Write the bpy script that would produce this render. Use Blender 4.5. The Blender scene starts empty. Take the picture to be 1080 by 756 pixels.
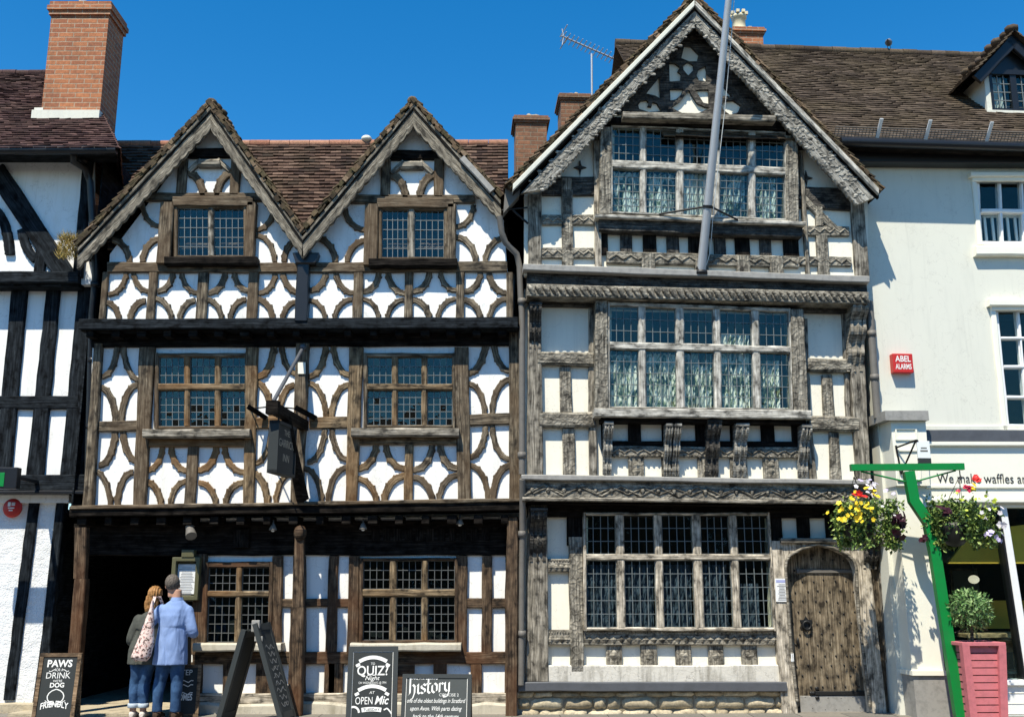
import bpy, bmesh, math, random
from mathutils import Vector, Matrix, noise
from mathutils.geometry import tessellate_polygon
random.seed(7)
R = math.radians
sc = bpy.context.scene
COL = sc.collection
PITCH = R(12.5); FPX = 1094.0; CAM = Vector((0, 0, 1.6))
cP, sP = math.cos(PITCH), math.sin(PITCH)

# ------------------------------------------------------------------ camera
cd = bpy.data.cameras.new('camera'); cam = bpy.data.objects.new('camera', cd); COL.objects.link(cam)
cam.location = CAM; cam.rotation_euler = (R(90) + PITCH, 0, 0)
cd.sensor_width = 36; cd.lens = 36 * FPX / 1080; cd.clip_end = 2000; cd.clip_start = .05
sc.camera = cam

class Frame:
    """A facade's own frame: local x along the front, local y into the house (w = -y is how far a thing stands out), z up.
    The measured survey of each front is written in the photograph's units and turned into metres on that plane."""
    def __init__(s, x, y, deg):
        s.o = Vector((x, y, 0)); s.a = R(deg)
        s.rot = Matrix.Rotation(s.a, 4, 'Z'); s.inv = s.rot.inverted()
        s.c = s.inv @ (CAM - s.o)
    def ray(s, px, py):
        a, b = px - 540, 378 - py
        return s.inv @ Vector((a, FPX * cP - b * sP, FPX * sP + b * cP))
    def p(s, px, py, w=0.0):
        d = s.ray(px, py); t = (-w - s.c.y) / d.y
        return s.c + d * t
    def m(s, px, py, w=0.0):
        q = s.p(px, py, w) - s.c
        q = s.rot @ q
        return (q.y * cP + q.z * sP) / FPX
    def world(s, v):
        return s.o + s.rot @ v

# ------------------------------------------------------------------ mesh builder
class MB:
    def __init__(s): s.v = []; s.f = []; s.uv = []; s.mi = []; s.sm = []
    def add(s, vs, fs, uvs=None, m=0, smooth=False):
        b = len(s.v); s.v += [tuple(v) for v in vs]
        for k, f in enumerate(fs):
            s.f.append([b + i for i in f]); s.mi.append(m if isinstance(m, int) else m[k]); s.sm.append(smooth)
            if uvs is not None: s.uv.append(uvs[k])
            else:
                p = [Vector(vs[i]) for i in f]
                n = Vector((0, 0, 0))
                for i in range(len(p)):
                    n += (p[i] - p[0]).cross(p[(i + 1) % len(p)] - p[0])
                ax = max(range(3), key=lambda i: abs(n[i]))
                if ax == 1: s.uv.append([(q.x, q.z) for q in p])
                elif ax == 0: s.uv.append([(q.y, q.z) for q in p])
                else: s.uv.append([(q.x, q.y) for q in p])
    def box(s, lo, hi, m=0):
        x0, y0, z0 = lo; x1, y1, z1 = hi
        v = [(x0,y0,z0),(x1,y0,z0),(x1,y1,z0),(x0,y1,z0),(x0,y0,z1),(x1,y0,z1),(x1,y1,z1),(x0,y1,z1)]
        s.add(v, [(0,3,2,1),(4,5,6,7),(0,1,5,4),(1,2,6,5),(2,3,7,6),(3,0,4,7)], None, m)
    def obox(s, c, ax, ay, az, m=0):
        """oriented box: centre and three half-axis vectors"""
        c = Vector(c); v = []
        for k in (-1, 1):
            for i, j in ((-1,-1),(1,-1),(1,1),(-1,1)):
                v.append(c + ax * i + ay * j + az * k)
        s.add(v, [(0,3,2,1),(4,5,6,7),(0,1,5,4),(1,2,6,5),(2,3,7,6),(3,0,4,7)], None, m)
    def rbox(s, c, h, ch, m=0, rot=None):
        """box with chamfered edges: centre c, half sizes h"""
        bm = bmesh.new(); bmesh.ops.create_cube(bm, size=2)
        for v in bm.verts: v.co = Vector((v.co.x * h[0], v.co.y * h[1], v.co.z * h[2]))
        bmesh.ops.bevel(bm, geom=bm.edges[:], offset=ch, segments=2, affect='EDGES', profile=.6)
        if rot: bmesh.ops.transform(bm, matrix=rot, verts=bm.verts)
        bm.verts.index_update()
        s.add([v.co + Vector(c) for v in bm.verts], [[v.index for v in f.verts] for f in bm.faces], None, m); bm.free()
    def tube(s, pts, r, n=8, m=0, caps=True):
        pts = [Vector(p) for p in pts]; k = len(pts); vs = []; prev = None
        rr = r if isinstance(r, (list, tuple)) else [r] * k
        for i, p in enumerate(pts):
            d = (pts[min(i + 1, k - 1)] - pts[max(i - 1, 0)]).normalized()
            if prev is None:
                up = Vector((0, 0, 1)) if abs(d.z) < .9 else Vector((1, 0, 0)); a = d.cross(up).normalized()
            else: a = (prev - d * prev.dot(d)).normalized()
            prev = a; b = d.cross(a)
            for j in range(n):
                t = 2 * math.pi * j / n; vs.append(p + (a * math.cos(t) + b * math.sin(t)) * rr[i])
        fs = [(i*n+j, i*n+(j+1)%n, (i+1)*n+(j+1)%n, (i+1)*n+j) for i in range(k-1) for j in range(n)]
        s.add(vs, fs, None, m, True)
        if caps:
            s.add(vs[:n], [tuple(range(n))[::-1]], None, m); s.add(vs[-n:], [tuple(range(n))], None, m)
    def lathe(s, prof, c=(0,0,0), n=16, m=0, sx=1, sy=1):
        vs = []; k = len(prof)
        for r, z in prof:
            for j in range(n):
                t = 2*math.pi*j/n; vs.append((c[0]+r*sx*math.cos(t), c[1]+r*sy*math.sin(t), c[2]+z))
        fs = [(i*n+j, i*n+(j+1)%n, (i+1)*n+(j+1)%n, (i+1)*n+j) for i in range(k-1) for j in range(n)]
        fs += [tuple(range(n))[::-1], tuple((k-1)*n+j for j in range(n))]
        s.add(vs, fs, None, m, True)
    def ball(s, c, rx, ry, rz, n=8, m=0, k=5):
        vs = []
        for i in range(k + 1):
            a = math.pi * i / k - math.pi / 2
            for j in range(n):
                t = 2*math.pi*j/n; vs.append((c[0]+rx*math.cos(a)*math.cos(t), c[1]+ry*math.cos(a)*math.sin(t), c[2]+rz*math.sin(a)))
        fs = [(i*n+j, i*n+(j+1)%n, (i+1)*n+(j+1)%n, (i+1)*n+j) for i in range(k) for j in range(n)]
        s.add(vs, fs, None, m, True)
    def strip(s, L, Rr, yb, yf, ch=.012, m=0, closed_back=False):
        """timber between two edge lines L and R (lists of (x,z)); yb/yf = how far back and front stand out (w)"""
        n = len(L); vs = []; cum = [0.0]; ro, rv = random.random() * 40, random.random() * 40
        for i in range(n):
            l = Vector((L[i][0], 0, L[i][1])); r = Vector((Rr[i][0], 0, Rr[i][1])); e = (r - l)
            el = e.length or 1e-6; c = min(ch, el * .3); e = e / el
            if i:
                c0 = (Vector((L[i-1][0],0,L[i-1][1])) + Vector((Rr[i-1][0],0,Rr[i-1][1]))) / 2
                cum.append(cum[-1] + ((l + r) / 2 - c0).length)
            for q, w in ((l, yb), (l, yf - c), (l + e * c, yf), (r - e * c, yf), (r, yf - c), (r, yb)):
                vs.append((q.x, -w, q.z))
        hw = (Vector((Rr[0][0],0,Rr[0][1])) - Vector((L[0][0],0,L[0][1]))).length
        pv = [0, yf-yb, yf-yb+.01, yf-yb+hw, yf-yb+hw+.01, 2*(yf-yb)+hw]
        fs = []; uv = []
        for i in range(n - 1):
            for j in range(5):
                fs.append((i*6+j, i*6+j+1, (i+1)*6+j+1, (i+1)*6+j))
                uv.append([(cum[i]+ro, pv[j]+rv), (cum[i]+ro, pv[j+1]+rv), (cum[i+1]+ro, pv[j+1]+rv), (cum[i+1]+ro, pv[j]+rv)])
        for b in (0, (n-1)*6):
            fs.append(tuple(b + j for j in range(6))); uv.append([(ro+.3*j, rv) for j in range(6)])
        s.add(vs, fs, uv, m)
    def swap_uv(s):
        s.uv = [[(b, a) for a, b in u] for u in s.uv]
    def prism(s, pts, yb, yf, m=0, back=True):
        """polygon (x,z) list with thickness"""
        n = len(pts); vs = [(p[0], -yf, p[1]) for p in pts] + [(p[0], -yb, p[1]) for p in pts]
        tri = tessellate_polygon([[Vector((p[0], p[1], 0)) for p in pts]])
        fs = [tuple(t) for t in tri]
        if back: fs += [tuple(i + n for i in t) for t in tri]
        fs += [(i, (i+1)%n, n+(i+1)%n, n+i) for i in range(n)]
        s.add(vs, fs, None, m)
    def sheet_holes(s, outer, holes, yf, th, m=0, mr=None):
        loops = [outer] + holes; flat = [q for l in loops for q in l]
        tri = tessellate_polygon([[Vector((p[0], p[1], 0)) for p in l] for l in loops])
        n = len(flat); vs = [(p[0], -yf, p[1]) for p in flat] + [(p[0], -(yf-th), p[1]) for p in flat]
        fs = [tuple(t) for t in tri]; mi = [m] * len(fs); b = 0
        for l in loops:
            k = len(l)
            for i in range(k):
                fs.append((b+i, b+(i+1)%k, n+b+(i+1)%k, n+b+i)); mi.append(m if mr is None else mr)
            b += k
        s.add(vs, fs, None, mi)
    def build(s, name, mats, parent=None, loc=None):
        me = bpy.data.meshes.new(name)
        me.from_pydata(s.v, [], s.f)
        ul = me.uv_layers.new(name='UVMap')
        flat = []
        for u in s.uv:
            for a in u: flat += [a[0], a[1]]
        if len(flat) == 2 * len(me.loops): ul.data.foreach_set('uv', flat)
        me.polygons.foreach_set('material_index', s.mi)
        me.polygons.foreach_set('use_smooth', s.sm)
        for mt in (mats if isinstance(mats, (list, tuple)) else [mats]): me.materials.append(mt)
        me.update()
        o = bpy.data.objects.new(name, me); COL.objects.link(o)
        if parent is not None: o.parent = parent
        if loc is not None: o.location = loc
        return o

def tag(o, label=None, cat=None, group=None, kind=None):
    if label: o['label'] = label
    if cat: o['category'] = cat
    if group: o['group'] = group
    if kind: o['kind'] = kind
    return o
def thing(name, label, cat, loc=(0,0,0), rz=0, group=None):
    o = bpy.data.objects.new(name, None); o.empty_display_size = .2; COL.objects.link(o)
    o.location = loc; o.rotation_euler = (0, 0, rz)
    return tag(o, label, cat, group)

def J(a): return (random.random() - .5) * 2 * a
def lerp(a, b, t): return (a[0] + (b[0]-a[0])*t, a[1] + (b[1]-a[1])*t)
def xz(v): return (v.x, v.z)
def quad_strip(mb, q, yb, yf, ch=.012, jit=.006, m=0, step=.22):
    """q = TL,TR,BR,BL as (x,z). Runs along the longer side."""
    tl, tr, br, bl = q
    d = lambda a, b: math.hypot(a[0]-b[0], a[1]-b[1])
    if d(tl, bl) >= d(tl, tr): A0, A1, B0, B1 = tl, bl, tr, br
    else: A0, A1, B0, B1 = bl, br, tl, tr
    n = max(1, int(d(A0, A1) / step)); L = []; Q = []
    for i in range(n + 1):
        t = i / n; e = jit if 0 < i < n else jit * .3
        a = lerp(A0, A1, t); b = lerp(B0, B1, t)
        L.append((a[0] + J(e), a[1] + J(e))); Q.append((b[0] + J(e), b[1] + J(e)))
    mb.strip(L, Q, yb, yf, ch, m)
def pquad(F, pts, w): return [xz(F.p(x, y, w)) for x, y in pts]
def hbar(F, x0, x1, y0a, y1a, w0, w1, y0b=None, y1b=None, **k):
    """horizontal timber: left x0 (top y0a, bottom y1a), right x1"""
    mb = k.pop('mb', None) or MB()
    y0b = y0a if y0b is None else y0b; y1b = y1a if y1b is None else y1b
    quad_strip(mb, pquad(F, [(x0, y0a), (x1, y0b), (x1, y1b), (x0, y1a)], w1), w0, w1, **k); return mb
def vbar(F, y0, y1, a0, a1, w0, w1, b0=None, b1=None, **k):
    """upright timber: top y0 spans a0..a1, bottom y1 spans b0..b1 (else follows the vertical)"""
    mb = k.pop('mb', None) or MB()
    if b0 is None:
        lean = lambda x: x + (x - 540) * (y1 - y0) / 4900
        b0, b1 = lean(a0), lean(a1)
    quad_strip(mb, pquad(F, [(a0, y0), (a1, y0), (b1, y1), (b0, y1)], w1), w0, w1, **k); return mb
def beam(F, a, b, wpx, w0, w1, **k):
    mb = k.pop('mb', None) or MB()
    A = F.p(a[0], a[1], w1); B = F.p(b[0], b[1], w1); h = wpx * F.m(*a, w1) / 2
    d = (B - A).normalized(); n = Vector((-d.z, 0, d.x)) * h
    quad_strip(mb, [xz(A + n), xz(B + n), xz(B - n), xz(A - n)], w0, w1, **k); return mb
def arc_brace(F, corner, ax, ay, band, w0, w1, cusps=3, mb=None, a0=0, a1=90):
    """quarter ring centred on a panel corner (px). ax, ay: signed reach of the ring's outer edge along x and y (px)."""
    mb = mb or MB(); L = []; Q = []; n = 26
    sgx, sgy = (1 if ax > 0 else -1), (1 if ay > 0 else -1); AX, AY = abs(ax), abs(ay)
    for i in range(n + 1):
        t = R(a0 + (a1 - a0) * i / n); c, s_ = math.cos(t), math.sin(t)
        ph = (i / n * (cusps + .6)) % 1.0
        bump = 1.5 * max(0, 1 - abs(ph - .5) * 6) if .08 < i / n < .92 else 0; tp = .88 + .12 * math.sin(math.pi * i / n)
        jo = J(.35)
        xo, yo = (AX + bump + jo) * c, (AY + bump + jo) * s_
        xi, yi = (AX - band * tp + jo) * c, (AY - band * tp + jo) * s_
        L.append(xz(F.p(corner[0] + sgx * xi, corner[1] + sgy * yi, w1)))
        Q.append(xz(F.p(corner[0] + sgx * xo, corner[1] + sgy * yo, w1)))
    mb.strip(L, Q, w0, w1, .012)
    return mb

# ------------------------------------------------------------------ materials
def mat(name):
    m = bpy.data.materials.new(name); m.use_nodes = True; nt = m.node_tree
    b = nt.nodes['Principled BSDF']
    return m, nt, b
def nd(nt, t, **k):
    n = nt.nodes.new(t)
    for a, v in k.items():
        if a.startswith('i_'): n.inputs[a[2:].replace('_', ' ')].default_value = v
        else: setattr(n, a, v)
    return n
def ramp(nt, fac, stops):
    r = nt.nodes.new('ShaderNodeValToRGB'); e = r.color_ramp.elements
    while len(e) < len(stops): e.new(.5)
    for i, (p, c) in enumerate(stops):
        e[i].position = p; e[i].color = (*c, 1) if len(c) == 3 else c
    nt.links.new(fac, r.inputs[0]); return r
def mixc(nt, fac, a, b, mode='MIX'):
    x = nt.nodes.new('ShaderNodeMix'); x.data_type = 'RGBA'; x.blend_type = mode
    for sock, v in ((x.inputs[0], fac), (x.inputs[6], a), (x.inputs[7], b)):
        if hasattr(v, 'default_value'): nt.links.new(v, sock)
        elif isinstance(v, (int, float)): sock.default_value = v
        else: sock.default_value = (*v, 1)
    return x.outputs[2]
def noise_tex(nt, vec, scale, detail=4, rough=.55, dist=0):
    n = nd(nt, 'ShaderNodeTexNoise'); n.inputs['Scale'].default_value = scale; n.inputs['Detail'].default_value = detail
    n.inputs['Roughness'].default_value = rough; n.inputs['Distortion'].default_value = dist
    if vec is not None: nt.links.new(vec, n.inputs['Vector'])
    return n.outputs['Fac']
def mapping(nt, vec, scale=(1,1,1), rot=(0,0,0)):
    n = nd(nt, 'ShaderNodeMapping'); n.inputs['Scale'].default_value = scale; n.inputs['Rotation'].default_value = rot
    nt.links.new(vec, n.inputs['Vector']); return n.outputs[0]
def bump(nt, b, h, strength=.4, dist=.02, normal=None):
    n = nd(nt, 'ShaderNodeBump'); n.inputs['Strength'].default_value = strength; n.inputs['Distance'].default_value = dist
    nt.links.new(h, n.inputs['Height'])
    if normal is not None: nt.links.new(normal, n.inputs['Normal'])
    nt.links.new(n.outputs[0], b.inputs['Normal']); return n.outputs[0]
def math_n(nt, op, a, bb=None):
    n = nd(nt, 'ShaderNodeMath', operation=op)
    for i, v in enumerate((a, bb)):
        if v is None: continue
        if hasattr(v, 'default_value'): nt.links.new(v, n.inputs[i])
        else: n.inputs[i].default_value = v
    return n.outputs[0]

def wood(name, dark, mid, light, tint=None, carve=0, rough=.75, var=.5, bumpd=.012):
    m, nt, b = mat(name)
    tc = nd(nt, 'ShaderNodeTexCoord'); geo = nd(nt, 'ShaderNodeNewGeometry')
    g = noise_tex(nt, mapping(nt, tc.outputs['UV'], (2.2, 46, 1)), 1, 6, .65, .6)
    g2 = noise_tex(nt, mapping(nt, tc.outputs['UV'], (6, 9, 1)), 1, 5, .6)
    r = ramp(nt, g, [(.30, dark), (.5, mid), (.72, light)])
    r2 = ramp(nt, g2, [(.36, (.10,)*3), (.46, (.8,)*3), (.62, (1.5,)*3)])
    c = mixc(nt, .85, r.outputs[0], r2.outputs[0], 'MULTIPLY')
    isl = ramp(nt, geo.outputs['Random Per Island'], [(0, (1-var,)*3), (1, (1+var*.55,)*3)])
    c = mixc(nt, 1, c, isl.outputs[0], 'MULTIPLY')
    if tint:
        t = noise_tex(nt, tc.outputs['Object'], .9, 3)
        tr = ramp(nt, t, [(.48, (0,)*3), (.62, (1,)*3)])
        c = mixc(nt, tr.outputs[0], c, mixc(nt, .55, c, tint))
    nt.links.new(c, b.inputs['Base Color']); b.inputs['Roughness'].default_value = rough
    b.inputs['Specular IOR Level'].default_value = .06 if mid[0] < .02 else .22
    h = math_n(nt, 'ADD', g, math_n(nt, 'MULTIPLY', g2, .6))
    if carve:
        # carved lattice of lozenges along the timber
        wv = nd(nt, 'ShaderNodeTexVoronoi'); wv.feature = 'DISTANCE_TO_EDGE'; wv.inputs['Scale'].default_value = 1
        wv.inputs['Randomness'].default_value = .9
        nt.links.new(mapping(nt, tc.outputs['UV'], (carve, carve, 1), (0, 0, R(45))), wv.inputs['Vector'])
        e = nd(nt, 'ShaderNodeMapRange'); e.inputs[1].default_value = .02; e.inputs[2].default_value = .22
        nt.links.new(wv.outputs['Distance'], e.inputs[0])
        n1 = bump(nt, b, e.outputs[0], .5, .012)
        cc = ramp(nt, e.outputs[0], [(0, (.5,)*3), (.5, (1.1,)*3)])
        nt.links.new(mixc(nt, .4, c, cc.outputs[0], 'MULTIPLY'), b.inputs['Base Color'])
        bump(nt, b, h, .6, bumpd, n1)
    else: bump(nt, b, h, .7, bumpd)
    return m

def plaster(name, col, rough_scale=26, bs=.25, bd=.01, dirt=(.62,.58,.48), amt=.5):
    m, nt, b = mat(name); tc = nd(nt, 'ShaderNodeTexCoord')
    n1 = noise_tex(nt, mapping(nt, tc.outputs['Object'], (3, 3, .8)), 1.4, 6, .65)
    n2 = noise_tex(nt, tc.outputs['Object'], rough_scale, 5, .6)
    n3 = noise_tex(nt, tc.outputs['Object'], 5, 4, .6)
    f = ramp(nt, n1, [(.50, (0,)*3), (.72, (amt,)*3)])
    c = mixc(nt, f.outputs[0], col, dirt)
    # rain streaks, hairline cracks and patched areas
    st = ramp(nt, noise_tex(nt, mapping(nt, tc.outputs['Object'], (14, 14, .7)), 1, 4, .6), [(.55, (0,)*3), (.75, (amt*.6,)*3)])
    c = mixc(nt, st.outputs[0], c, tuple(x*.72 for x in dirt))
    vc = nd(nt, 'ShaderNodeTexVoronoi'); vc.feature = 'DISTANCE_TO_EDGE'; vc.inputs['Scale'].default_value = 1.7
    dv = nd(nt, 'ShaderNodeVectorMath', operation='ADD'); nt.links.new(tc.outputs['Object'], dv.inputs[0])
    nz = nd(nt, 'ShaderNodeTexNoise'); nz.inputs['Scale'].default_value = 4; nz.inputs['Detail'].default_value = 5; nt.links.new(tc.outputs['Object'], nz.inputs['Vector']); nt.links.new(nz.outputs['Color'], dv.inputs[1]); nt.links.new(dv.outputs[0], vc.inputs['Vector'])
    ck = ramp(nt, vc.outputs['Distance'], [(.0, (amt*.9,)*3), (.010, (0,)*3)])
    c = mixc(nt, ck.outputs[0], c, (.25,.23,.2))
    nt.links.new(c, b.inputs['Base Color']); b.inputs['Roughness'].default_value = .9; b.inputs['Specular IOR Level'].default_value = .2
    bump(nt, b, math_n(nt, 'ADD', n3, math_n(nt, 'MULTIPLY', n2, .5)), bs, bd)
    return m
def paint(name, col, rough=.45, dirt=.25, metal=0, scale=6, bs=.08, spec=.4):
    m, nt, b = mat(name); tc = nd(nt, 'ShaderNodeTexCoord')
    n1 = noise_tex(nt, tc.outputs['Object'], scale, 6, .65)
    f = ramp(nt, n1, [(.45, (0,)*3), (.85, (dirt*1.6,)*3)])
    c = mixc(nt, f.outputs[0], col, tuple(x*.45 + .02 for x in col))
    nt.links.new(c, b.inputs['Base Color']); b.inputs['Roughness'].default_value = rough; b.inputs['Metallic'].default_value = metal
    b.inputs['Specular IOR Level'].default_value = spec
    n2 = noise_tex(nt, tc.outputs['Object'], scale*9, 3); bump(nt, b, n2, bs, .01)
    return m
def tiles_mat(name, stops, moss, mossamt=.5, msc=2.2):
    m, nt, b = mat(name); tc = nd(nt, 'ShaderNodeTexCoord'); geo = nd(nt, 'ShaderNodeNewGeometry')
    r = ramp(nt, geo.outputs['Random Per Island'], stops)
    n1 = noise_tex(nt, tc.outputs['Object'], msc, 6, .7); n2 = noise_tex(nt, tc.outputs['Object'], 30, 5, .7)
    f = ramp(nt, n1, [(.45, (0,)*3), (.7, (mossamt,)*3)])
    c = mixc(nt, f.outputs[0], r.outputs[0], moss)
    sp = ramp(nt, n2, [(.3, (.5,)*3), (.7, (1.25,)*3)])
    c = mixc(nt, .8, c, sp.outputs[0], 'MULTIPLY')
    nt.links.new(c, b.inputs['Base Color']); b.inputs['Roughness'].default_value = .9; b.inputs['Specular IOR Level'].default_value = .2
    bump(nt, b, n2, .5, .01); return m
def brick(name, c1, c2, mortar, lichen=.4):
    m, nt, b = mat(name); tc = nd(nt, 'ShaderNodeTexCoord')
    wob = noise_tex(nt, tc.outputs['UV'], 6, 3)
    va = nd(nt, 'ShaderNodeVectorMath', operation='ADD'); nt.links.new(tc.outputs['UV'], va.inputs[0])
    vs = nd(nt, 'ShaderNodeVectorMath', operation='SCALE'); nt.links.new(wob, vs.inputs[0]); vs.inputs['Scale'].default_value = .012
    nt.links.new(vs.outputs[0], va.inputs[1])
    bt = nd(nt, 'ShaderNodeTexBrick'); nt.links.new(va.outputs[0], bt.inputs['Vector'])
    bt.inputs['Scale'].default_value = 1; bt.inputs['Brick Width'].default_value = .23; bt.inputs['Row Height'].default_value = .078
    bt.inputs['Mortar Size'].default_value = .008; bt.inputs['Mortar Smooth'].default_value = .4
    bt.inputs['Color1'].default_value = (*c1, 1); bt.inputs['Color2'].default_value = (*c2, 1); bt.inputs['Mortar'].default_value = (*mortar, 1)
    n1 = noise_tex(nt, tc.outputs['Object'], 3, 6, .7); n2 = noise_tex(nt, tc.outputs['Object'], 22, 4)
    s = ramp(nt, n2, [(.3, (.6,)*3), (.7, (1.2,)*3)])
    c = mixc(nt, .7, bt.outputs[0], s.outputs[0], 'MULTIPLY')
    f = ramp(nt, n1, [(.5, (0,)*3), (.8, (lichen,)*3)])
    c = mixc(nt, f.outputs[0], c, (.06, .05, .03))
    nt.links.new(c, b.inputs['Base Color']); b.inputs['Roughness'].default_value = .9
    inv = math_n(nt, 'SUBTRACT', 1.0, bt.outputs['Fac'])
    bump(nt, b, math_n(nt, 'ADD', inv, math_n(nt, 'MULTIPLY', n2, .5)), .6, .012); return m
def glass(name, tint=(.75,.85,.85), refl=.10, rough=.02):
    m = bpy.data.materials.new(name); m.use_nodes = True; nt = m.node_tree
    nt.nodes.remove(nt.nodes['Principled BSDF']); out = nt.nodes['Material Output']
    tr = nd(nt, 'ShaderNodeBsdfTransparent'); tr.inputs[0].default_value = (*tint, 1)
    gl = nd(nt, 'ShaderNodeBsdfGlossy'); gl.inputs['Roughness'].default_value = rough; gl.inputs[0].default_value = (.74, 1, .90, 1)
    fr = nd(nt, 'ShaderNodeLayerWeight'); fr.inputs[0].default_value = .5
    tc = nd(nt, 'ShaderNodeTexCoord'); w = noise_tex(nt, tc.outputs['Object'], 5, 2)
    bp = nd(nt, 'ShaderNodeBump'); bp.inputs['Strength'].default_value = .12; bp.inputs['Distance'].default_value = .02
    nt.links.new(w, bp.inputs['Height']); nt.links.new(bp.outputs[0], gl.inputs['Normal'])
    f = math_n(nt, 'ADD', math_n(nt, 'MULTIPLY', math_n(nt, 'POWER', fr.outputs['Facing'], 5.0), .9), refl)
    mx = nd(nt, 'ShaderNodeMixShader'); nt.links.new(f, mx.inputs[0]); nt.links.new(tr.outputs[0], mx.inputs[1]); nt.links.new(gl.outputs[0], mx.inputs[2])
    nt.links.new(mx.outputs[0], out.inputs[0]); return m
def cloth(name, col, col2=None, scale=8, rough=.9, fold=0):
    m, nt, b = mat(name); tc = nd(nt, 'ShaderNodeTexCoord')
    n1 = noise_tex(nt, tc.outputs['Object'], scale, 5, .6)
    r = ramp(nt, n1, [(.35, col2 or tuple(x*.7 for x in col)), (.65, col)])
    nt.links.new(r.outputs[0], b.inputs['Base Color']); b.inputs['Roughness'].default_value = rough
    b.inputs['Specular IOR Level'].default_value = .15
    n2 = noise_tex(nt, tc.outputs['Object'], 160, 2); nn = bump(nt, b, n2, .2, .004)
    if fold:
        n3 = noise_tex(nt, mapping(nt, tc.outputs['Object'], (8, 8, 2.6), (.25, .35, .2)), 1, 2, .45, .5)
        bump(nt, b, n3, fold, .07, nn)
    return m
def leafmat(name, stops, trans=.25):
    m, nt, b = mat(name); geo = nd(nt, 'ShaderNodeNewGeometry')
    r = ramp(nt, geo.outputs['Random Per Island'], stops)
    nt.links.new(r.outputs[0], b.inputs['Base Color']); b.inputs['Roughness'].default_value = .5
    b.inputs['Specular IOR Level'].default_value = .35
    return m

M = {}
M['inn_oak'] = wood('weathered_grey_brown_oak', (.014,.010,.007), (.102,.079,.052), (.31,.26,.185), (.10,.062,.032), var=.5)
M['inn_oak_brown'] = wood('weathered_brown_oak', (.010,.006,.004), (.075,.048,.028), (.19,.135,.085), (.12,.05,.02), var=.45)
M['inn_oak_gold'] = wood('honey_brown_oak', (.02,.014,.007), (.155,.108,.06), (.34,.26,.16), (.20,.10,.035), var=.4)
M['inn_oak_dark'] = wood('dark_shaded_oak', (.003,.0025,.002), (.010,.008,.0065), (.034,.029,.024), var=.4)  # near black: dark timber, with the under-jetty shade put into the colour
M['grey_oak'] = wood('silvered_grey_oak', (.03,.026,.02), (.20,.178,.14), (.44,.40,.33), None, var=.35)
M['carved_oak'] = wood('carved_silver_oak', (.035,.031,.024), (.20,.18,.142), (.42,.385,.31), None, carve=13, var=.3)
M['dark_carved'] = wood('dark_carved_oak', (.008,.008,.007), (.05,.046,.04), (.15,.135,.11), None, carve=14, var=.3)
M['barge_grey'] = wood('grey_bargeboard', (.04,.037,.031), (.235,.222,.19), (.56,.54,.48), None, var=.15, bumpd=.025)
M['black_oak'] = wood('tarred_black_oak', (.004,.005,.006), (.012,.015,.018), (.035,.042,.048), None, var=.3)
M['door_oak'] = wood('door_oak', (.025,.020,.014), (.135,.105,.068), (.29,.24,.165), None, var=.3)
M['jamb_oak'] = wood('pale_jamb_oak', (.09,.078,.06), (.36,.315,.245), (.64,.58,.48), None, var=.25)
M['white'] = plaster('white_limewash', (.85,.845,.815), amt=.42)
M['cream'] = plaster('cream_limewash', (.83,.795,.67), amt=.3)
M['offwhite'] = plaster('pale_grey_render', (.66,.655,.565), 14, .15, .008, (.5,.5,.44), amt=.3)
M['roughcast'] = plaster('roughcast_render', (.78,.79,.78), 42, 1.0, .03, amt=.25)
M['shop_cream'] = paint('cream_gloss', (.82,.80,.68), .4, .08)
M['limewashed'] = plaster('limewashed_beam', (.60,.57,.50), 22, .7, .015, (.16,.14,.10), .9)
M['white_paint'] = paint('white_gloss', (.78,.79,.78), .4, .1)
M['window_grey'] = wood('pale_window_oak', (.12,.11,.09), (.38,.36,.31), (.62,.59,.52), None, var=.18)
M['black_paint'] = paint('black_gloss', (.012,.013,.015), .35, .2)
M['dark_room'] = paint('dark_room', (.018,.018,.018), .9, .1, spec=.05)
M['void'] = paint('passage_shade', (.006,.006,.006), .95, .1, spec=.02)  # near-black colour stands in for deep shade in passage and inner wall
M['lead'] = paint('lead_sheet', (.10,.105,.115), .5, .5, .2)
M['lead_pale'] = paint('weathered_lead', (.30,.29,.265), .6, .6, 0, 14)
M['came'] = paint('lead_came', (.15,.17,.17), .5, .2, .1)
M['came_dark'] = paint('dark_came', (.11,.115,.11), .5, .2, .1)
M['inn_barge'] = wood('inn_bargeboard', (.026,.021,.015), (.165,.143,.108), (.43,.39,.31), None, var=.2, bumpd=.02)
M['pipe_grey'] = paint('grey_iron_pipe', (.15,.138,.12), .6, .5, 0, 10)
M['iron'] = paint('black_iron', (.014,.014,.014), .5, .3, .2)
M['steel'] = paint('pole_grey', (.46,.47,.48), .4, .15, .3)
M['stone'] = plaster('plinth_stone', (.42,.36,.255), 12, .8, .03, (.19,.165,.11), .8)
M['stone_pale'] = plaster('pale_sill_stone', (.50,.46,.37), 18, .5, .015, (.2,.18,.12), .7)
M['mortar'] = plaster('dark_mortar', (.20,.17,.115), 20, .8, .03)
M['tile_inn'] = tiles_mat('clay_tiles', [(0,(.026,.016,.013)),(.35,(.065,.038,.028)),(.7,(.10,.06,.042)),(1,(.17,.11,.08))], (.06,.048,.028), .55)
M['tile_left'] = tiles_mat('plum_clay_tiles', [(0,(.05,.026,.026)),(.5,(.085,.045,.042)),(1,(.14,.08,.07))], (.06,.05,.03), .4)
M['tile_right'] = tiles_mat('mossy_brown_tiles', [(0,(.048,.034,.024)),(.5,(.08,.058,.041)),(1,(.125,.093,.068))], (.15,.115,.066), .6, .8)
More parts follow.
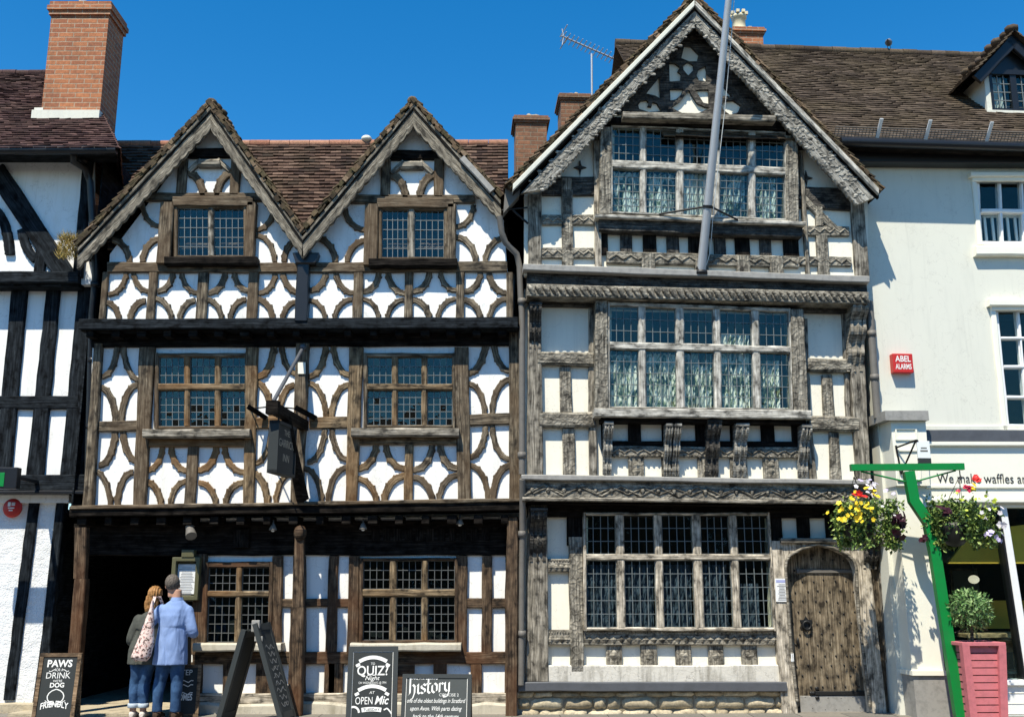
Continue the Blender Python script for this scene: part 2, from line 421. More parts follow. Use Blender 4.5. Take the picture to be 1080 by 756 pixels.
M['tile_moss'] = tiles_mat('mossy_verge_tiles', [(0,(.035,.025,.016)),(.45,(.085,.06,.038)),(.8,(.15,.10,.06)),(1,(.30,.21,.14))], (.09,.08,.035), .8, 6)
M['ridge_red'] = tiles_mat('red_ridge_tiles', [(0,(.30,.13,.08)),(1,(.42,.22,.14))], (.10,.09,.05), .5, 5)
M['brick_red'] = brick('orange_brick', (.42,.155,.062), (.29,.10,.045), (.38,.29,.20), .45)
M['brick_old'] = brick('old_brick', (.25,.11,.055), (.16,.075,.04), (.2,.16,.11), .7)
M['pot'] = paint('buff_chimney_pot', (.62,.56,.38), .7, .4)
M['glass'] = glass('leaded_glass', (.74,.84,.83), .06)
M['glass_shop'] = glass('shop_glass', (.85,.9,.88), .045, .0)
M['glass_dark'] = glass('old_green_glass', (.84,.90,.85), .055)
M['net'] = cloth('net_curtain', (.82,.82,.78), (.55,.56,.53), 5)
M['blue_curtain'] = cloth('blue_ruffle_curtain', (.085,.12,.17), (.025,.038,.056), 9)
M['sage_curtain'] = cloth('sage_curtain', (.12,.22,.13), (.03,.07,.04), 5)
M['red'] = paint('signal_red', (.50,.025,.02), .4, .15)
M['green'] = paint('green_gloss', (.003,.20,.038), .4, .3, scale=11)
M['pink'] = paint('pink_stain', (.53,.155,.17), .7, .42, scale=12)
M['text_white'] = paint('chalk_white', (.78,.78,.74), .8, .3, scale=40)
M['text_dark'] = paint('lettering_dark', (.03,.03,.03), .6, .1)
M['chalk'] = paint('chalkboard', (.022,.027,.027), .75, .35, scale=12)
M['chalk_grey'] = paint('dusty_chalkboard', (.06,.068,.066), .8, .4, scale=10)
M['frame_dark'] = paint('dark_board_frame', (.03,.036,.036), .6, .3)
M['frame_wood'] = wood('board_frame_oak', (.04,.025,.014), (.16,.105,.06), (.28,.20,.13))
M['leaf'] = leafmat('basket_leaves', [(0,(.02,.045,.01)),(.4,(.08,.15,.028)),(1,(.30,.38,.09))])
M['leaf_bush'] = leafmat('bush_leaves', [(0,(.035,.09,.022)),(.5,(.10,.20,.055)),(1,(.30,.42,.17))])
M['soil'] = paint('soil', (.03,.022,.016), .95, .3)
M['ochre'] = paint('ochre_paint', (.85,.55,.07), .8, .2)
M['pine'] = wood('pale_table', (.3,.2,.1), (.5,.36,.2), (.62,.48,.3))

m, nt, b = mat('reflection_curtain'); tc = nd(nt, 'ShaderNodeTexCoord')  # blotches paint the broken grey-green reflections of the panes onto cloth
n1 = noise_tex(nt, mapping(nt, tc.outputs['Object'], (8,8,6)), 1, 5, .65, .6); n2 = noise_tex(nt, mapping(nt, tc.outputs['Object'], (5,5,4)), 1, 3)
r = ramp(nt, n1, [(.40,(.012,.03,.022)),(.46,(.30,.36,.22)),(.50,(.80,.80,.76)),(.60,(.86,.86,.83)),(.64,(.10,.14,.09))]); r2 = ramp(nt, n2, [(.42,(.04,.08,.05)),(.50,(.95,.95,.92))])
nt.links.new(mixc(nt, .6, r.outputs[0], r2.outputs[0], 'MULTIPLY'), b.inputs[0]); b.inputs['Roughness'].default_value = .9; M['floral'] = m
def bil(q, s, t):
    a = lerp(q[0], q[1], s); b = lerp(q[3], q[2], s); return lerp(a, b, t)
def window(F, parent, quad, w, cols, rows, leads, fw=4, frame_mat=None, mull_mat=None, came=None, gl=None, rec=.06, curtain=None,
           sill=None, mull_w=None, depth=.9, tilt=.012, lean_open=None, name='window', frame_back=.14, sides=(1,1,1,1)):
    """quad: outer corners TL,TR,BR,BL in survey units on plane w. cols/rows: list of (start,end) in survey units along the top edge /
    left edge, each a light; leads: per row (nx, ny)."""
    frame_mat = frame_mat or M['inn_oak']; mull_mat = mull_mat or frame_mat; came = came or M['came']; gl = gl or M['glass']
    W = quad[1][0] - quad[0][0]; H = quad[3][1] - quad[0][1]
    S = lambda x: (x - quad[0][0]) / W
    T = lambda y: (y - quad[0][1]) / H
    Q = lambda s, t: xz(F.p(*bil(quad, s, t), w))
    cs = [(S(a), S(b)) for a, b in cols]; rs = [(T(a), T(b)) for a, b in rows]
    mb = MB(); fs, ft = fw / W, fw / H
    yb, yf = w - frame_back, w
    s0, s1, t0, t1 = cs[0][0], cs[-1][1], rs[0][0], rs[-1][1]
    if sides[3]: quad_strip(mb, [Q(0,0), Q(s0,0), Q(s0,1), Q(0,1)], yb, yf)
    if sides[1]: quad_strip(mb, [Q(s1,0), Q(1,0), Q(1,1), Q(s1,1)], yb, yf)
    if sides[0]: quad_strip(mb, [Q(s0,0), Q(s1,0), Q(s1,t0), Q(s0,t0)], yb, yf-.003)
    if sides[2]: quad_strip(mb, [Q(s0,t1), Q(s1,t1), Q(s1,1), Q(s0,1)], yb, yf-.003)
    win = mb.build(name, frame_mat, parent)
    mw = yf - .006
    for i in range(len(cs) - 1):
        mb = MB(); quad_strip(mb, [Q(cs[i][1], t0), Q(cs[i+1][0], t0), Q(cs[i+1][0], t1), Q(cs[i][1], t1)], yb+.02, mw, .018)
        mb.build('mullion', mull_mat, win)
    for i in range(len(rs) - 1):
        mb = MB(); quad_strip(mb, [Q(s0, rs[i][1]), Q(s1, rs[i][1]), Q(s1, rs[i+1][0]), Q(s0, rs[i+1][0])], yb+.03, mw+.012, .015)
        mb.build('transom', mull_mat, win)
    for ri, (ta, tb) in enumerate(rs):
        nx, ny = leads[ri]
        for ci, (sa, sb) in enumerate(cs):
            mb = MB(); g = w - rec - (.012 if (ci + ri) % 2 else 0)
            for i in range(nx):
                for j in range(ny):
                    u0, u1 = sa + (sb-sa)*i/nx, sa + (sb-sa)*(i+1)/nx
                    v0, v1 = ta + (tb-ta)*j/ny, ta + (tb-ta)*(j+1)/ny
                    c = [Q(u0,v0), Q(u1,v0), Q(u1,v1), Q(u0,v1)]
                    hw, hh = abs(c[1][0]-c[0][0])/2, abs(c[0][1]-c[3][1])/2
                    tx, ty = random.gauss(0, tilt)*hw, random.gauss(0, tilt)*hh
                    off = [-tx+ty, tx+ty, tx-ty, -tx-ty]
                    mb.add([(c[k][0], -g + off[k], c[k][1]) for k in range(4)], [(0,3,2,1)], None, 0)
            lw = .0045
            def bar(a, b, l, y=0):
                A, B = Vector((a[0], 0, a[1])), Vector((b[0], 0, b[1])); d = (B-A).normalized(); n = Vector((-d.z, 0, d.x))
                mb.obox((A+B)/2 + Vector((0, -g-.004-y, 0)), (B-A)/2, Vector((0, .006, 0)), n*l, 1)
            for i in range(1, nx):
                u = sa + (sb-sa)*i/nx; bar(Q(u,ta), Q(u,tb), lw)
            for j in range(1, ny):
                v = ta + (tb-ta)*j/ny; bar(Q(sa,v), Q(sb,v), lw, .002)
            e = .008
            for a, b in ((Q(sa,ta),Q(sa,tb)), (Q(sb,ta),Q(sb,tb))): bar(a, b, e, .004)
            for a, b in ((Q(sa,ta),Q(sb,ta)), (Q(sa,tb),Q(sb,tb))): bar(a, b, e, .006)
            mb.build('leaded_light', [gl, came], win)
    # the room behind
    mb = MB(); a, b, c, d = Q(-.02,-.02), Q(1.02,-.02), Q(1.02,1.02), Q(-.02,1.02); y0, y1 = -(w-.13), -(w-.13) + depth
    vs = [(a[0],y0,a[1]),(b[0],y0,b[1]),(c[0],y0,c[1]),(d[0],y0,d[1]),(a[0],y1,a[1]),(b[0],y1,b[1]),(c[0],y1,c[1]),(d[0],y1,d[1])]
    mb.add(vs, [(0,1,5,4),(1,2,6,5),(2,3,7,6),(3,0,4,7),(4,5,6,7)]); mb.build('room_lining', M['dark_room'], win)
    for cu in (curtain or []):
        # cu: (s0,s1,t0,t1,folds,material,scallops)
        ca, cb, cc, cd_, folds, cm, scal = cu; mb = MB(); n = folds * 6; k = 8; vs = []; ph = random.random() * 6
        for i in range(n + 1):
            for j in range(k + 1):
                s, t = ca + (cb-ca)*i/n, cc + (cd_-cc)*j/k
                if scal: t -= (cd_-cc) * .10 * abs(math.sin(math.pi * i / n * folds / 2)) * (j / k)
                q = Q(s, t); y = -(w - .135) + .03*math.sin(i/n*folds*2*math.pi + ph + .5*math.sin(j*.8)) + .012*math.sin(i*1.7+j)
                if scal: y += .05*math.sin(j/k*scal*2*math.pi + .8*math.sin(i/n*folds*math.pi))
                vs.append((q[0], y, q[1]))
        fs = [(i*(k+1)+j, (i+1)*(k+1)+j, (i+1)*(k+1)+j+1, i*(k+1)+j+1) for i in range(n) for j in range(k)]
        mb.add(vs, fs, None, 0, True); mb.build('curtain', cm, win)
    if sill:
        # sill: (xL, yT, xR, yB, out, material[, yTr, yBr])
        xl, yt, xr, yb_, out, smt = sill[:6]; dt = sill[6] if len(sill) > 6 else 0
        mb = MB(); quad_strip(mb, pquad(F, [(xl,yt),(xr,yt+dt),(xr,yb_+dt),(xl,yb_)], w+out), w-.1, w+out, .02); mb.build('sill', smt, win)
    return win

def tile_slope(mb, A, B, C, D, tw=.17, ex=.105, th=.014, jit=.006, m=0, lift=.022, nrm=None):
    """A eave start, B eave end, C ridge end, D ridge start (local 3D). One small slab per tile, laid in courses from the eave up."""
    A, B, C, D = map(Vector, (A, B, C, D))
    n = nrm or (B - A).cross(D - A).normalized()
    if n.z < 0: n = -n
    L = max((B-A).length, (C-D).length); H = ((D-A).length + (C-B).length) / 2
    nr = max(1, int(H / ex)); nc = max(1, int(L / tw))
    for r in range(nr + 1):
        t0 = (r - .35) / nr; t1 = min(1.0, (r + 1.05) / nr); off = .5 if r % 2 else 0
        if r == 0: t0 = -.25 / nr
        for c in range(-1 if off else 0, nc):
            s0 = max(0, (c + off) / nc); s1 = min(1, (c + off + 1) / nc)
            if s1 - s0 < .15 / nc: continue
            g = .0018 / L * nc / nc
            s0 += g; s1 -= g
            P = lambda s, t: (A + (B - A) * s) * (1 - t) + (D + (C - D) * s) * t
            jl, jr, jd = lift + J(jit), lift + J(jit), J(jit * .8) / H
            p = [P(s0, t0 + jd) + n * jl, P(s1, t0 + jd + J(.002)/H) + n * jr, P(s1, t1) + n * .002, P(s0, t1) + n * .002]
            q = [x - n * th for x in p]
            mb.add(p + q, [(0,1,2,3), (0,4,5,1), (1,5,6,2), (3,7,4,0)], None, m)
    # the boarding under the tiles
    e = n * .02
    mb.add([A - e, B - e, C - e, D - e], [(0,1,2,3)], None, m)

def lobes(mb, a, b, r, n, w, m=0, tall=1.2, deep=.8):
    """row of small carved knobs between two (x,z) points"""
    for i in range(n):
        c = lerp(a, b, (i + .5) / n); k = r * (1 + J(.12))
        mb.ball((c[0], -w, c[1]), k, k * deep, k * tall, 6, m, 4)
def studs_row(mb, a, b, n, w, rx, rz, h, m=0):
    """row of carved lozenge pyramids"""
    for i in range(n):
        c = lerp(a, b, (i + .5) / n)
        v = [(c[0]-rx, -w, c[1]), (c[0], -w, c[1]-rz), (c[0]+rx, -w, c[1]), (c[0], -w, c[1]+rz), (c[0], -w-h, c[1])]
        mb.add(v, [(0,1,4),(1,2,4),(2,3,4),(3,0,4)], None, m)
def zigzag(mb, a, b, n, w, amp, r, m=0):
    """a carved running zigzag band"""
    P = []
    for i in range(2 * n + 1):
        c = lerp(a, b, i / (2*n)); P.append(Vector((c[0], -w, c[1] + (amp if i % 2 else -amp))))
    mb.tube(P, r, 5, m, False)
def corbel(F, parent, px, y0, y1, wid, w0, w1, mt, scrolls=3, name='corbel'):
    """carved console: a double scroll in side view, as wide as wid (px), hung between y0 and y1"""
    A = F.p(px, y0, w0); B = F.p(px, y1, w0); k = F.m(px, y0, w0); hw = wid * k / 2; H = A.z - B.z; D = w1 - w0
    mb = MB(); prof = []; n = 26
    for i in range(n + 1):
        t = i / n
        out = D * ((1 - t) ** 1.3 * .85 + .12 + .16 * math.sin(t * math.pi * 2 * scrolls) * (1 - t * .5))
        prof.append((max(.015, out), A.z - H * t))
    vs = []; xs = [-1, -.62, -.5, -.15, 0, .15, .5, .62, 1]; rel = [0, 0, -.02, -.005, .012, -.005, -.02, 0, 0]
    lean = (B.x - A.x)
    for i, (o, z) in enumerate(prof):
        for x, e in zip(xs, rel): vs.append((A.x + lean*i/n + x * hw, -(w0 + o + e), z))
    m_ = len(xs)
    fs = [(i*m_+j, i*m_+j+1, (i+1)*m_+j+1, (i+1)*m_+j) for i in range(n) for j in range(m_-1)]
    mb.add(vs, fs, None, 0)
    for sgn, j in ((-1, 0), (1, m_-1)):
        side = [vs[i*m_+j] for i in range(n+1)]; back = [(A.x + lean*i/n + sgn*hw, -w0, p[1]) for i, p in enumerate(prof)]
        mb.add(side + back, [(i, i+1, n+1+i+1, n+1+i) for i in range(n)], None, 0)
    mb.add([vs[0], vs[m_-1], (A.x+hw, -w0, A.z), (A.x-hw, -w0, A.z)], [(0,1,2,3)])
    mb.rbox((A.x, -(w0 + D*.5), A.z + .018), (hw*1.08, D*.55, .022), .008)
    return mb.build(name, mt, parent)

# ------------------------------------------------------------------ lettering
_tc = {}
def glyphs(s, bold=0.0, shear=0.0):
    key = (s, bold, shear)
    if key in _tc: return _tc[key]
    cu = bpy.data.curves.new('lettering', 'FONT'); cu.body = s; cu.size = 1; cu.offset = bold; cu.shear = shear; cu.resolution_u = 3
    o = bpy.data.objects.new('lettering', cu); COL.objects.link(o)
    dg = bpy.context.evaluated_depsgraph_get(); me = bpy.data.meshes.new_from_object(o.evaluated_get(dg))
    vs = [tuple(v.co) for v in me.vertices]; fs = [tuple(p.vertices) for p in me.polygons]
    bpy.data.objects.remove(o); bpy.data.curves.remove(cu); bpy.data.meshes.remove(me)
    _tc[key] = (vs, fs); return _tc[key]
def text(mb, s, pos, ux, uy, h, width=None, align='c', m=0, bold=.0, shear=0, arch=0, th=.002):
    """lettering as thin raised faces: pos = point on the surface (baseline), ux/uy unit directions, h = capital height"""
    vs, fs = glyphs(s, bold, shear)
    if not vs: return
    xs = [v[0] for v in vs]; x0, x1 = min(xs), max(xs); k = h / .72; kx = k if width is None else width / (x1 - x0)
    sh = {'c': (x0 + x1) / 2, 'l': x0, 'r': x1}[align]; pos, ux, uy = Vector(pos), Vector(ux), Vector(uy); n = ux.cross(uy).normalized()
    out = []
    hw = max(1e-6, (x1 - x0) / 2)
    for v in vs:
        x = (v[0] - sh); ay = arch * (1 - (x / hw) ** 2)
        out.append(pos + ux * x * kx + uy * (v[1] * k + ay) + n * th)
    mb.add(out, fs, None, m)
def ribbon(mb, pts, wd, pos, ux, uy, m=0, th=.002, nib=None):
    """a painted stroke along 2D points; nib = slanted pen vector, else constant width"""
    pos, ux, uy = Vector(pos), Vector(ux), Vector(uy); n = ux.cross(uy).normalized()
    P = [Vector((p[0], p[1], 0)) for p in pts]
    for i in range(len(P) - 1):
        d = (P[i+1] - P[i]); L = d.length
        if L < 1e-7: continue
        d /= L
        if nib: e = Vector((nib[0], nib[1], 0))
        else: e = Vector((-d.y, d.x, 0)) * wd
        q = [P[i] - e, P[i+1] - e, P[i+1] + e, P[i] + e]
        mb.add([pos + ux*a.x + uy*a.y + n*(th + .0002*i) for a in q], [(0,1,2,3)], None, m)
GOTHIC = {
 'h': ([[(0,1.95),(.12,1.7),(.12,.1),(.0,-.05)], [(.12,1.75),(.34,1.9)], [(.12,.75),(.42,1.0),(.62,.8),(.62,.15),(.42,-.45),(.2,-.5)]], .85),
 'i': ([[(0,.8),(.14,1.0),(.14,.15),(.3,0)], [(.1,1.35),(.2,1.45)]], .42),
 's': ([[(.55,.82),(.3,1.0),(.06,.8),(.1,.6),(.46,.42),(.48,.18),(.25,0),(.02,.14)]], .66),
 't': ([[(.16,1.5),(.12,.18),(.34,0),(.44,.08)], [(-.06,.98),(.42,.98)]], .52),
 'o': ([[(.06,.78),(.32,1.0),(.56,.8),(.56,.22),(.3,0),(.06,.2),(.06,.78)]], .72),
 'r': ([[(0,.85),(.14,.98),(.14,.05)], [(.14,.75),(.36,1.0),(.52,.84)]], .6),
 'y': ([[(0,.9),(.12,1.0),(.12,.3),(.34,.08),(.56,.25)], [(.56,1.0),(.56,.05),(.36,-.45),(.05,-.5),(-.05,-.3)]], .7)}
def gothic(mb, s, pos, ux, uy, xh, m=0, rise=0):
    x = 0
    for ch in s:
        st, adv = GOTHIC[ch]
        for p in st: ribbon(mb, [((a + x) * xh, b * xh + rise * x * xh) for a, b in p], 0, pos, ux, uy, m, nib=(.085*xh, .075*xh))
        x += adv
    return x * xh
# ================================================================== THE TWIN-GABLED INN
F1 = Frame(-3.0, 14.4, 0)
inn = thing('inn', 'twin gabled timber framed inn with curved braces, white panels and a dark passage', 'building', F1.o, F1.a)
G, W1, W2 = 0.0, .33, .55           # ground, first and gable storey walls (how far each stands out)
def part(name, mb, mt, parent=inn): return mb.build(name, mt, parent)

# walls with openings
def wall(F, pts, w, holes, mt, parent, th=.12, name='wall'):
    mb = MB(); mb.sheet_holes(pquad(F, pts, w), [pquad(F, h, w) for h in holes], w, th); return mb.build(name, mt, parent)
wall(F1, [(112,345),(116,268),(222,128),(318,262),(434,126),(531,232),(540,345)], W2,
     [[(181,214),(262,214),(262,274),(181,274)], [(398,216),(473,216),(473,274),(398,274)]], M['white'], inn)
wall(F1, [(98,352),(548,345),(548,534),(92,536)], W1,
     [[(163,374),(260,374),(259,452),(162,452)], [(384,374),(481,374),(481,452),(383,452)]], M['white'], inn)
wall(F1, [(206,545),(551,540),(551,757),(200,757)], G,
     [[(219,594),(287,594),(285,680),(216,680)], [(380,588),(482,588),(482,678),(379,678)]], M['white'], inn)

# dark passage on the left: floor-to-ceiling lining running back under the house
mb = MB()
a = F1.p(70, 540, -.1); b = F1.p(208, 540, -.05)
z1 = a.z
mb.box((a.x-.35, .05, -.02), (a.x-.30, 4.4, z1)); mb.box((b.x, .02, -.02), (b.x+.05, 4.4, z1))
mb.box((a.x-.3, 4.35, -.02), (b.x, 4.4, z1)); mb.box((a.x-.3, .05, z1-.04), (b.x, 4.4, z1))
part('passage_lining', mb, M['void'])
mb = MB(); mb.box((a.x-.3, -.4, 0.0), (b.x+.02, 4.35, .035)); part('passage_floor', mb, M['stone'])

# ---- ledges / jetties
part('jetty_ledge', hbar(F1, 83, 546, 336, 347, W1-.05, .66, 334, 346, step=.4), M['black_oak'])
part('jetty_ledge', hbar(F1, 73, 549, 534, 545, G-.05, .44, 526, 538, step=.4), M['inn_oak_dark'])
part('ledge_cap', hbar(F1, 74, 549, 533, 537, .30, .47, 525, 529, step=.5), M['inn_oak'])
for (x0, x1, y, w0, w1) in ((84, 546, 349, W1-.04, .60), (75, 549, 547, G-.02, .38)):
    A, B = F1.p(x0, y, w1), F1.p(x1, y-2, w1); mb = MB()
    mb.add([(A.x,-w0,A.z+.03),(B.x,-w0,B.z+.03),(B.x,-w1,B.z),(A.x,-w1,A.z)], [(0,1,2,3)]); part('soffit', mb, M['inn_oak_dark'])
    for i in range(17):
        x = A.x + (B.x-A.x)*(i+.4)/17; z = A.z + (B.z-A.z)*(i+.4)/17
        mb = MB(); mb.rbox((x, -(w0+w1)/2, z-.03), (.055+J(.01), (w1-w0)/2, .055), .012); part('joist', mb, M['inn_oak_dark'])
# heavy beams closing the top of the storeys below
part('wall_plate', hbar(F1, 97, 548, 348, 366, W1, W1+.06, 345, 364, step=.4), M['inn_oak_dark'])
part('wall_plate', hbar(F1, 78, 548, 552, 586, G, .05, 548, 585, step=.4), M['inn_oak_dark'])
mb = MB()
for i in range(11):     # faint carved panels along the dark fascia
    x = 392 + i*11.6; q = pquad(F1, [(x,557),(x+8,557),(x+8,570),(x,570)], .06); quad_strip(mb, q, .05, .066, .006)
part('carved_panel', mb, M['inn_oak_dark'])
mb = MB(); quad_strip(mb, pquad(F1, [(246,559),(263,558),(263,577),(246,577)], .1), .05, .1); part('timber_block', mb, M['inn_oak_dark'])

# ---- gable storey timbers
oak = M['inn_oak']
for x0, x1, y0a, y1a, y0b, y1b in ((113, 318, 276, 287, 277, 287), (318, 535, 277, 287, 275, 286)):
    part('rail', hbar(F1, x0, x1, y0a, y1a, W2, W2+.06, y0b, y1b), oak)
for a0, a1 in ((108,114),(157,166),(209,220),(262,273),(373,383),(427,436),(481,490),(534,541)):
    part('post', vbar(F1, 287, 337, a0, a1, W2, W2+.055), oak)
part('lead_pipe', vbar(F1, 262, 338, 314, 327, W2, W2+.13), M['black_paint'])
mb = MB(); quad_strip(mb, pquad(F1, [(308,266),(336,266),(332,278),(312,278)], W2+.16), W2, W2+.16, .02); part('valley_hopper', mb, M['black_paint'])
edges = [(114,157),(166,209),(220,262),(273,315),(327,373),(383,427),(436,481),(490,534)]
def four(F, TL, TR, BR, BL, w, band=6.2, mt=None, fx=.40, fy=.47, skip='', parent=inn, th=.034):
    """curved brace in each corner of a panel"""
    wd = TR[0]-TL[0]; h = BL[1]-TL[1]
    for nm, c, sx, sy in (('TL',TL,1,1),('TR',TR,-1,1),('BL',BL,1,-1),('BR',BR,-1,-1)):
        if nm in skip.split(): continue
        k = 1 + J(.09)
        arc_brace(F, c, sx*(wd*fx*k + band*.35), sy*(h*fy*k), band + J(.9), w, w+th+J(.006)).build('brace', mt or oak, parent)
for a0, a1 in edges:
    four(F1, (a0,287), (a1,287), (a1+(a1-540)*.0102,337), (a0+(a0-540)*.0102,337), W2)
for k, (L, Rr, y0) in enumerate(((118,169,214),(270,316,214),(331,386,216),(481,532,216))):
    left = k in (0, 2)
    four(F1, (L,y0), (Rr,y0), (Rr,276), (L,276), W2, skip='TL' if left else 'TR', fy=.46)
for cx in (221, 435):     # round each gable light and up to the collar
    y = 0 if cx == 221 else 2
    part('rail', hbar(F1, cx-68, cx+66, 203+y, 212+y, W2, W2+.055), oak)
    part('collar', hbar(F1, cx-30, cx+30, 156+y, 166+y, W2, W2+.06), M['inn_oak_dark'])
    for s in (-1, 1):
        part('post', vbar(F1, 164+y, 205+y, cx+s*28-5, cx+s*28+5, W2, W2+.055), oak)
    arc_brace(F1, (cx-23,206+y), 19, -27, 8, W2, W2+.055).build('brace', oak, inn)
    arc_brace(F1, (cx+23,206+y), -19, -27, 8, W2, W2+.055).build('brace', oak, inn)
    mb = MB(); quad_strip(mb, pquad(F1, [(cx-11,167+y),(cx+10,167+y),(cx+11,175+y),(cx-13,175+y)], W2+.12), W2, W2+.12, .03, .002)
    beam(F1, (cx-9,168+y), (cx-22,180+y), 5, W2, W2+.07, mb=mb); beam(F1, (cx+8,168+y), (cx+21,180+y), 5, W2, W2+.07, mb=mb)
    part('carved_boss', mb, M['grey_oak'])
# gable lights
for x0, x1, m0, m1, xo0, xo1, yo in ((187,256.5,219,224.5,169,270,0),(402.7,468,430,437,385,481,2)):
    window(F1, inn, [(x0-4,214+yo),(x1+4,214+yo),(x1+4,274+yo),(x0-4,274+yo)], W2+.09, [(x0,m0),(m1,x1)], [(219+yo,269+yo)], [(5,5)],
           frame_mat=oak, mull_mat=M['grey_oak'], sill=(x0-14,270+yo,x1+14,279+yo,.10,M['inn_oak_dark']))
    part('lintel', hbar(F1, x0-5, x1+10, 207+yo, 217+yo, W2, W2+.12), oak)
    part('window_post', vbar(F1, 213+yo, 277+yo, xo0, x0-3.5, W2, W2+.12), oak)
    part('window_post', vbar(F1, 213+yo, 277+yo, x1+3.5, xo1, W2, W2+.12), oak)

# ---- first floor timbers
gold = M['inn_oak_gold']
for y0, y1, a0, a1, b0, b1, mt, w in ((362,535,99,107,86,97,oak,.10),(366,533,146.5,163,140,153,oak,.07),(366,531,259,272,256,267,gold,.07),
        (362,530,312,326,306,319,oak,.08),(366,530,368,383,364,376,gold,.07),(366,527,479,494,483,497,oak,.07),(350,530,537,549,537,549,oak,.08)):
    part('post', vbar(F1, y0, y1, a0, a1, W1, W1+w, b0, b1), mt)
mb = MB(); quad_strip(mb, pquad(F1, [(314,382),(322,382),(322,394),(314,394)], W1+.1), W1, W1+.1, .005); part('post_plate', mb, M['shop_cream'])
for x0, x1, y0, y1, y0b in ((104,145,444,455,443),(267,311,440,452,439),(326,367,440,452,439),(494,538,437,449,435)):
    part('rail', hbar(F1, x0, x1, y0, y1, W1, W1+.055, y0b, y1+y0b-y0), gold if x0 in (267,326) else oak)
for (x0, x1, y0, y1) in ((152,258,463,471),(376,484,461,469)):
    part('rail', hbar(F1, x0, x1, y0, y1, W1, W1+.055), gold)
part('post', vbar(F1, 471, 533, 198, 209, W1, W1+.055), oak); part('post', vbar(F1, 469, 529, 427, 436, W1, W1+.055), gold)
P = [((107,362),(147,362),(145,444),(105,444),oak), ((104,455),(144,455),(140,533),(98,534),oak),
     ((272,362),(312,362),(310,440),(269,440),gold), ((267,452),(310,452),(307,531),(265,532),gold),
     ((326,362),(368,362),(367,440),(325,440),gold), ((324,452),(367,452),(365,530),(320,531),oak),
     ((494,358),(538,358),(538,436),(494,437),oak), ((495,449),(538,448),(538,526),(496,527),oak),
     ((153,471),(198,471),(198,533),(151,533),gold), ((209,471),(257,471),(256,532),(209,532),gold),
     ((377,469),(427,469),(427,529),(376,530),gold), ((436,469),(483,469),(484,528),(436,529),oak)]
for TL, TR, BR, BL, mt in P:
    four(F1, TL, TR, BR, BL, W1, band=6.9, mt=mt, fx=.42)
for x0, x1, xs in ((163,259,[(167,193.5),(199.5,226),(232,258)]),(383,480,[(387,413),(419,444.5),(450.5,477)])):
    yy = 0 if x0 == 163 else -1
    window(F1, inn, [(x0,372),(x1,372),(x1,452+yy),(x0,452+yy)], W1+.07, xs, [(376,404.5),(411,449+yy)], [(4,3),(4,5)], frame_mat=oak, mull_mat=gold,
           came=M['came'], sill=(x0-13,452+yy,x1+4,461+yy,.12,M['grey_oak']))

oakb = M['inn_oak_brown']
# ---- ground floor timbers
for y0, y1, a0, a1, b0, b1, mt, w in ((584,690,205,218,201,216,oakb,.07),(586,690,287,298,284,296,oakb,.07),(586,735,309,322,306,322,oakb,.06),(586,735,347,357,341,353,oakb,.06),  # last upright here is timber put in for the storey post's shadow
        (586,690,368,379,365,378,oakb,.07),(586,690,481,493,481,492,oakb,.07),(586,690,508.5,519,507.5,519,oakb,.06),(586,735,533,548,532,547,oakb,.07),
        (698,735,201,213,200,212,oakb,.06),(698,735,235,252,234,251,oakb,.06),(698,735,270,296,269,295,oakb,.06),
        (698,735,346,362,345,361,oakb,.06),(698,735,378,437,378,437,oakb,.055),(698,735,457,471,457,471,oakb,.06),(698,735,496,508,496,508,oakb,.06)):
    part('post', vbar(F1, y0, y1, a0, a1, G, G+w, b0, b1), mt)
for x0, x1, y0, y1 in ((296,379,631,640),(492,534,630.5,641)):
    part('rail', hbar(F1, x0, x1, y0, y1, G, G+.05), oakb)
part('rail', hbar(F1, 203, 534, 687, 700, G, G+.065), oakb)
part('sole_plate', hbar(F1, 200, 548, 731, 742, G, G+.10), M['jamb_oak'])
mb = MB(); q = pquad(F1, [(200,741),(549,741),(549,758),(200,758)], .14); quad_strip(mb, q, -.05, .14, .03, .02); part('plinth', mb, M['stone_pale'])
window(F1, inn, [(216,592),(288,592),(286,682),(213,682)], .09, [(220,249),(255,284)], [(598,623),(629,677)], [(4,3),(4,5)], frame_mat=oakb, mull_mat=M['inn_oak_gold'],
       came=M['came_dark'], sill=(203,678,296,687,.16,M['stone_pale']))
window(F1, inn, [(379,588),(483,588),(483,678),(378,678)], .09, [(383,411),(418,444.5),(451,479.5)], [(591,621),(629,675)], [(4,3),(4,5)], frame_mat=oakb,
       mull_mat=M['inn_oak_gold'], came=M['came_dark'], sill=(369,678,486,687,.16,M['stone_pale']))
# storey posts standing out under the jetty
part('storey_post', vbar(F1, 556, 610, 79, 91, .28, .40, 77, 89), oakb); part('storey_post', vbar(F1, 610, 752, 78, 90, .25, .40, 66, 79), oakb)
mb = vbar(F1, 556, 640, 311, 320, .26, .38, 309, 320); vbar(F1, 640, 756, 306, 321, .22, .38, 303, 317, mb=mb)
A = F1.p(316, 562, .40); mb.ball((A.x, -.36, A.z), .09, .08, .11)
part('storey_post', mb, oakb)
part('storey_post', vbar(F1, 545, 757, 534.5, 546.5, .24, .36, 533, 545.5), oakb)
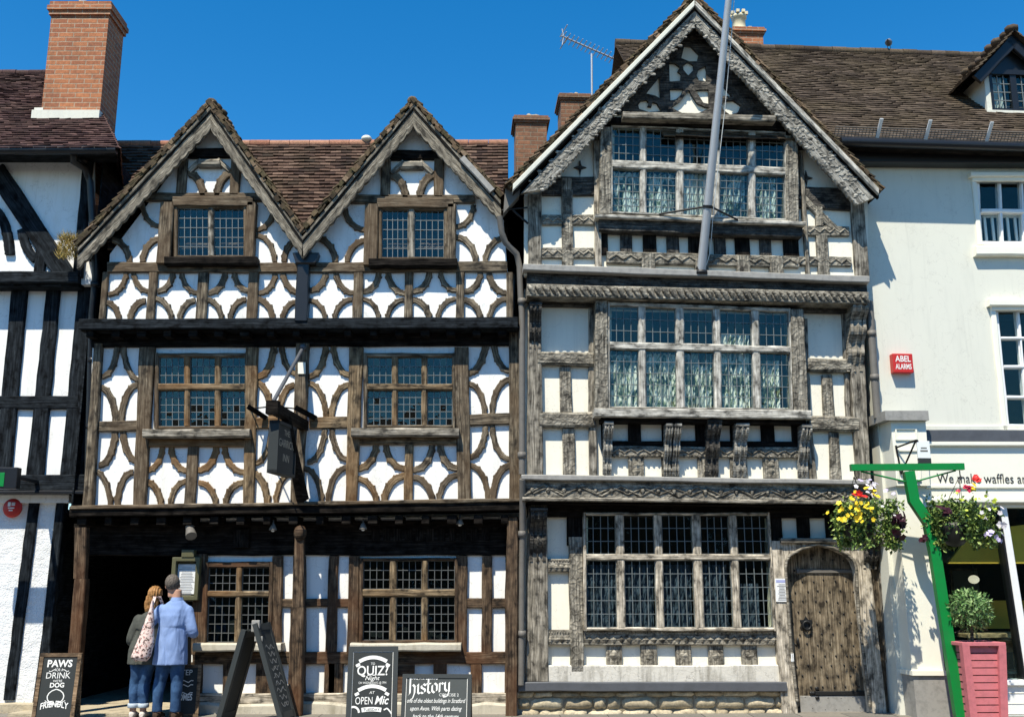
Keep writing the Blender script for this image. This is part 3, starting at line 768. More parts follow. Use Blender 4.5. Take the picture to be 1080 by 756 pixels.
# little lamps under the jetty
for x, y in ((288,556),(383,555),(485,550)):
    A = F1.p(x, y, .28); mb = MB(); mb.lathe([(.012,.10),(.014,.05),(.03,.03),(.055,-.03),(.05,-.04)], A, 12, 0); mb.ball((A.x, A.y, A.z-.03), .03,.03,.03, 8, 1)
    t = mb.build('downlight', [M['pipe_grey'], M['white_paint']], inn)
A = F1.p(200, 556, .30); mb = MB(); mb.tube([A+Vector((0,.25,.06)), A], .025); mb.tube([A, A+Vector((.06,-.10,-.12))], [.05,.075], 10); mb.ball(A, .06,.06,.06)
part('floodlight', mb, M['pipe_grey'])

# ---- roofs
def bargeboard(F, apex_o, foot_o, apex_i, foot_i, w0, w1, mt, parent, scal=11, amp=2.0):
    n = max(4, int(math.hypot(foot_i[0]-apex_i[0], foot_i[1]-apex_i[1]) / scal)); O = []; I = []
    k = n * 6
    for i in range(k + 1):
        t = i / k; o = lerp(apex_o, foot_o, t); a = lerp(apex_i, foot_i, t); ph = (t * n) % 1
        e = amp * (abs(math.sin(math.pi * ph)) if .0 < t < 1 else 0)
        I.append(xz(F.p(a[0], a[1] + e, w1))); O.append(xz(F.p(o[0], o[1], w1)))
    mb = MB(); mb.strip(O, I, w0, w1, .012); return mb.build('bargeboard', mt, parent)
WB = .80
for ax, ay, ends in ((222,112,((82,262),(319,250))), (436,110,((319,250),(528,212)))):
    for ex, ey in ends:
        s = -1 if ex < ax else 1
        sl = (ey - ay) / abs(ex - ax)
        bargeboard(F1, (ax, ay+5), (ex, ey+5), (ax, ay+24), (ex + s*1, ey+22), WB-.05, WB, M['inn_barge'], inn)
        # thin verge moulding along the top of the bargeboard, a dark strip painted as its shadow groove below
        mb = MB(); q = pquad(F1, [(ax,ay-1),(ex,ey-1),(ex,ey+3.5),(ax,ay+3.5)], WB+.03); quad_strip(mb, q, WB-.06, WB+.03, .01, .003, step=.4); part('verge_moulding', mb, M['inn_barge'])
        mb = MB(); q = pquad(F1, [(ax,ay+3.5),(ex,ey+3.5),(ex,ey+6.5),(ax,ay+6.5)], WB+.012); quad_strip(mb, q, WB-.05, WB+.015, .003, .002, step=.4); part('verge_shadow_strip', mb, M['inn_oak_dark'])
    # tiled gable roof, running back to the main roof
    mb = MB(); wf, wb = WB+.035, -1.7
    ap = F1.p(ax, ay-7, wf)
    for ex, ey in ends:
        e = F1.p(ex + (-3 if ex < ax else 2), ey-7, wf); s = 1 if ex > ax else -1
        ft, bk, eb = ap, Vector((ap.x, -wb, ap.z)), Vector((e.x, -wb, e.z))
        tile_slope(mb, e, eb, bk, ft, .16, .11, .02, .012, 0, .035)
        # rough, mossy undercloak of broken tile edges at the verge
        d = (e - ap); L = d.length; dn = d / L; nn = Vector((dn.z, 0, -dn.x)); nn = nn if nn.z > 0 else -nn
        k = int(L / .07)
        for i in range(k):
            c = ap + d * ((i + .5) / k) + nn * (-.03 + J(.02)); mb.obox(c + Vector((0, .05 + J(.02), 0)), (dn + nn*J(.12)) * (.045 + J(.012)), Vector((J(.008), .06, 0)), nn * (.024 + J(.014)), 0)
    for i in range(16):
        mb.ball((ap.x + J(.03), ap.y + .12 + i*.16, ap.z + .0 + J(.015)), .10+J(.02), .11, .065+J(.015), 7, 0, 4)
    part('gable_roof', mb, M['tile_moss'])
    mb = MB(); mb.add([ap+Vector((0,.1,-.1)), F1.p(*ends[0],WB-.05)+Vector((0,0,-.05)), F1.p(*ends[1],WB-.05)+Vector((0,0,-.05)), Vector((ap.x,1.6,ap.z-.1)),
        Vector((F1.p(*ends[0],WB-.05).x,1.6,F1.p(*ends[0],WB-.05).z-.05)), Vector((F1.p(*ends[1],WB-.05).x,1.6,F1.p(*ends[1],WB-.05).z-.05))], [(0,1,4,3),(0,2,5,3)])
    part('roof_boarding', mb, M['inn_oak_dark'])
wr = -1.55
rl, rr = F1.p(100, 153, wr), F1.p(536, 152, wr)
ze = F1.p(320, 262, W2).z
xl_ = F1.p(112, 262, W2).x; rl = F1.p(118, 153, wr)
mb = MB(); tile_slope(mb, (xl_, -W2+.05, ze), (rr.x, -W2+.05, ze), rr, rl, .17, .105, .018, .010, 0, .034)
main_roof = part('main_roof', mb, M['tile_inn'])
mb = MB(); tile_slope(mb, (rl.x, 3.6, ze), (rr.x, 3.6, ze), rr+Vector((0,.02,0)), rl+Vector((0,.02,0)), .3, .2, .016, .008); part('rear_roof', mb, M['tile_inn'])
mb = MB()
n = 20
for i in range(n):
    a = rl + (rr-rl)*(i/n); b = rl + (rr-rl)*((i+1)/n)
    mb.tube([a+Vector((.004,0,0)), b-Vector((.004,0,0))], .075+J(.005), 10)
part('ridge_tiles', mb, M['ridge_red'])
A = F1.p(387, 149, wr); mb = MB(); mb.ball((A.x, A.y-.05, A.z+.02), .09, .08, .055, 10); part('ridge_vent', mb, M['offwhite'])
mb = MB(); beam(F1, (487,166), (519,201), 7, .60, WB+.07, mb=mb); part('valley_flashing', mb, M['lead_pale'])
# house ends and back, closing the body
mb = MB(); x0 = F1.p(97, 540, W1).x; x1 = F1.p(548, 540, W1).x
mb.box((x0, -W1+.13, 2.75), (x0+.05, 3.6, ze)); mb.box((x1-.05, -W1+.13, 2.75), (x1, 3.6, ze)); mb.box((x1-.06, .13, 0), (x1, 3.6, 2.75)); mb.box((x0+.05, 3.55, 0), (x1-.06, 3.6, ze)); part('side_wall', mb, M['inn_oak_dark'])
mb = MB(); mb.add([(x1-.03, -W1, ze), (x1-.03, 3.6, ze), (x1-.03, rr.y, rr.z-.03)], [(0,1,2)]); mb.add([(x0+.03, -W1, ze), (x0+.03, 3.6, ze), (x0+.03, rl.y, rl.z-.03)], [(0,1,2)]); part('gable_end', mb, M['inn_oak_dark'])
# ================================================================== LEFT NEIGHBOUR
F0 = Frame(-6.3, 14.42, 0)
lh = thing('timber_house', 'black beamed white rendered house at the left edge with a tall orange brick chimney', 'building', F0.o, F0.a)
def lpart(name, mb, mt): return mb.build(name, mt, lh)
bo = M['black_oak']; L0, L1, L2 = 0.0, .08, .30
wall(F0, [(-70,500),(66,520),(62,545),(30,770),(-90,770)], L0, [], M['roughcast'], lh)
wall(F0, [(-70,286),(96,288),(72,530),(-70,530)], L1, [], M['white'], lh)
wall(F0, [(-70,150),(97,150),(97,300),(-70,300)], L2, [], M['white'], lh)
# upper storey
lpart('brace', beam(F0, (-6,178), (72,296), 20, L2, L2+.06), bo)
arc_brace(F0, (-8,268), 22, -50, 11, L2, L2+.055, cusps=0).build('brace', bo, lh)
arc_brace(F0, (38,226), -22, 50, 11, L2, L2+.05, cusps=0, a0=20).build('brace', bo, lh)
lpart('post', vbar(F0, 246, 288, 39, 50, L2, L2+.056), bo)
lpart('post', vbar(F0, 160, 292, 88, 98, L2, L2+.07), bo)
lpart('eaves_plate', hbar(F0, -70, 98, 158, 166, L2, L2+.06), bo)
# jetty beam and middle storey
lpart('jetty_beam', hbar(F0, -70, 82, 286, 298, L1, L2+.12, step=.4), bo)
lpart('jetty_beam', hbar(F0, -70, 82, 297, 302, L1, L2+.04, step=.4), bo)
for a0, a1, b0, b1 in ((-28,-12,-44,-28),(12,29,-8,9),(49,63,26,44),(82,101,62,88)):
    lpart('post', vbar(F0, 300, 512, a0, a1, L1, L1+.06, b0, b1), bo)
lpart('rail', hbar(F0, -70, 82, 417, 431, L1, L1+.064), bo)
# street level
lpart('jetty_beam', hbar(F0, -70, 90, 502, 518, L0, L1+.14, 500, 518, step=.4), bo)
lpart('ledge', hbar(F0, -70, 92, 517, 521, L0, L1+.18, step=.5), M['black_paint'])
lpart('post', vbar(F0, 520, 738, 31, 42, L0, L0+.045, 3, 14), bo)
lpart('corner_post', vbar(F0, 520, 745, 60, 69, L0-.1, L0+.05, 35, 46), bo)
mb = MB(); quad_strip(mb, pquad(F0, [(-70,741),(36,741),(34,765),(-70,765)], .06), -.05, .06, .02); lpart('plinth', mb, M['stone'])
# side walls and bulk behind, tarred black put in for the shaded gap
mb = MB(); xr = F0.p(97, 300, L2).x; ztop = F0.p(60, 158, L2).z
mb.box((xr-.02, -L2+.02, 2.6), (xr, 1.2, ztop+.05)); xg = F0.p(50, 600, 0).x
mb.box((xg-.02, .02, -.02), (xg+.02, 3.4, 2.7)); lpart('side_wall', mb, bo)
# downpipe and gutter
mb = MB(); P0 = F0.p(78, 163, L2+.45); pts = [P0, P0+Vector((0,0,-.1)), F0.p(90,178,L2+.15), F0.p(95,192,L2+.10), F0.p(101,290,L2+.10), F0.p(97,330,L1+.17), F0.p(93,500,L1+.2)]
mb.tube(pts, .05, 10); q = F0.p(84,166,L2+.4); mb.lathe([(.05,-.05),(.075,-.02),(.075,.04),(.05,.06)], pts[2]+Vector((-.05,0,.12)), 10)
for y in (240, 300, 380, 450):
    c = F0.p(101 - max(0,(y-290))*.035, y, L1+.19 if y > 300 else L2+.1); mb.lathe([(.065,-.03),(.065,.03)], c, 10)
lpart('downpipe', mb, M['black_paint'])
mb = MB(); A, B = F0.p(-70, 159, .86), F0.p(123, 158.5, .86); mb.tube([A, B], .06, 10); lpart('gutter', mb, M['black_paint'])
mb = MB(); mb.add([A+Vector((0,0,.02)), B+Vector((0,0,.02)), Vector((B.x,-L2,A.z+.06)), Vector((A.x,-L2,A.z+.06))], [(0,1,2,3)]); lpart('soffit', mb, bo)
# roof
wr0 = -1.9
el, er = F0.p(-80, 157, .90), F0.p(125, 156, .90); rl0 = F0.p(-80, 78, wr0); rr0 = F0.p(88, 78, wr0); rr0.z = rl0.z
def on_slope(F, px, py, e, r):
    '''where the survey line of sight meets the roof plane through eave e and ridge r: how far out (w)'''
    lo, hi = -r.y, -e.y
    for _ in range(40):
        w = (lo + hi) / 2; t = (-e.y - w) / (-e.y + r.y) if False else (e.y + w) / (e.y - r.y); zr = e.z + (r.z - e.z) * t
        if F.p(px, py, w).z > zr: hi = w
        else: lo = w
    return w
mb = MB(); tile_slope(mb, el, er, rr0, rl0, .165, .10, .018, .01, 0, .03)
xb_ = F0.o.x; bk = F0.p(124, 190, -1.2); tile_slope(mb, (el.x, 4.2, el.z), (bk.x-.9, 4.2, er.z), rr0+Vector((0,.02,0)), rl0+Vector((0,.02,0)), .3, .2)
roof = lpart('roof', mb, M['tile_left'])
mb = MB(); n = 12
for i in range(n):
    a = rl0 + (rr0-rl0)*(i/n); b = rl0 + (rr0-rl0)*((i+1)/n); mb.tube([a+Vector((.004,0,.0)), b-Vector((.004,0,0))], .07+J(.006), 9)
mb.build('ridge_tiles', M['tile_left'], roof)
mb = MB(); tile_slope(mb, er, (bk.x-.9, 4.2, er.z), rr0+Vector((0,.03,0)), rr0, .165, .10, .018, .01, 0, .03); mb.build('hip_slope', M['tile_left'], roof)
# chimney
def chimney(F, parent, fl, fr, wf, depth, ybase, ytop, mt, cap=.05, pots=(), name='chimney', flash=None, flare=.0):
    """fl/fr: survey x of the front face's bottom left/right, on the plane w=wf"""
    A, B = F.p(fl, ybase, wf), F.p(fr, ybase, wf); T = F.p((fl+fr)/2, ytop, wf); w = B.x - A.x; cx, cy = (A.x+B.x)/2, -wf + depth/2
    z0, z1 = A.z - 1.2, T.z; h = z1 - z0; mb = MB()
    mb.box((cx-w/2, cy-depth/2, z0), (cx+w/2, cy+depth/2, z1-.30*min(1, w)))
    zz = z1-.30*min(1, w)
    for k, (o, hh) in enumerate(((.03,.075),(.055,.075),(.03,.08))):
        hh *= min(1, w*1.1); mb.box((cx-w/2-o*cap/.05, cy-depth/2-o*cap/.05, zz), (cx+w/2+o*cap/.05, cy+depth/2+o*cap/.05, zz+hh)); zz += hh
    c = mb.build(name, mt, parent)
    mb = MB()
    for i in range(26):     # crumbling mortar and lichen on the cap
        a = random.random()*6.28; mb.ball((cx+math.cos(a)*w*.42, cy+math.sin(a)*depth*.42, zz+J(.01)), .07+J(.03), .07, .045+J(.02), 6, 0, 3)
    mb.build('capping', M['stone'], c)
    for px_, hh, rr_ in pots:
        mb = MB(); mb.lathe([(rr_*.95,-.02),(rr_,.05),(rr_*.86,.08),(rr_*.78,hh*.8),(rr_*.98,hh*.84),(rr_*.98,hh*.95),(rr_*.85,hh),(rr_*.6,hh),(rr_*.6,hh*.7)], (cx+px_, cy, zz), 8)
        for k in range(8):
            t = k*math.pi/4+.4; mb.box((cx+px_+rr_*.9*math.cos(t)-.03, cy+rr_*.9*math.sin(t)-.03, zz+hh), (cx+px_+rr_*.9*math.cos(t)+.03, cy+rr_*.9*math.sin(t)+.03, zz+hh+.06))
        mb.build('chimney_pot', M['pot'], c)
    return c, (cx, cy, w, A.z)
ch, (cx, cy, cw, cz) = chimney(F0, roof, 43, 105, on_slope(F0, 74, 124, el, rl0), .62, 122, 0, M['brick_red'])
mb = MB(); mb.box((cx-cw/2-.10, cy-.62/2-.09, cz-.16), (cx+cw/2+.03, cy-.62/2+.04, cz+.05)); mb.box((cx-cw/2-.10, cy-.62/2-.02, cz-.12), (cx-cw/2+.03, cy+.2, cz+.12)); mb.build('flashing', M['offwhite'], roof)

# red round plaque, projecting black shop sign cut by the frame, tuft of dry grass
A = F0.p(14, 535.5, .05)
pl = thing('wall_plaque', 'small round glossy red plaque on the white roughcast wall at the far left', 'plaque', F0.world(A), F0.a)
mb = MB(); prof = [(.0,0),(.125,0),(.135,.015),(.128,.03),(.10,.045),(.0,.055)]
mb.lathe([(max(r, .001), z) for r, z in prof], (0,0,0), 28); o = mb.build('disc', M['red'], pl); o.rotation_euler = (R(90), 0, 0)
mb = MB()
for x0, x1, z0, z1 in ((-.05,-.015,.02,.075),(.0,.045,.03,.05),(.0,.045,.058,.07),(-.045,.04,-.012,.004),(-.03,.02,-.045,-.028)): mb.box((x0,-.062,z0),(x1,-.05,z1))
mb.build('emblem', M['text_white'], pl)
A = F0.p(2, 506, .9)
ps = thing('shop_sign', 'green lettered sign in a black projecting box at the left edge of the picture', 'sign', F0.world(A), F0.a)
mb = MB(); mb.rbox((-.14,0,.02), (.36,.06,.14), .012); mb.box((.12,.0,.02),(.17,.75,.06)); mb.build('sign_case', M['black_paint'], ps)
mb = MB(); mb.rbox((-.16,-.062,.0), (.22,.004,.09), .003); mb.build('sign_face', M['green'], ps)
A = F0.p(71, 262, .62)
tf = thing('grass_tuft', 'dry yellowish grass tuft growing at the lower end of the left gable board', 'plant', F0.world(A), 0)
mb = MB()
for i in range(900):
    a = random.random()*6.28; r_ = .13*random.random()**.5; b = Vector((r_*math.cos(a), r_*math.sin(a)*.8, -.16 + .34*random.random()))
    d = Vector((J(1), J(1)-.3, .5+random.random())).normalized()*(.05+.07*random.random()); s_ = d.cross(Vector((J(1),J(1),J(1)))).normalized()*.005
    mb.add([b-s_, b+s_, b+d], [(0,1,2)])
M['straw'] = leafmat('dry_grass', [(0,(.16,.11,.02)),(.5,(.38,.27,.06)),(1,(.55,.42,.14))])
mb.build('blades', M['straw'], tf)
# ================================================================== THE TALL CARVED HOUSE
F2 = Frame(2.4, 14.42, 3.0)
hv = thing('carved_house', 'tall silver grey carved oak house with one big gable and a rubble stone base', 'building', F2.o, F2.a)
def hpart(name, mb, mt): return mb.build(name, mt, hv)
H0, H1, H2 = 0.0, .35, .62
go, co, dc = M['grey_oak'], M['carved_oak'], M['dark_carved']
wall(F2, [(553,290),(553,205),(733,18),(915,212),(916,300)], H2, [[(648,134),(826,142),(826,230),(648,222)]], M['cream'], hv)
wall(F2, [(553,305),(913,315),(908,510),(551,510)], H1, [[(645,326),(832,330),(834,430),(645,428)]], M['cream'], hv)
wall(F2, [(553,520),(915,520),(936,640),(936,758),(921,758),(905,572.5),(826,572.5),(838,724),(553,724)], H0,
     [[(620,543),(809,543),(813,661),(620,661)]], M['cream'], hv)

# ---- gable and second floor
hpart('tie_beam', hbar(F2, 657, 818, 117.5, 124, H2, H2+.40, 121.5, 128, step=.4), go)
hpart('tie_beam', hbar(F2, 636, 850, 123, 130.5, H2-.06, H2+.24, 128, 138, step=.4), M['inn_oak_dark'])
# dark timber panel with cut shapes filling the gable head
Z = lambda pts: [(640 + x/6.75, 30 + y/6.75) for x, y in pts]
holes = [Z(p) for p in ([(452,248),(490,250),(522,275),(505,300),(528,320),(522,362),(455,366)], [(580,238),(614,260),(616,290),(582,325),(552,290),(548,262)],
    [(702,268),(708,300),(708,368),(662,362),(646,330),(660,290)], [(372,352),(376,488),(345,470),(288,458),(300,440)],
    [(232,540),(250,515),(285,508),(300,525),(292,548),(318,552),(325,522),(352,530),(382,580),(300,586),(240,566)],
    [(457,432),(540,432),(525,470),(495,498),(460,505)], [(590,445),(600,470),(640,530),(690,552),(725,560),(650,592),(560,598),(500,570),(475,556),(530,520)],
    [(640,440),(722,436),(726,528),(690,520)], [(785,345),(800,370),(890,478),(840,470),(790,478)], [(825,545),(850,518),(900,512),(950,545),(930,590),(880,605),(840,575)],
    [(560,125),(600,130),(650,180),(640,225),(590,225),(540,205)])]
mb = MB(); mb.sheet_holes(pquad(F2, [(640,119),(733,22),(828,124)], H2+.07), [pquad(F2, h, H2+.07) for h in [[(sum(q[0] for q in hh)/len(hh)*(-.13)+p[0]*1.13, sum(q[1] for q in hh)/len(hh)*(-.13)+p[1]*1.13) for p in hh] for hh in holes]], H2+.05, .046); hpart('gable_panel', mb, dc)
# side bays of the gable storey
for x0, x1, y0, y1, d in ((572,626,226,237,0),(572,626,261,272,0),(843,896,238,248,2),(843,898,270,280,2)):
    mb = hbar(F2, x0, x1, y0, y1, H2, H2+.05, y0+d*.4, y1+d*.4); a, b = F2.p(x0, (y0+y1)/2, H2+.05), F2.p(x1, (y0+y1)/2+d*.4, H2+.05)
    zigzag(mb, xz(a), xz(b), 5, H2+.05, .03, .016); hpart('carved_rail', mb, co)
for y0, y1, a0, a1, mt in ((200,284,592,604,co),(188,226,592,603,go),(248,290,861,873,co),(218,238,860,868,co),(205,286,557,571,go),(208,296,897,911,go)):
    hpart('post', vbar(F2, y0, y1, a0, a1, H2, H2+.06), mt)
hpart('post', vbar(F2, 148, 284, 626, 632.5, H2, H2+.10), M['jamb_oak'])
hpart('post', vbar(F2, 160, 291, 843, 847, H2, H2+.08), go)
hpart('rail', hbar(F2, 572, 627, 186, 206, H2, H2+.05), dc); hpart('rail', hbar(F2, 843, 897, 196, 219, H2, H2+.05, 199, 222), dc)
for cx, cy, s in ((612,176,1),(851,187,1)):      # dark star ornaments
    mb = MB(); c = F2.p(cx, cy, H2+.05); pts = []
    for i in range(8):
        r_ = .115 if i % 2 == 0 else .035; t = i*math.pi/4; pts.append((c.x + r_*math.cos(t)*.8, c.z + r_*math.sin(t)))
    mb.prism(pts, H2, H2+.03); hpart('star_ornament', mb, dc)
hpart('brace', beam(F2, (845,206), (886,246), 8, H2, H2+.055), co)
# bay window, second floor
B2 = H2 + .20
for a0, a1, b0, b1 in ((633,645,632,644.5),(829,842,829.5,843)):
    y0, y1 = (134,225) if a0 < 700 else (143,234)
    hpart('bay_post', vbar(F2, y0, y1, a0, a1, H2-.05, B2+.02, b0, b1), co)
q2 = [(644.5,131),(829,139),(829.5,233),(644.5,225)]
window(F2, hv, q2, B2, [(646,675.5),(682,713.5),(721,751),(759.5,789.5),(797.5,828)], [(133,168.5),(176.5,222.5)], [(4,4),(4,6)], frame_mat=M['window_grey'], mull_mat=M['window_grey'],
       sides=(1,1,1,1), curtain=[(.02,.17,.5,.98,5,M['floral'],0),(.22,.37,.5,.98,5,M['floral'],0),(.42,.57,.48,.98,6,M['net'],0),(.62,.78,.48,.98,6,M['floral'],0),(.82,.95,.5,.98,5,M['floral'],0)] or [(.01,.19,.5,1,5,M['net'],0),(.21,.40,.5,1,6,M['net'],0),(.42,.6,.47,1,6,M['net'],0),(.62,.80,.47,1,6,M['net'],0),(.82,.93,.5,1,4,M['net'],0),(.02,.99,.60,.74,6,M['sage_curtain'],0)])  # the floral sheets stand in for reflections in these panes
hpart('bay_sill', hbar(F2, 628, 850, 225, 229, H2-.05, B2+.05, 233.5, 237.5, step=.5), M['window_grey'])
hpart('bay_base', hbar(F2, 632, 846, 229, 243, H2-.02, B2-.03, 237, 250, step=.4), dc)
for i, (a, b) in enumerate(((632,641),(654,666.5),(678,692),(703,716),(726,747),(753,765),(775,790.5),(801,813),(826,842))):
    y = (a-632)*.033; hpart('stud', vbar(F2, 240+y, 268+y, a, b, H2, H2+.05), dc if i % 2 else M['inn_oak_dark'])
mb = hbar(F2, 640, 843, 265, 277.5, H2, H2+.07, 270, 282); a, b = F2.p(642, 271, H2+.07), F2.p(841, 276, H2+.07); zigzag(mb, xz(a), xz(b), 13, H2+.07, .035, .018)
hpart('carved_rail', mb, co)
for x in (684, 740, 784, 819): hpart('stud', vbar(F2, 266+(x-640)*.025, 286+(x-640)*.025, x-7, x+7, H2, H2+.09), co)
# ledge 2 with its rope moulding
LW = H1 + .36
hpart('ledge', hbar(F2, 552, 917, 278, 284.5, H2-.1, LW+.06, 291, 298, step=.5), M['lead_pale'])
hpart('jetty_beam', hbar(F2, 556, 914, 284, 300, H1, LW-.06, 297.5, 311, step=.5), dc)
mb = hbar(F2, 556, 916, 299, 312.5, H1, LW+.01, 308, 320.5, step=.5); a, b = F2.p(557, 305.5, LW), F2.p(915, 313.5, LW); 
for i in range(46):
    c = lerp(xz(a), xz(b), (i+.5)/46); mb.tube([(c[0]-.045, -LW+.0, c[1]+.05), (c[0]+.0, -LW-.02, c[1]), (c[0]+.035, -LW-.0, c[1]-.065)], [.03,.042,.03], 6)
hpart('rope_moulding', mb, co)
hpart('soffit_beam', hbar(F2, 560, 908, 311, 322, H1-.02, H1+.10, 319, 330, step=.5), dc)
# ---- first floor
for y0, y1, a0, a1, b0, b1, mt, w in ((320,503,557,571,556,573,go,.10),(322,432,621,628.5,621,628.5,go,.06),(428,503,621,628,622,630,go,.07),(328,505,893,909,905,919,go,.10),(330,440,888,893,893,898,go,.05),
        (387,434,590.5,602,591,604,co,.05),(452,502,593,606,594,607,co,.05),(395,440,867,878,869,881,co,.05),(456,505,875,885,876,888,co,.05),(336,440,848,852,852,856,go,.05),(440,506,850,856,855,862,go,.06)):
    hpart('post', vbar(F2, y0, y1, a0, a1, H1, H1+w, b0, b1), mt)
for x0, x1, y0, y1, d, mt in ((567,626,370,384,1.5,co),(569,628,434,450,0,co),(850,898,377,391,1,co),(854,906,438,454,1,co)):
    mb = hbar(F2, x0, x1, y0, y1, H1, H1+.11, y0+d, y1+d, ch=.03); hpart('moulded_rail', mb, mt)
B1 = H1 + .24
for y0, y1, a0, a1, b0, b1 in ((317,432,628.5,641,627.5,641.5),(326,434,834,848,838,853)):
    hpart('bay_post', vbar(F2, y0, y1, a0, a1, H1-.05, B1+.03, b0, b1), co)
q1 = [(641,318),(834,325),(837,432),(641.5,430)]
window(F2, hv, q1, B1, [(643,673.5),(681,713),(721.5,752.5),(760,793),(801,832)], [(322,360),(367.5,428.5)], [(4,3),(4,5)], frame_mat=M['window_grey'], mull_mat=M['window_grey'], gl=M['glass_dark'],
       curtain=[(.02,.19,.48,.98,6,M['floral'],0),(.22,.38,.46,.98,6,M['floral'],0),(.42,.57,.46,.98,6,M['floral'],0),(.62,.78,.25,.98,6,M['floral'],0),(.82,.95,.5,.98,5,M['floral'],0)] or [(.01,.20,.50,1.0,7,M['sage_curtain'],0),(.02,.17,.72,1.0,6,M['net'],0),(.22,.38,.48,.64,3,M['net'],0),(.23,.38,.80,1,4,M['net'],0),(.42,.56,.52,1,4,M['sage_curtain'],0),(.44,.54,.86,1,4,M['net'],0),
                (.62,.78,.26,.42,3,M['net'],0),(.64,.76,.6,1,5,M['net'],0),(.82,.92,.62,1,5,M['net'],0),(.83,.88,.12,.42,3,M['sage_curtain'],0),(.40,.60,.2,.30,4,M['sage_curtain'],0)])  # floral sheets hung in place of what the glass mirrors
hpart('bay_sill', hbar(F2, 627, 856, 430, 439, H1-.05, B1+.08, 432.5, 441.5, step=.5), M['window_grey'])
hpart('bay_base', hbar(F2, 634, 850, 438, 445, H1, B1-.02, 440, 447, step=.5), M['inn_oak_dark'])
for a, b in ((634,645),(662.5,676),(698,714),(733.5,748.5),(770,785.5),(802.5,816.5),(835,850)):
    y = (a-634)*.01; hpart('stud', vbar(F2, 443+y, 475+y, a, b, H1, H1+.05), M['inn_oak_dark'])
mb = hbar(F2, 644, 846, 464.5, 470.5, H1, H1+.055, 465.5, 471.5, step=.4); hpart('rail', mb, M['inn_oak_dark'])
mb = hbar(F2, 644, 848, 470, 481, H1, H1+.075, 471.5, 482.5, step=.3); a, b = F2.p(645, 475.5, H1+.075), F2.p(847, 477, H1+.075); zigzag(mb, xz(a), xz(b), 15, H1+.075, .03, .017)
lobes(mb, (a.x, a.z-.06), (b.x, b.z-.06), .022, 36, H1+.07); hpart('carved_rail', mb, co)
for a, b in ((663,679),(698,716),(736,756),(770,788),(805,821)):
    mb = vbar(F2, 481, 504, a, b, H1, H1+.055); A = F2.p((a+b)/2+.3, 492, H1+.055); studs_row(mb, (A.x,A.z+.06), (A.x,A.z-.10), 2, H1+.055, .06, .07, .03); hpart('stud', mb, co)
for x, y0, y1, wd in ((640,450,501,9),(703,452,502,7),(712,452,502,7),(750,448,503,14),(779,452,503,13),(846,453,504,10)):
    corbel(F2, hv, x, y0, y1, wd, H1+.04, H1+.26, M['barge_grey'] if x != 750 else dc, 2.5)
corbel(F2, hv, 564, 326, 368, 12, H1+.08, H1+.30, dc, 2, 'console'); corbel(F2, hv, 901, 324, 392, 17, H1+.08, H1+.33, M['grey_oak'], 3, 'console')
# ledge 1
LL = H0 + .47
hpart('ledge', hbar(F2, 550, 918, 500, 505.5, H1-.1, LL+.05, 506, 511, step=.5), M['lead_pale'])
hpart('fascia_beam', hbar(F2, 551, 917, 505, 526, H0-.02, LL-.03, 510.5, 530, step=.4), co)
mb = MB(); a, b = F2.p(553, 516.5, LL-.03), F2.p(915, 521, LL-.03); zigzag(mb, xz(a), xz(b), 9, LL-.03, .07, .018); zigzag(mb, (a.x+.12,a.z), (b.x+.12,b.z), 11, LL-.025, .05, .014)
lobes(mb, (a.x,a.z+.0), (b.x,b.z+.0), .035, 22, LL-.03); hpart('carved_frieze', mb, co)
hpart('fascia_moulding', hbar(F2, 551, 917, 524, 528, H0+.1, LL, 528, 532, step=.5), go)
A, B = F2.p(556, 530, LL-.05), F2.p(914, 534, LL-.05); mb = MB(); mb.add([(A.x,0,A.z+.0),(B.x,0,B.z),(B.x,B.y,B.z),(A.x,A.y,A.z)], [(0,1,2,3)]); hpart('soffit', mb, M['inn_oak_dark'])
# ---- ground floor
hpart('head_beam', hbar(F2, 556, 915, 528, 545, H0, H0+.10, 530, 546, step=.5), M['inn_oak_dark'])
for y0, y1, a0, a1, b0, b1, mt, w in ((532,718,557,577,554,579,go,.12),(566,708,600,615,602,616,co,.10),(540,575,598,616,598,616,M['inn_oak_dark'],.06)):
    hpart('post', vbar(F2, y0, y1, a0, a1, H0, H0+w, b0, b1), mt)
for x0, x1, y0, y1, n in ((576,602,589,603,4),(577,602,664,680,4),(616,822,664,680,24)):
    mb = hbar(F2, x0, x1, y0, y1, H0, H0+.09, step=.4); a, b = F2.p(x0+1, (y0+y1)/2+2, H0+.09), F2.p(x1-1, (y0+y1)/2+2, H0+.09)
    studs_row(mb, xz(a), xz(b), n, H0+.09, .05, .055, .03); k = .065
    lobes(mb, (a.x,a.z+.085), (b.x,b.z+.085), .018, n*2, H0+.085); hpart('carved_rail', mb, co)
BG = H0 + .16
q0 = [(615,540),(812,540),(819,665),(616,665)]
window(F2, hv, q0, BG, [(618,649.5),(658,690),(698,730),(739,769),(777,810)], [(543,584),(590.5,661.5)], [(4,3),(4,5)], frame_mat=M['jamb_oak'], mull_mat=M['jamb_oak'], gl=M['glass_dark'], came=M['came'],
       curtain=[(.015,.175,.44,1.1,6,M['blue_curtain'],4),(.215,.375,.44,1.1,6,M['blue_curtain'],4),(.415,.575,.44,1.1,6,M['blue_curtain'],4),(.62,.77,.44,1.1,6,M['blue_curtain'],4),(.81,.93,.6,1.1,4,M['blue_curtain'],4)])
for a, b in ((639.5,656),(675.5,693),(712.5,729),(747,763),(782,798.5)):
    mb = vbar(F2, 680, 702, a, b, H0, H0+.05); A = F2.p((a+b)/2, 691, H0+.05); studs_row(mb, (A.x,A.z+.04), (A.x,A.z-.04), 1, H0+.05, .07, .085, .025); hpart('stud', mb, co)
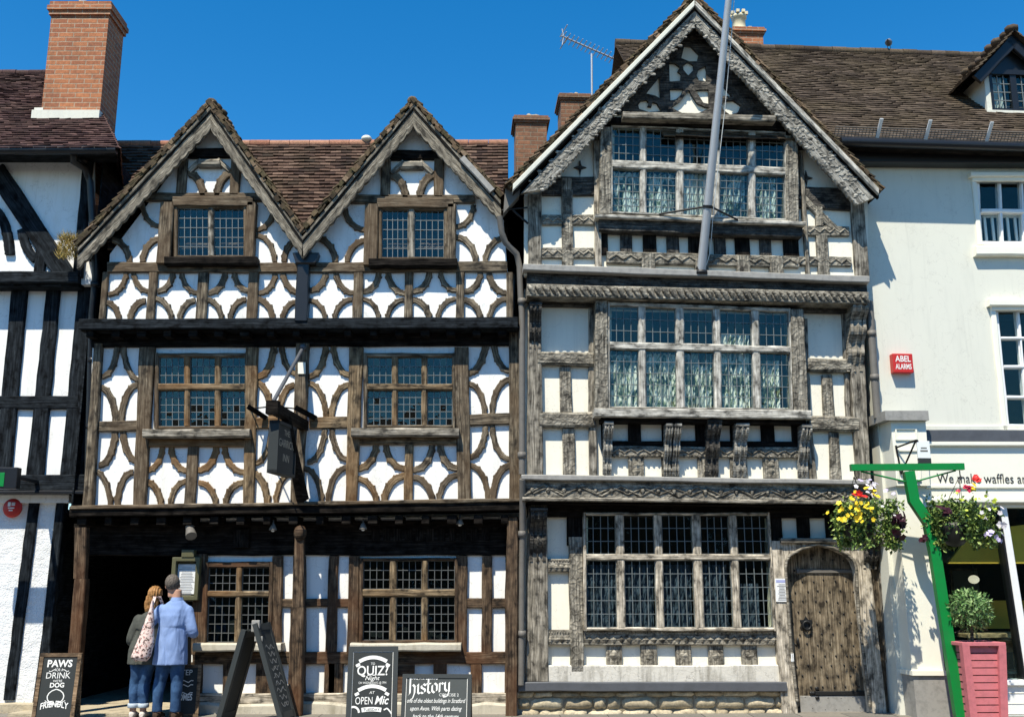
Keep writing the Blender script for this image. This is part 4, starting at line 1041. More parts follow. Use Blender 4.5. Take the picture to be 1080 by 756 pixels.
hpart('base_beam', hbar(F2, 556, 826, 701, 720, H0-.05, H0+.10, step=.5, jit=.01), M['limewashed'])
hpart('lead_flashing', hbar(F2, 547, 830, 719, 729, H0-.05, H0+.18, step=.5), M['lead'])
# rubble plinth: each stone a lump in lime mortar
mb = MB(); q = pquad(F2, [(548,726),(832,726),(836,775),(547,775)], H0+.05); quad_strip(mb, q, -.2, H0+.05, .01); hpart('plinth_core', mb, M['mortar'])
a, b = F2.p(548, 729, H0+.08), F2.p(832, 729, H0+.08); mb = MB(); z = a.z
for hrow in (.075, .155, .12, .12):
    x = a.x - .02
    while x < b.x + .02:
        w = random.uniform(.16, .50); w = min(w, b.x - x + .06); h = hrow * random.uniform(.9, 1.04); k = 10; vs = []
        nx_, nz_ = 9, 5; sd = random.random()*50
        if w < .07: break
        for j in range(nz_):
            for i in range(nx_):
                u, v = i/(nx_-1)*2-1, j/(nz_-1)*2-1
                # rounded outline and dome
                e = (1-abs(u)**4)**.25*(1-abs(v)**4)**.25 if abs(u) < 1 and abs(v) < 1 else 0
                uu = u*(1-.10*abs(v)**3); vv = v*(1-.12*abs(u)**3)
                nn = noise.noise(Vector((u*1.4+sd, v+sd, hrow*9)))
                vs.append((x + w/2 + uu*w*.53 + nn*.02, -(H0+.03 + e*(.07+.035*nn)), z - hrow/2 + vv*h*.55 + nn*.02))
        mb.add(vs, [(j*nx_+i, j*nx_+i+1, (j+1)*nx_+i+1, (j+1)*nx_+i) for j in range(nz_-1) for i in range(nx_-1)], None, 0, True)
        x += w + .001
    z -= hrow
M['rubble'] = tiles_mat('rubble_stone', [(0,(.36,.30,.20)),(.5,(.52,.44,.30)),(1,(.64,.56,.40))], (.20,.17,.10), .45, 5)
hpart('rubble_plinth', mb, M['rubble'])
# right-hand head panels over the door
hpart('stud', vbar(F2, 535, 570, 812, 824, H0, H0+.06), M['inn_oak_dark']); hpart('stud', vbar(F2, 535, 570, 840, 853, H0, H0+.05), M['inn_oak_dark'])
hpart('stud', vbar(F2, 535, 570, 870, 884, H0, H0+.05), M['inn_oak_dark']); hpart('stud', vbar(F2, 535, 570, 889, 916, H0, H0+.05), M['inn_oak_dark'])
hpart('door_head_ledge', hbar(F2, 824, 905, 567, 572.5, H0, H0+.20), go)
# door frame with flattened arch
outer = [(826,572),(904,572),(936,770),(845.5,770)]
arch = [(829,600),(830,592.5),(834,586),(846,579.5),(862,574.5),(878,578),(893,585),(899.5,591),(902.5,599)]
fr = [(812,570),(862,571.5),(915,571),(936,758),(919,758)] + arch[::-1] + [(842,758),(826,758)]
mb = MB(); mb.prism(pquad(F2, fr, H0+.14), H0-.12, H0+.14); mb.swap_uv(); hpart('door_frame', mb, M['jamb_oak'])
mb = MB(); P = [F2.p(x-.5 if x < 862 else x+.5, y-1, H0+.15) for x, y in [(841,740),(834.5,680)] + arch + [(905,650),(917,745)]]; mb.tube(P, .022, 6); hpart('door_moulding', mb, go)
hpart('outer_post', vbar(F2, 570, 758, 915, 924, H0-.05, H0+.06, 931, 942), M['inn_oak']); hpart('outer_post', vbar(F2, 575, 758, 925, 934, H0-.05, H0+.12, 941, 951), go)
door = MB(); dl = [(824,604)] + [(x, y-1) for x, y in arch[1:-1]] + [(902,600),(922,770),(841,770)]
DW = H0 - .02
edgesd = [825, 849, 868, 885, 903]; edgeb = [835, 861, 883, 902, 924]
for i in range(4):
    top = {0:[(824,597),(829,586),(837,578),(848.6,574)],1:[(849,575),(862,571),(867.6,573)],2:[(868,573),(878,576),(884.6,580)],3:[(885,578),(898,584),(908,597)]}[i]
    pl_ = top + [(edgeb[i+1]-.5, 764), (edgeb[i], 764)]; s_ = MB(); pts = pquad(F2, pl_, DW)
    L_ = pts[:]; door.prism(pts, DW-.05, DW + J(.003))
dd = door.build('door', M['door_oak'], hv)
# grain runs up the planks
me = dd.data; ul = me.uv_layers[0].data
for l in me.loops:
    v = me.vertices[l.vertex_index].co; ul[l.index].uv = (v.z, v.x*1.0 + v.y)
mb = MB(); stud0 = None
for r_ in range(15):
    y = 590 + r_*11.2
    for c in range(6):
        t = (c + (.5 if r_ % 2 else .1)) / 6; xl, xr = 831 + (y-590)*.073, 901 + (y-590)*.115
        if y < 597 and (t < .2 or t > .85): continue
        A = F2.p(xl + (xr-xl)*t + J(1), y + J(1.2), DW)
        if stud0 is None: mb.ball((0,0,0), .014, .016, .014, 6, 0, 4); stud0 = so_ = mb.build('door_stud', M['iron'], dd)
        else: so_ = stud0.copy(); COL.objects.link(so_); so_.parent = dd
        so_.location = A

mb = MB(); quad_strip(mb, pquad(F2, [(842,600),(899,600.5),(899,604),(842,604)], DW+.02), DW-.01, DW+.02, .006); A = F2.p(842, 602, DW+.02); mb.ball(A, .03, .015, .04, 8); mb.build('hinge', M['pipe_grey'], dd)
mb = MB(); quad_strip(mb, pquad(F2, [(860,728.5),(915,728),(915,733),(860,733)], DW+.025), DW-.01, DW+.025, .006); A = F2.p(858, 730.5, DW+.02)
for dx, dz in ((-.03,0),(.05,.06),(.05,-.06),(0,0)): mb.ball(A+Vector((dx,0,dz)), .03, .014, .025, 8)
mb.build('hinge', M['iron'], dd)
mb = MB(); quad_strip(mb, pquad(F2, [(844,733.5),(918,733.5),(920,756),(845,756)], DW+.012), DW-.01, DW+.012, .004); mb.build('kick_plate', M['lead_pale'], dd)
mb = MB(); c = F2.p(850.5, 657.5, DW+.02); pts = []
for i in range(12):
    r_ = .10 if i % 2 == 0 else .06; pts.append((c.x + r_*math.sin(i*math.pi/6), c.z + r_*math.cos(i*math.pi/6)))
mb.prism(pts, DW-.01, DW+.02); mb.tube([(c.x+.055*math.cos(t*.5236), -DW-.045, c.z-.02+.055*math.sin(t*.5236)) for t in range(13)], .014, 6); mb.build('knocker', M['iron'], dd)
mb = MB(); c = F2.p(841.5, 676, DW+.02); mb.ball(c, .02, .02, .05, 8); mb.build('keyhole_plate', M['iron'], dd)
mb = MB(); c = F2.p(835.5, 693, H0+.15); mb.rbox(c, (.018,.02,.055), .008); hpart('bell_push', mb, M['white_paint'])
corbel(F2, hv, 567, 540, 592, 17, H0+.10, H0+.36, dc, 2, 'console'); corbel(F2, hv, 917, 566, 600, 14, H0+.12, H0+.34, dc, 2, 'console')

# ---- big gable: bargeboards, verge and roof
WB2 = .97
apx = 733
for ex, ey, ix, iy in ((541,199,576,199),(927,203,904,216)):
    s = -1 if ex < apx else 1
    # broad carved board with a toothed lower edge
    Oo = []; Ii = []; k = 90
    for i in range(k + 1):
        t = i / k; o = lerp((apx, 9), (ex+ (8 if s < 0 else -4), ey+5), t); n_ = lerp((733.5, 26), (ix, iy), t)
        tooth = 1.3 if (i % 2) else 0
        Ii.append(xz(F2.p(n_[0], n_[1] + tooth + .6*math.sin(i*.9), WB2))); Oo.append(xz(F2.p(o[0], o[1], WB2)))
    mb = MB(); mb.strip(Oo, Ii, WB2-.07, WB2, .012)
    a, b = Vector((Oo[2][0],0,Oo[2][1])).lerp(Vector((Ii[2][0],0,Ii[2][1])), .5), Vector((Oo[-3][0],0,Oo[-3][1])).lerp(Vector((Ii[-3][0],0,Ii[-3][1])), .5)
    P = []; d = (b-a); dn = d.normalized(); pn = Vector((-dn.z,0,dn.x))
    for i in range(110):
        q = a + d*(i/109) + pn*.075*math.sin(i*.62); P.append(Vector((q.x, -WB2-.004, q.z)))
    for i in range(260):
        q = a + d*random.random() + pn*J(.13); r_ = .012+.014*random.random(); mb.ball((q.x, -WB2, q.z), r_*1.6, .010, r_, 6, 0, 4)
    hpart('bargeboard', mb, M['barge_grey'])
    mb = MB(); quad_strip(mb, pquad(F2, [(apx+s*.5,0),(ex,ey-5),(ex,ey+2),(apx+s*.5,6.5)], WB2+.07), WB2-.06, WB2+.07, .012, .002, step=.5); hpart('verge_fascia', mb, M['window_grey'] if s > 0 else M['offwhite'])
    mb = MB(); quad_strip(mb, pquad(F2, [(apx,6),(ex,ey+1),(ex,ey+6),(apx,11)], WB2+.02), WB2-.05, WB2+.02, .003, .002, step=.5); hpart('verge_shadow_strip', mb, M['inn_oak_dark'])  # dark strip painted for the shadow line under the fascia
mb = MB(); wf, wb = WB2+.045, -3.4; ap = F2.p(733, -7, wf)
for ex, ey in ((535,194),(931,198)):
    e = F2.p(ex, ey, wf); tile_slope(mb, e, (e.x, -wb, e.z), (ap.x, -wb, ap.z), ap, .17, .105, .02, .012, 0, .035)
    d = (e - ap); L = d.length; dn = d / L; nn = Vector((dn.z, 0, -dn.x)); nn = nn if nn.z > 0 else -nn; k = int(L / .07)
    for i in range(k):
        c = ap + d*((i+.5)/k) + nn*(-.03+J(.018)); mb.obox(c + Vector((0,.075+J(.015),0)), (dn+nn*J(.12))*(.045+J(.012)), Vector((J(.008),.06,0)), nn*(.024+J(.014)), 0)
for i in range(26): mb.ball((ap.x+J(.03), ap.y+.12+i*.17, ap.z), .11, .11, .07, 7, 0, 4)
gr = hpart('gable_roof', mb, M['tile_moss'])
el_, er_ = F2.p(541,199,WB2-.1), F2.p(927,203,WB2-.1); at = F2.p(733, 8, WB2-.1)
mb = MB(); mb.add([at, el_, er_, (at.x,3.4,at.z), (el_.x,3.4,el_.z), (er_.x,3.4,er_.z)], [(0,1,4,3),(0,2,5,3),(3,4,5)]); hpart('roof_boarding', mb, M['inn_oak_dark'])
# flanks
mb = MB(); xl, xr = F2.p(555,600,0).x, F2.p(914,400,H1).x; zt = el_.z + .1
mb.box((xl, -H1+.1, 2.7), (xl+.05, 3.4, zt)); mb.box((xl, .12, 0), (xl+.05, 3.4, 2.7)); mb.box((xr-.05, -H1+.1, 2.7), (xr, 3.4, zt)); mb.box((xl+.06, 3.35, 0), (xr-.06, 3.4, zt)); hpart('side_wall', mb, M['inn_oak_dark'])
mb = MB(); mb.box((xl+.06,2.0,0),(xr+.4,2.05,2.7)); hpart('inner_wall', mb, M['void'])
# hopper, elbow and long grey downpipe beside the inn
mb = MB(); T = F2.p(537, 203, .78)
mb.add([T+Vector((-.05,-.05,.14)),T+Vector((.17,-.05,.14)),T+Vector((.14,-.05,-.05)),T+Vector((-.08,-.05,-.32)),T+Vector((-.05,.15,.14)),T+Vector((.17,.15,.14)),T+Vector((.14,.15,-.05)),T+Vector((-.08,.15,-.32))],
       [(0,1,2,3),(4,5,6,7),(1,5,6,2),(2,6,7,3),(0,3,7,4),(0,4,5,1)])
pts = [F2.p(527,228,.70), F2.p(529,245,.66), F2.p(533,256,.62), F2.p(545,268,.52), F2.p(548,282,.50), F2.p(549,310,.47)] + [F2.p(550.5-.0*y, y, .46) for y in (330,420,500)]
mb.tube(pts, .043, 10)
mb.tube([F2.p(551,505,.50), F2.p(551,560,.12+.1), F2.p(550,600,.2), F2.p(549.5,722,.2)], .042, 10)
for y, w in ((318,.47),(480,.46),(563,.22),(668,.2)): mb.lathe([(.055,-.04),(.058,0),(.055,.04)], F2.p(550.3, y, w), 10)
hpart('downpipe', mb, M['pipe_grey'])
mb = MB(); mb.tube([F2.p(541,222,.75), F2.p(557,236,.7)], .016, 6); mb.tube([F2.p(529,222,.75), F2.p(556,219,.68)], .013, 6); hpart('iron_stay', mb, M['iron'])
# chimneys rising behind
chimney(F2, gr, 544, 577, -2.3, .55, 190, 121, M['brick_old']); chimney(F2, gr, 592, 622, -3.0, .6, 150, 98, M['brick_old'])
chimney(F2, gr, 776, 806, -3.6, .6, 60, 28, M['brick_red'], pots=((-.09,.42,.16),))
# ================================================================== WHITE SHOP HOUSE ON THE RIGHT
F3 = Frame(6.0, 14.22, 4.0)
rh = thing('shop_house', 'white rendered shop house at the right edge with mossy roof and cream shopfront', 'building', F3.o, F3.a)
def rpart(name, mb, mt, parent=None): return mb.build(name, mt, parent or rh)
R0 = 0.0
wall(F3, [(900,150),(1180,150),(1180,470),(930,470)], R0, [[(1029,184),(1128,184),(1128,258),(1032,258)], [(1050,323),(1150,323),(1164,455),(1063,455)]], M['offwhite'], rh, th=.2)
# sash windows
def sash(q, cols, rows, hood, sill):
    w = R0 - .03
    win = window(F3, rh, q, w, cols, rows, [(1,1)]*len(rows), frame_mat=M['white_paint'], mull_mat=M['white_paint'], came=M['white_paint'], gl=M['glass_shop'], rec=.05, tilt=.004, sill=sill)
    x0, x1 = q[0][0], q[1][0]
    mb = hbar(F3, x0-5, x1+5, hood[0], hood[1], R0, R0+.10, step=.6); hbar(F3, x0-3, x1+3, hood[1], hood[1]+5, R0, R0+.05, step=.6, mb=mb); mb.build('hood', M['shop_cream'], win)
    vbar(F3, hood[1], q[3][1], x0-4.5, x0+1, R0-.02, R0+.03).build('architrave', M['shop_cream'], win)
    return win
w1_ = sash([(1029,186),(1128,187),(1131,259),(1033,258)], [(1033,1053.5),(1056,1077),(1079.5,1101),(1103.5,1124)], [(190,220),(224.5,254)], (181,186), (1030,259,1136,269,.14,M['shop_cream']))
mb = MB()
for i in range(12):
    x = 1038 + i*8.0; A, B = F3.p(x, 229, R0-.16), F3.p(x+2.5, 254, R0-.16); mb.obox((A+B)/2, Vector((.018,0,0)), Vector((0,.012,0)), (A-B)/2)
A, B = F3.p(1036, 228, R0-.16), F3.p(1126, 229, R0-.16); mb.obox((A+B)/2, (B-A)/2, Vector((0,.015,0)), Vector((0,0,.022))); mb.build('inside_rail', M['white_paint'], w1_)
sash([(1049,322),(1150,323),(1163,455),(1062,453)], [(1052.5,1072.5),(1075,1096),(1098.5,1119),(1121.5,1142)], [(327,355),(357.5,385),(388,417),(420,447)], (315,322), (1058,453,1172,460,.12,M['shop_cream']))
rpart('soffit', hbar(F3, 893, 1190, 153, 171, R0-.05, R0+.20, 155, 173, step=.8), M['black_paint'])
# roof: eave with snow guard, dormer
WE = .42
e0, e1 = F3.p(700, 146, WE), F3.p(1200, 155, WE); wr = -3.2; g0 = F3.p(700, 50, wr); g1 = F3.p(1200, 65, wr)
e1.z = e0.z = F3.p(985, 152, WE).z; g0.z = g1.z = F3.p(915, 56, wr).z
mb = MB(); tile_slope(mb, e0, e1, (e1.x, -wr, g1.z), (e0.x, -wr, g0.z), .165, .10, .016, .009, 0, .026)
tile_slope(mb, (e0.x, 7.5, e0.z), (e1.x, 7.5, e1.z), (e1.x, -wr+.02, g1.z), (e0.x, -wr+.02, g0.z), .4, .3)
rroof = rpart('roof', mb, M['tile_right'])
mb = MB()
for i in range(26):
    a = Vector((e0.x + (e1.x-e0.x)*i/26, -wr, g0.z+.01)); b = Vector((e0.x + (e1.x-e0.x)*(i+1)/26-.008, -wr, g0.z+.01)); mb.tube([a, b], .085+J(.006), 9)
mb.build('ridge_tiles', M['tile_right'], rroof)
mb = MB(); A = Vector((F3.p(885,152,WE).x, -WE-.05, e0.z-.03)); B = Vector((e1.x, -WE-.05, e0.z-.03)); mb.tube([A, B], .065, 10); rpart('gutter', mb, M['black_paint'])
mb = MB(); mb.add([A+Vector((-.6,.05,-.04)), B+Vector((0,.05,-.04)), Vector((B.x,0,B.z-.02)), Vector((A.x-.6,0,A.z-.02))], [(0,1,2,3)]); rpart('eaves_board', mb, M['inn_oak_dark'])
sl = (Vector((0, -wr+WE, g0.z-e0.z))).normalized(); sn = Vector((0, -sl.z, sl.y))
mb = MB(); xa, xb = F3.p(880,145,WE).x, e1.x
for k in range(5):
    mb.tube([Vector((xa, -WE, e0.z)) + sl*(.06) + sn*(.05+.035*k), Vector((xb, -WE, e0.z)) + sl*.06 + sn*(.05+.035*k)], .007, 4)
k = int((xb-xa)/.05)
for i in range(k):
    p0 = Vector((xa + i*.05, -WE, e0.z)) + sl*.06 + sn*.05; mb.tube([p0, p0 + sn*.14], .005, 4)
mb.build('snow_guard', M['pipe_grey'], rroof)
mb = MB()
for px in (925, 976, 1040):
    p0 = Vector((F3.p(px,143,WE).x, -WE, e0.z)) + sl*.05; mb.obox(p0 + sn*.16, Vector((.024,0,0)), sn*.17, sl*.008)
mb.build('guard_post', M['white_paint'], rroof)
# dormer
WD = on_slope(F3, 1062, 119, Vector((0,-WE,e0.z)), Vector((0,-wr,g0.z)))
def D(x, y, w=WD): return F3.p(x, y, w)
dm = MB(); xl, xr = D(1040,100).x, D(1096,100).x; zb, zt = D(1062,118).z, D(1062,78).z; za = D(1062,47).z; xm = (xl+xr)/2 + .0
xm = D(1065,60).x; xr = xm + (xm-xl)
yd = -WD; yb = yd + 2.6
for x, t in ((xl, .06), (xr-.06, .06)): dm.box((x, yd+.02, zb-.6), (x+t, yb, zt))
dm.add([(xl,yd+.03,zt),(xr,yd+.03,zt),(xm,yd+.03,za)], [(0,1,2)]); dormer = dm.build('dormer', M['offwhite'], rh)
mb = MB(); mb.box((xl-.03,yd-.03,zb-.06),(xr+.03,yd+.06,zb+.01)); mb.box((xl-.01,yd-.01,zb),(xl+.07,yd+.05,zt)); mb.box((xr-.07,yd-.01,zb),(xr+.01,yd+.05,zt)); mb.build('surround', M['offwhite'], dormer)
mb = MB()
for a, b in ((xl+.07, xl+.115),(xm-.05,xm+.05),(xr-.115,xr-.07)): mb.box((a,yd-.02,zb+.01),(b,yd+.04,zt))
mb.box((xl-.02,yd-.04,zt-.03),(xr+.02,yd+.03,zt+.05)); mb.box((xl+.07,yd-.015,zb+.012),(xr-.07,yd+.04,zb+.05))
mb.add([(xl+.05,yd-.0,zt+.05),(xr-.05,yd-.0,zt+.05),(xm,yd-.0,za-.08)], [(0,1,2)]); mb.build('casement_frame', M['black_paint'], dormer)
mb = MB()
for a, b in ((xl+.115,xm-.05),(xm+.05,xr-.115)):
    for i in range(3):
        for j in range(4):
            x0, x1 = a+(b-a)*i/3, a+(b-a)*(i+1)/3; z0, z1 = zb+.05+(zt-zb-.08)*j/4, zb+.05+(zt-zb-.08)*(j+1)/4
            mb.add([(x0,yd+.02+J(.004),z0),(x1,yd+.02+J(.004),z0),(x1,yd+.02,z1),(x0,yd+.02+J(.004),z1)], [(0,1,2,3)], None, 0)
    for i in range(1,3): x = a+(b-a)*i/3; mb.box((x-.007,yd+.005,zb+.05),(x+.007,yd+.016,zt-.03),1)
    for j in range(1,4): z = zb+.05+(zt-zb-.08)*j/4; mb.box((a,yd+.007,z-.007),(b,yd+.018,z+.007),1)
mb.build('leaded_light', [M['glass'], M['came']], dormer)
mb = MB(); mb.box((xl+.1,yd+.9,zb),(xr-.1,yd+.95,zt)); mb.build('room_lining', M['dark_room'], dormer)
mb = MB(); vs = []; n = 24
for i in range(n+1):
    for z in (zb+.04, zt-.02): vs.append((xl+.11+(xm-xl-.2)*.85*i/n, yd+.12+.03*math.sin(i*1.3), z))
mb.add(vs, [(2*i,2*i+2,2*i+3,2*i+1) for i in range(n)], None, 0, True); mb.build('curtain', M['net'], dormer)
mb = MB()
for s in (-1, 1):
    hx = (xm-xl)+.28; ez = zt - .10
    tile_slope(mb, (xm+s*hx, yd-.22, ez), (xm+s*hx, yb+1.0, ez), (xm, yb+1.0, za+.14), (xm, yd-.22, za+.14), .165, .10, .018, .01, 0, .03)
for i in range(18): mb.ball((xm+J(.03), yd-.15+i*.2, za+.18), .12, .12, .07, 7, 0, 3)
mb.build('dormer_roof', M['tile_right'], dormer)
for s in (-1, 1):
    mb = MB(); hx = (xm-xl)+.25; ez = zt-.12; A, B = Vector((xm,0,za+.10)), Vector((xm+s*hx,0,ez)); d = (B-A).normalized(); n_ = Vector((-d.z,0,d.x))*s
    n_ = n_ if n_.z > 0 else -n_
    quad_strip(mb, [xz(A+n_*.0), xz(B+n_*.0), xz(B-n_*.17), xz(A-n_*.17)], WD+.08, WD+.14); mb.build('bargeboard', M['black_paint'], dormer)
# flank chimney side return between the two fronts
mb = MB(); x_ = F3.p(917,330,0).x; zq = F3.p(917,440,0).z; mb.box((x_, .01, 0), (x_+.1, 1.5, F3.p(905,155,0).z)); rpart('return_wall', mb, M['offwhite'])
mb = MB(); xq = F3.p(1179, 300, 0).x; mb.box((x_-.9, 7.2, 0), (xq+.3, 7.3, e0.z)); mb.box((xq+.22, 0, 0), (xq+.3, 7.2, e0.z)); rpart('side_wall', mb, M['offwhite'])
# downpipe
mb = MB(); mb.tube([F3.p(917,318,.12), F3.p(919,345,.12), F3.p(921,380,.12), F3.p(925.5,441,.12)], .05, 10); 
for y, x in ((352,919.5),(398,922.5)): mb.lathe([(.062,-.04),(.062,.04)], F3.p(x,y,.12), 10)
rpart('downpipe', mb, M['pipe_grey'])
# ---- shopfront
SF = .20
cr = M['shop_cream']
rpart('lead_flashing', hbar(F3, 972, 1180, 453, 466, R0, SF+.06, step=.6), M['lead'])
rpart('wall_foot', hbar(F3, 975, 1180, 448, 455, R0, R0+.03, step=.6), M['offwhite'])
fas = rpart('fascia', hbar(F3, 974, 1180, 466, 529, R0, SF, step=2, jit=.001), cr)
hbar(F3, 973, 1180, 465, 470, SF-.05, SF+.06, step=2, jit=.001).build('moulding', cr, fas); hbar(F3, 978, 1180, 511, 515, SF-.02, SF+.025, step=2, jit=.001).build('moulding', cr, fas)
hbar(F3, 974, 1180, 525, 530, SF-.02, SF+.04, step=2, jit=.001).build('moulding', cr, fas)
mb = MB(); A = F3.p(988.5, 509, SF+.005); Bw = F3.p(1080, 510.3, SF+.005)
text(mb, 'We make waffles and', A, (1,0,0), (0,0,1), (F3.p(1000,498,SF).z - F3.p(1000,508.5,SF).z), (Bw-A).length*1.10, 'l', 0, .002)
mb.build('lettering', M['text_dark'], fas)
# pilaster with capped head: front face and splayed left cheek
def pil(y0, y1, fx0, fx1, bx0, bx1, sx0, sx1, w, mt, name, par=None):
    f = pquad(F3, [(fx0,y0),(fx1,y0),(bx1,y1),(bx0,y1)], w); g = None
    mb = MB(); tl, tr, br, bl = f; s0 = (tl[0]-.015, tl[1]); s1 = (bl[0]-.015, bl[1])
    vs = [(tl[0],-w,tl[1]),(tr[0],-w,tr[1]),(br[0],-w,br[1]),(bl[0],-w,bl[1]),(s0[0],.42,s0[1]),(tr[0],.1,tr[1]),(br[0],.1,br[1]),(s1[0],.42,s1[1])]
    mb.add(vs, [(0,1,2,3),(4,0,3,7),(1,5,6,2),(0,4,5,1),(3,2,6,7)]); return mb.build(name, mt, par or rh)
pl_ = pil(442,512,939,976,946,981,922,927,.34,cr,'pilaster')
pil(512,712,945,975,962,997,926,944,.28,cr,'shaft',pl_)
pil(433,443,933,979,934,980,914,915,.42,M['lead_pale'],'lead_cap',pl_)
for y0, y1, a0, a1 in ((451,464,944,967),(474,507,946,971)):
    mb = MB(); o_ = [(a0,y0),(a1,y0),(a1+1,y1),(a0+1,y1)]; i_ = [(a0+1.6,y0+1.6),(a1-1.6,y0+1.6),(a1-.6,y1-1.6),(a0+2.6,y1-1.6)]
    mb.sheet_holes(pquad(F3, o_, .36), [pquad(F3, i_, .36)], .36, .03); mb.build('panel_moulding', cr, pl_)
pil(707,712,962,999,962.5,999.5,944,945,.34,cr,'base_moulding',pl_)
pil(711,775,963,1003,969,1009,946,951,.31,M['lead_pale'],'marble_base',pl_)
# shop window and what is inside
rpart('frame_head', hbar(F3, 978, 1180, 529, 535, R0-.05, SF-.05, step=2, jit=.001), cr)
for a0, a1, b0, b1 in ((1054.5,1062,1083,1092.5),):
    rpart('frame_post', vbar(F3, 534, 724, a0, a1, R0-.02, SF-.06, b0, b1, step=2, jit=.001, ch=.01), M['white_paint'])
mb = vbar(F3, 535, 720, 1052.5, 1054.8, R0-.02, SF-.05, 1081.5, 1083, step=2, jit=.001, ch=.003); rpart('frame_gasket', mb, M['black_paint'])
rs = rpart('stall_riser', hbar(F3, 985, 1200, 722, 775, R0-.05, SF-.02, step=2, jit=.001), M['white_paint'])
for y in (730, 741, 752): hbar(F3, 1040, 1200, y, y+.8, SF-.03, SF-.013, step=2, jit=.001, ch=.001).build('board_groove', M['shop_cream'], rs)
hbar(F3, 985, 1200, 717, 723, R0-.05, SF+.03, step=2, jit=.001).build('sill', M['white_paint'], rs)
mb = MB(); A, B = F3.p(975, 533, .06), F3.p(1200, 722, .06); mb.box((A.x, -.06, B.z), (B.x, -.052, A.z)); rpart('shop_glass', mb, M['glass_shop'])
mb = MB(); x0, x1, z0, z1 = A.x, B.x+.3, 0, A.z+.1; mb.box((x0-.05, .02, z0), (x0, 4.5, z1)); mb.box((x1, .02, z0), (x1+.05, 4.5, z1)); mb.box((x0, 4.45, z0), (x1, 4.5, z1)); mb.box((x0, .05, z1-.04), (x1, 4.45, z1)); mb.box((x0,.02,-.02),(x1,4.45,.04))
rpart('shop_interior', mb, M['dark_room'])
P0, P1, P2, P3 = F3.p(1000,594,-.18), F3.p(1026,560,-.18), F3.p(1120,548,-.18), F3.p(1120,594,-.18)
mb = MB(); mb.prism([xz(P0), xz(P1), xz(P2), xz(P3)], -.23, -.18); rpart('inner_arch', mb, M['ochre'])
for x, y, w in ((1100, 655, -1.4),):
    mb = MB(); A = F3.p(x, y, w); mb.box((A.x-.9, A.y, A.z-.1), (A.x+.6, A.y+.03, A.z+.3)); rpart('inner_panel', mb, M['ochre'])
LM = thing('glare_globe', 'glowing globe added for the round glare in the dark shop window', 'lamp', F3.world(F3.p(1027,610,-.9)), F3.a)
em, nt, b_ = mat('glare_glow'); b_.inputs['Emission Color'].default_value = (1,.88,.66,1); b_.inputs['Emission Strength'].default_value = .55  # emission copies a round glare on the shop glass
mb = MB(); mb.lathe([(.006,1.2),(.006,.09),(.03,.07),(.035,.05)], (0,0,0), 12, 0); mb.ball((0,0,-.01), .075,.075,.06, 16, 1, 10); mb.build('glowing_globe', [M['black_paint'], em], LM)
L2_ = thing('dome_lampshade', 'dull olive dome lampshade hanging unlit inside the shop window, next to the green post', 'lamp', F3.world(F3.p(1000,588,-.5)), F3.a)
mb = MB(); mb.lathe([(.012,.6),(.015,.12),(.05,.10),(.14,.03),(.19,-.06),(.185,-.065)], (0,0,0), 20); mb.build('shade', M['olive'] if 'olive' in M else paint('olive_enamel', (.12,.11,.05)), L2_)
tb = thing('cafe_table', 'pale wooden cafe table behind the shop glass, seen just over the pink planter', 'table', F3.world(F3.p(1050,673,-.75)), F3.a)
H_ = F3.p(1050,669,-.75).z; tb.location.z = 0
mb = MB(); mb.rbox((.05,0,H_), (.62,.32,.03), .01); mb.build('table_top', M['pine'], tb)
for sx in (-.5,.55):
    for sy in (-.25,.25): mb = MB(); mb.box((sx-.025,sy-.025,.04),(sx+.025,sy+.025,H_-.03)); mb.build('leg', M['pine'], tb)

cc_ = F3.p(1066, 700, -.95)
ch_ = thing('cafe_chair', 'pale wooden cafe chair under the table behind the shop glass', 'chair', F3.world(Vector((cc_.x, cc_.y, 0))), F3.a)
mb = MB(); mb.rbox((0,0,.46), (.2,.2,.02), .01); mb.build('seat', M['pine'], ch_)
mb = MB(); mb.rbox((0,.2,.80), (.19,.015,.09), .01); mb.build('backrest', M['pine'], ch_)
for sx in (-.17,.17):
    mb = MB(); mb.tube([(sx,-.17,.04),(sx,-.17,.45)], .018, 8); mb.build('leg', M['pine'], ch_)
    mb = MB(); mb.tube([(sx,.2,.04),(sx,.19,.45),(sx,.2,.86)], .018, 8); mb.build('leg', M['pine'], ch_)
# pictures on the back wall
for k, (x, z, w_, h_) in enumerate(((1.0,1.7,.30,.22),(2.0,1.75,.2,.28),(2.9,1.7,.35,.25))):
    b_ = F3.p(975,600,0); t = thing('wall_picture', ('wide pale framed picture hanging deep inside the dark shop','tall pale framed picture hanging deep inside the dark shop','large pale framed picture at the far right inside the shop')[k], 'picture', F3.world(Vector((b_.x + x, 4.42, z))), F3.a)
    mb = MB(); mb.rbox((0,0,0), (w_,.015,h_), .006); mb.build('frame', M['pine'], t); mb = MB(); mb.box((-w_+.04,-.02,-h_+.04),(w_-.04,-.0155,h_-.04)); mb.build('print', M['offwhite'], t)
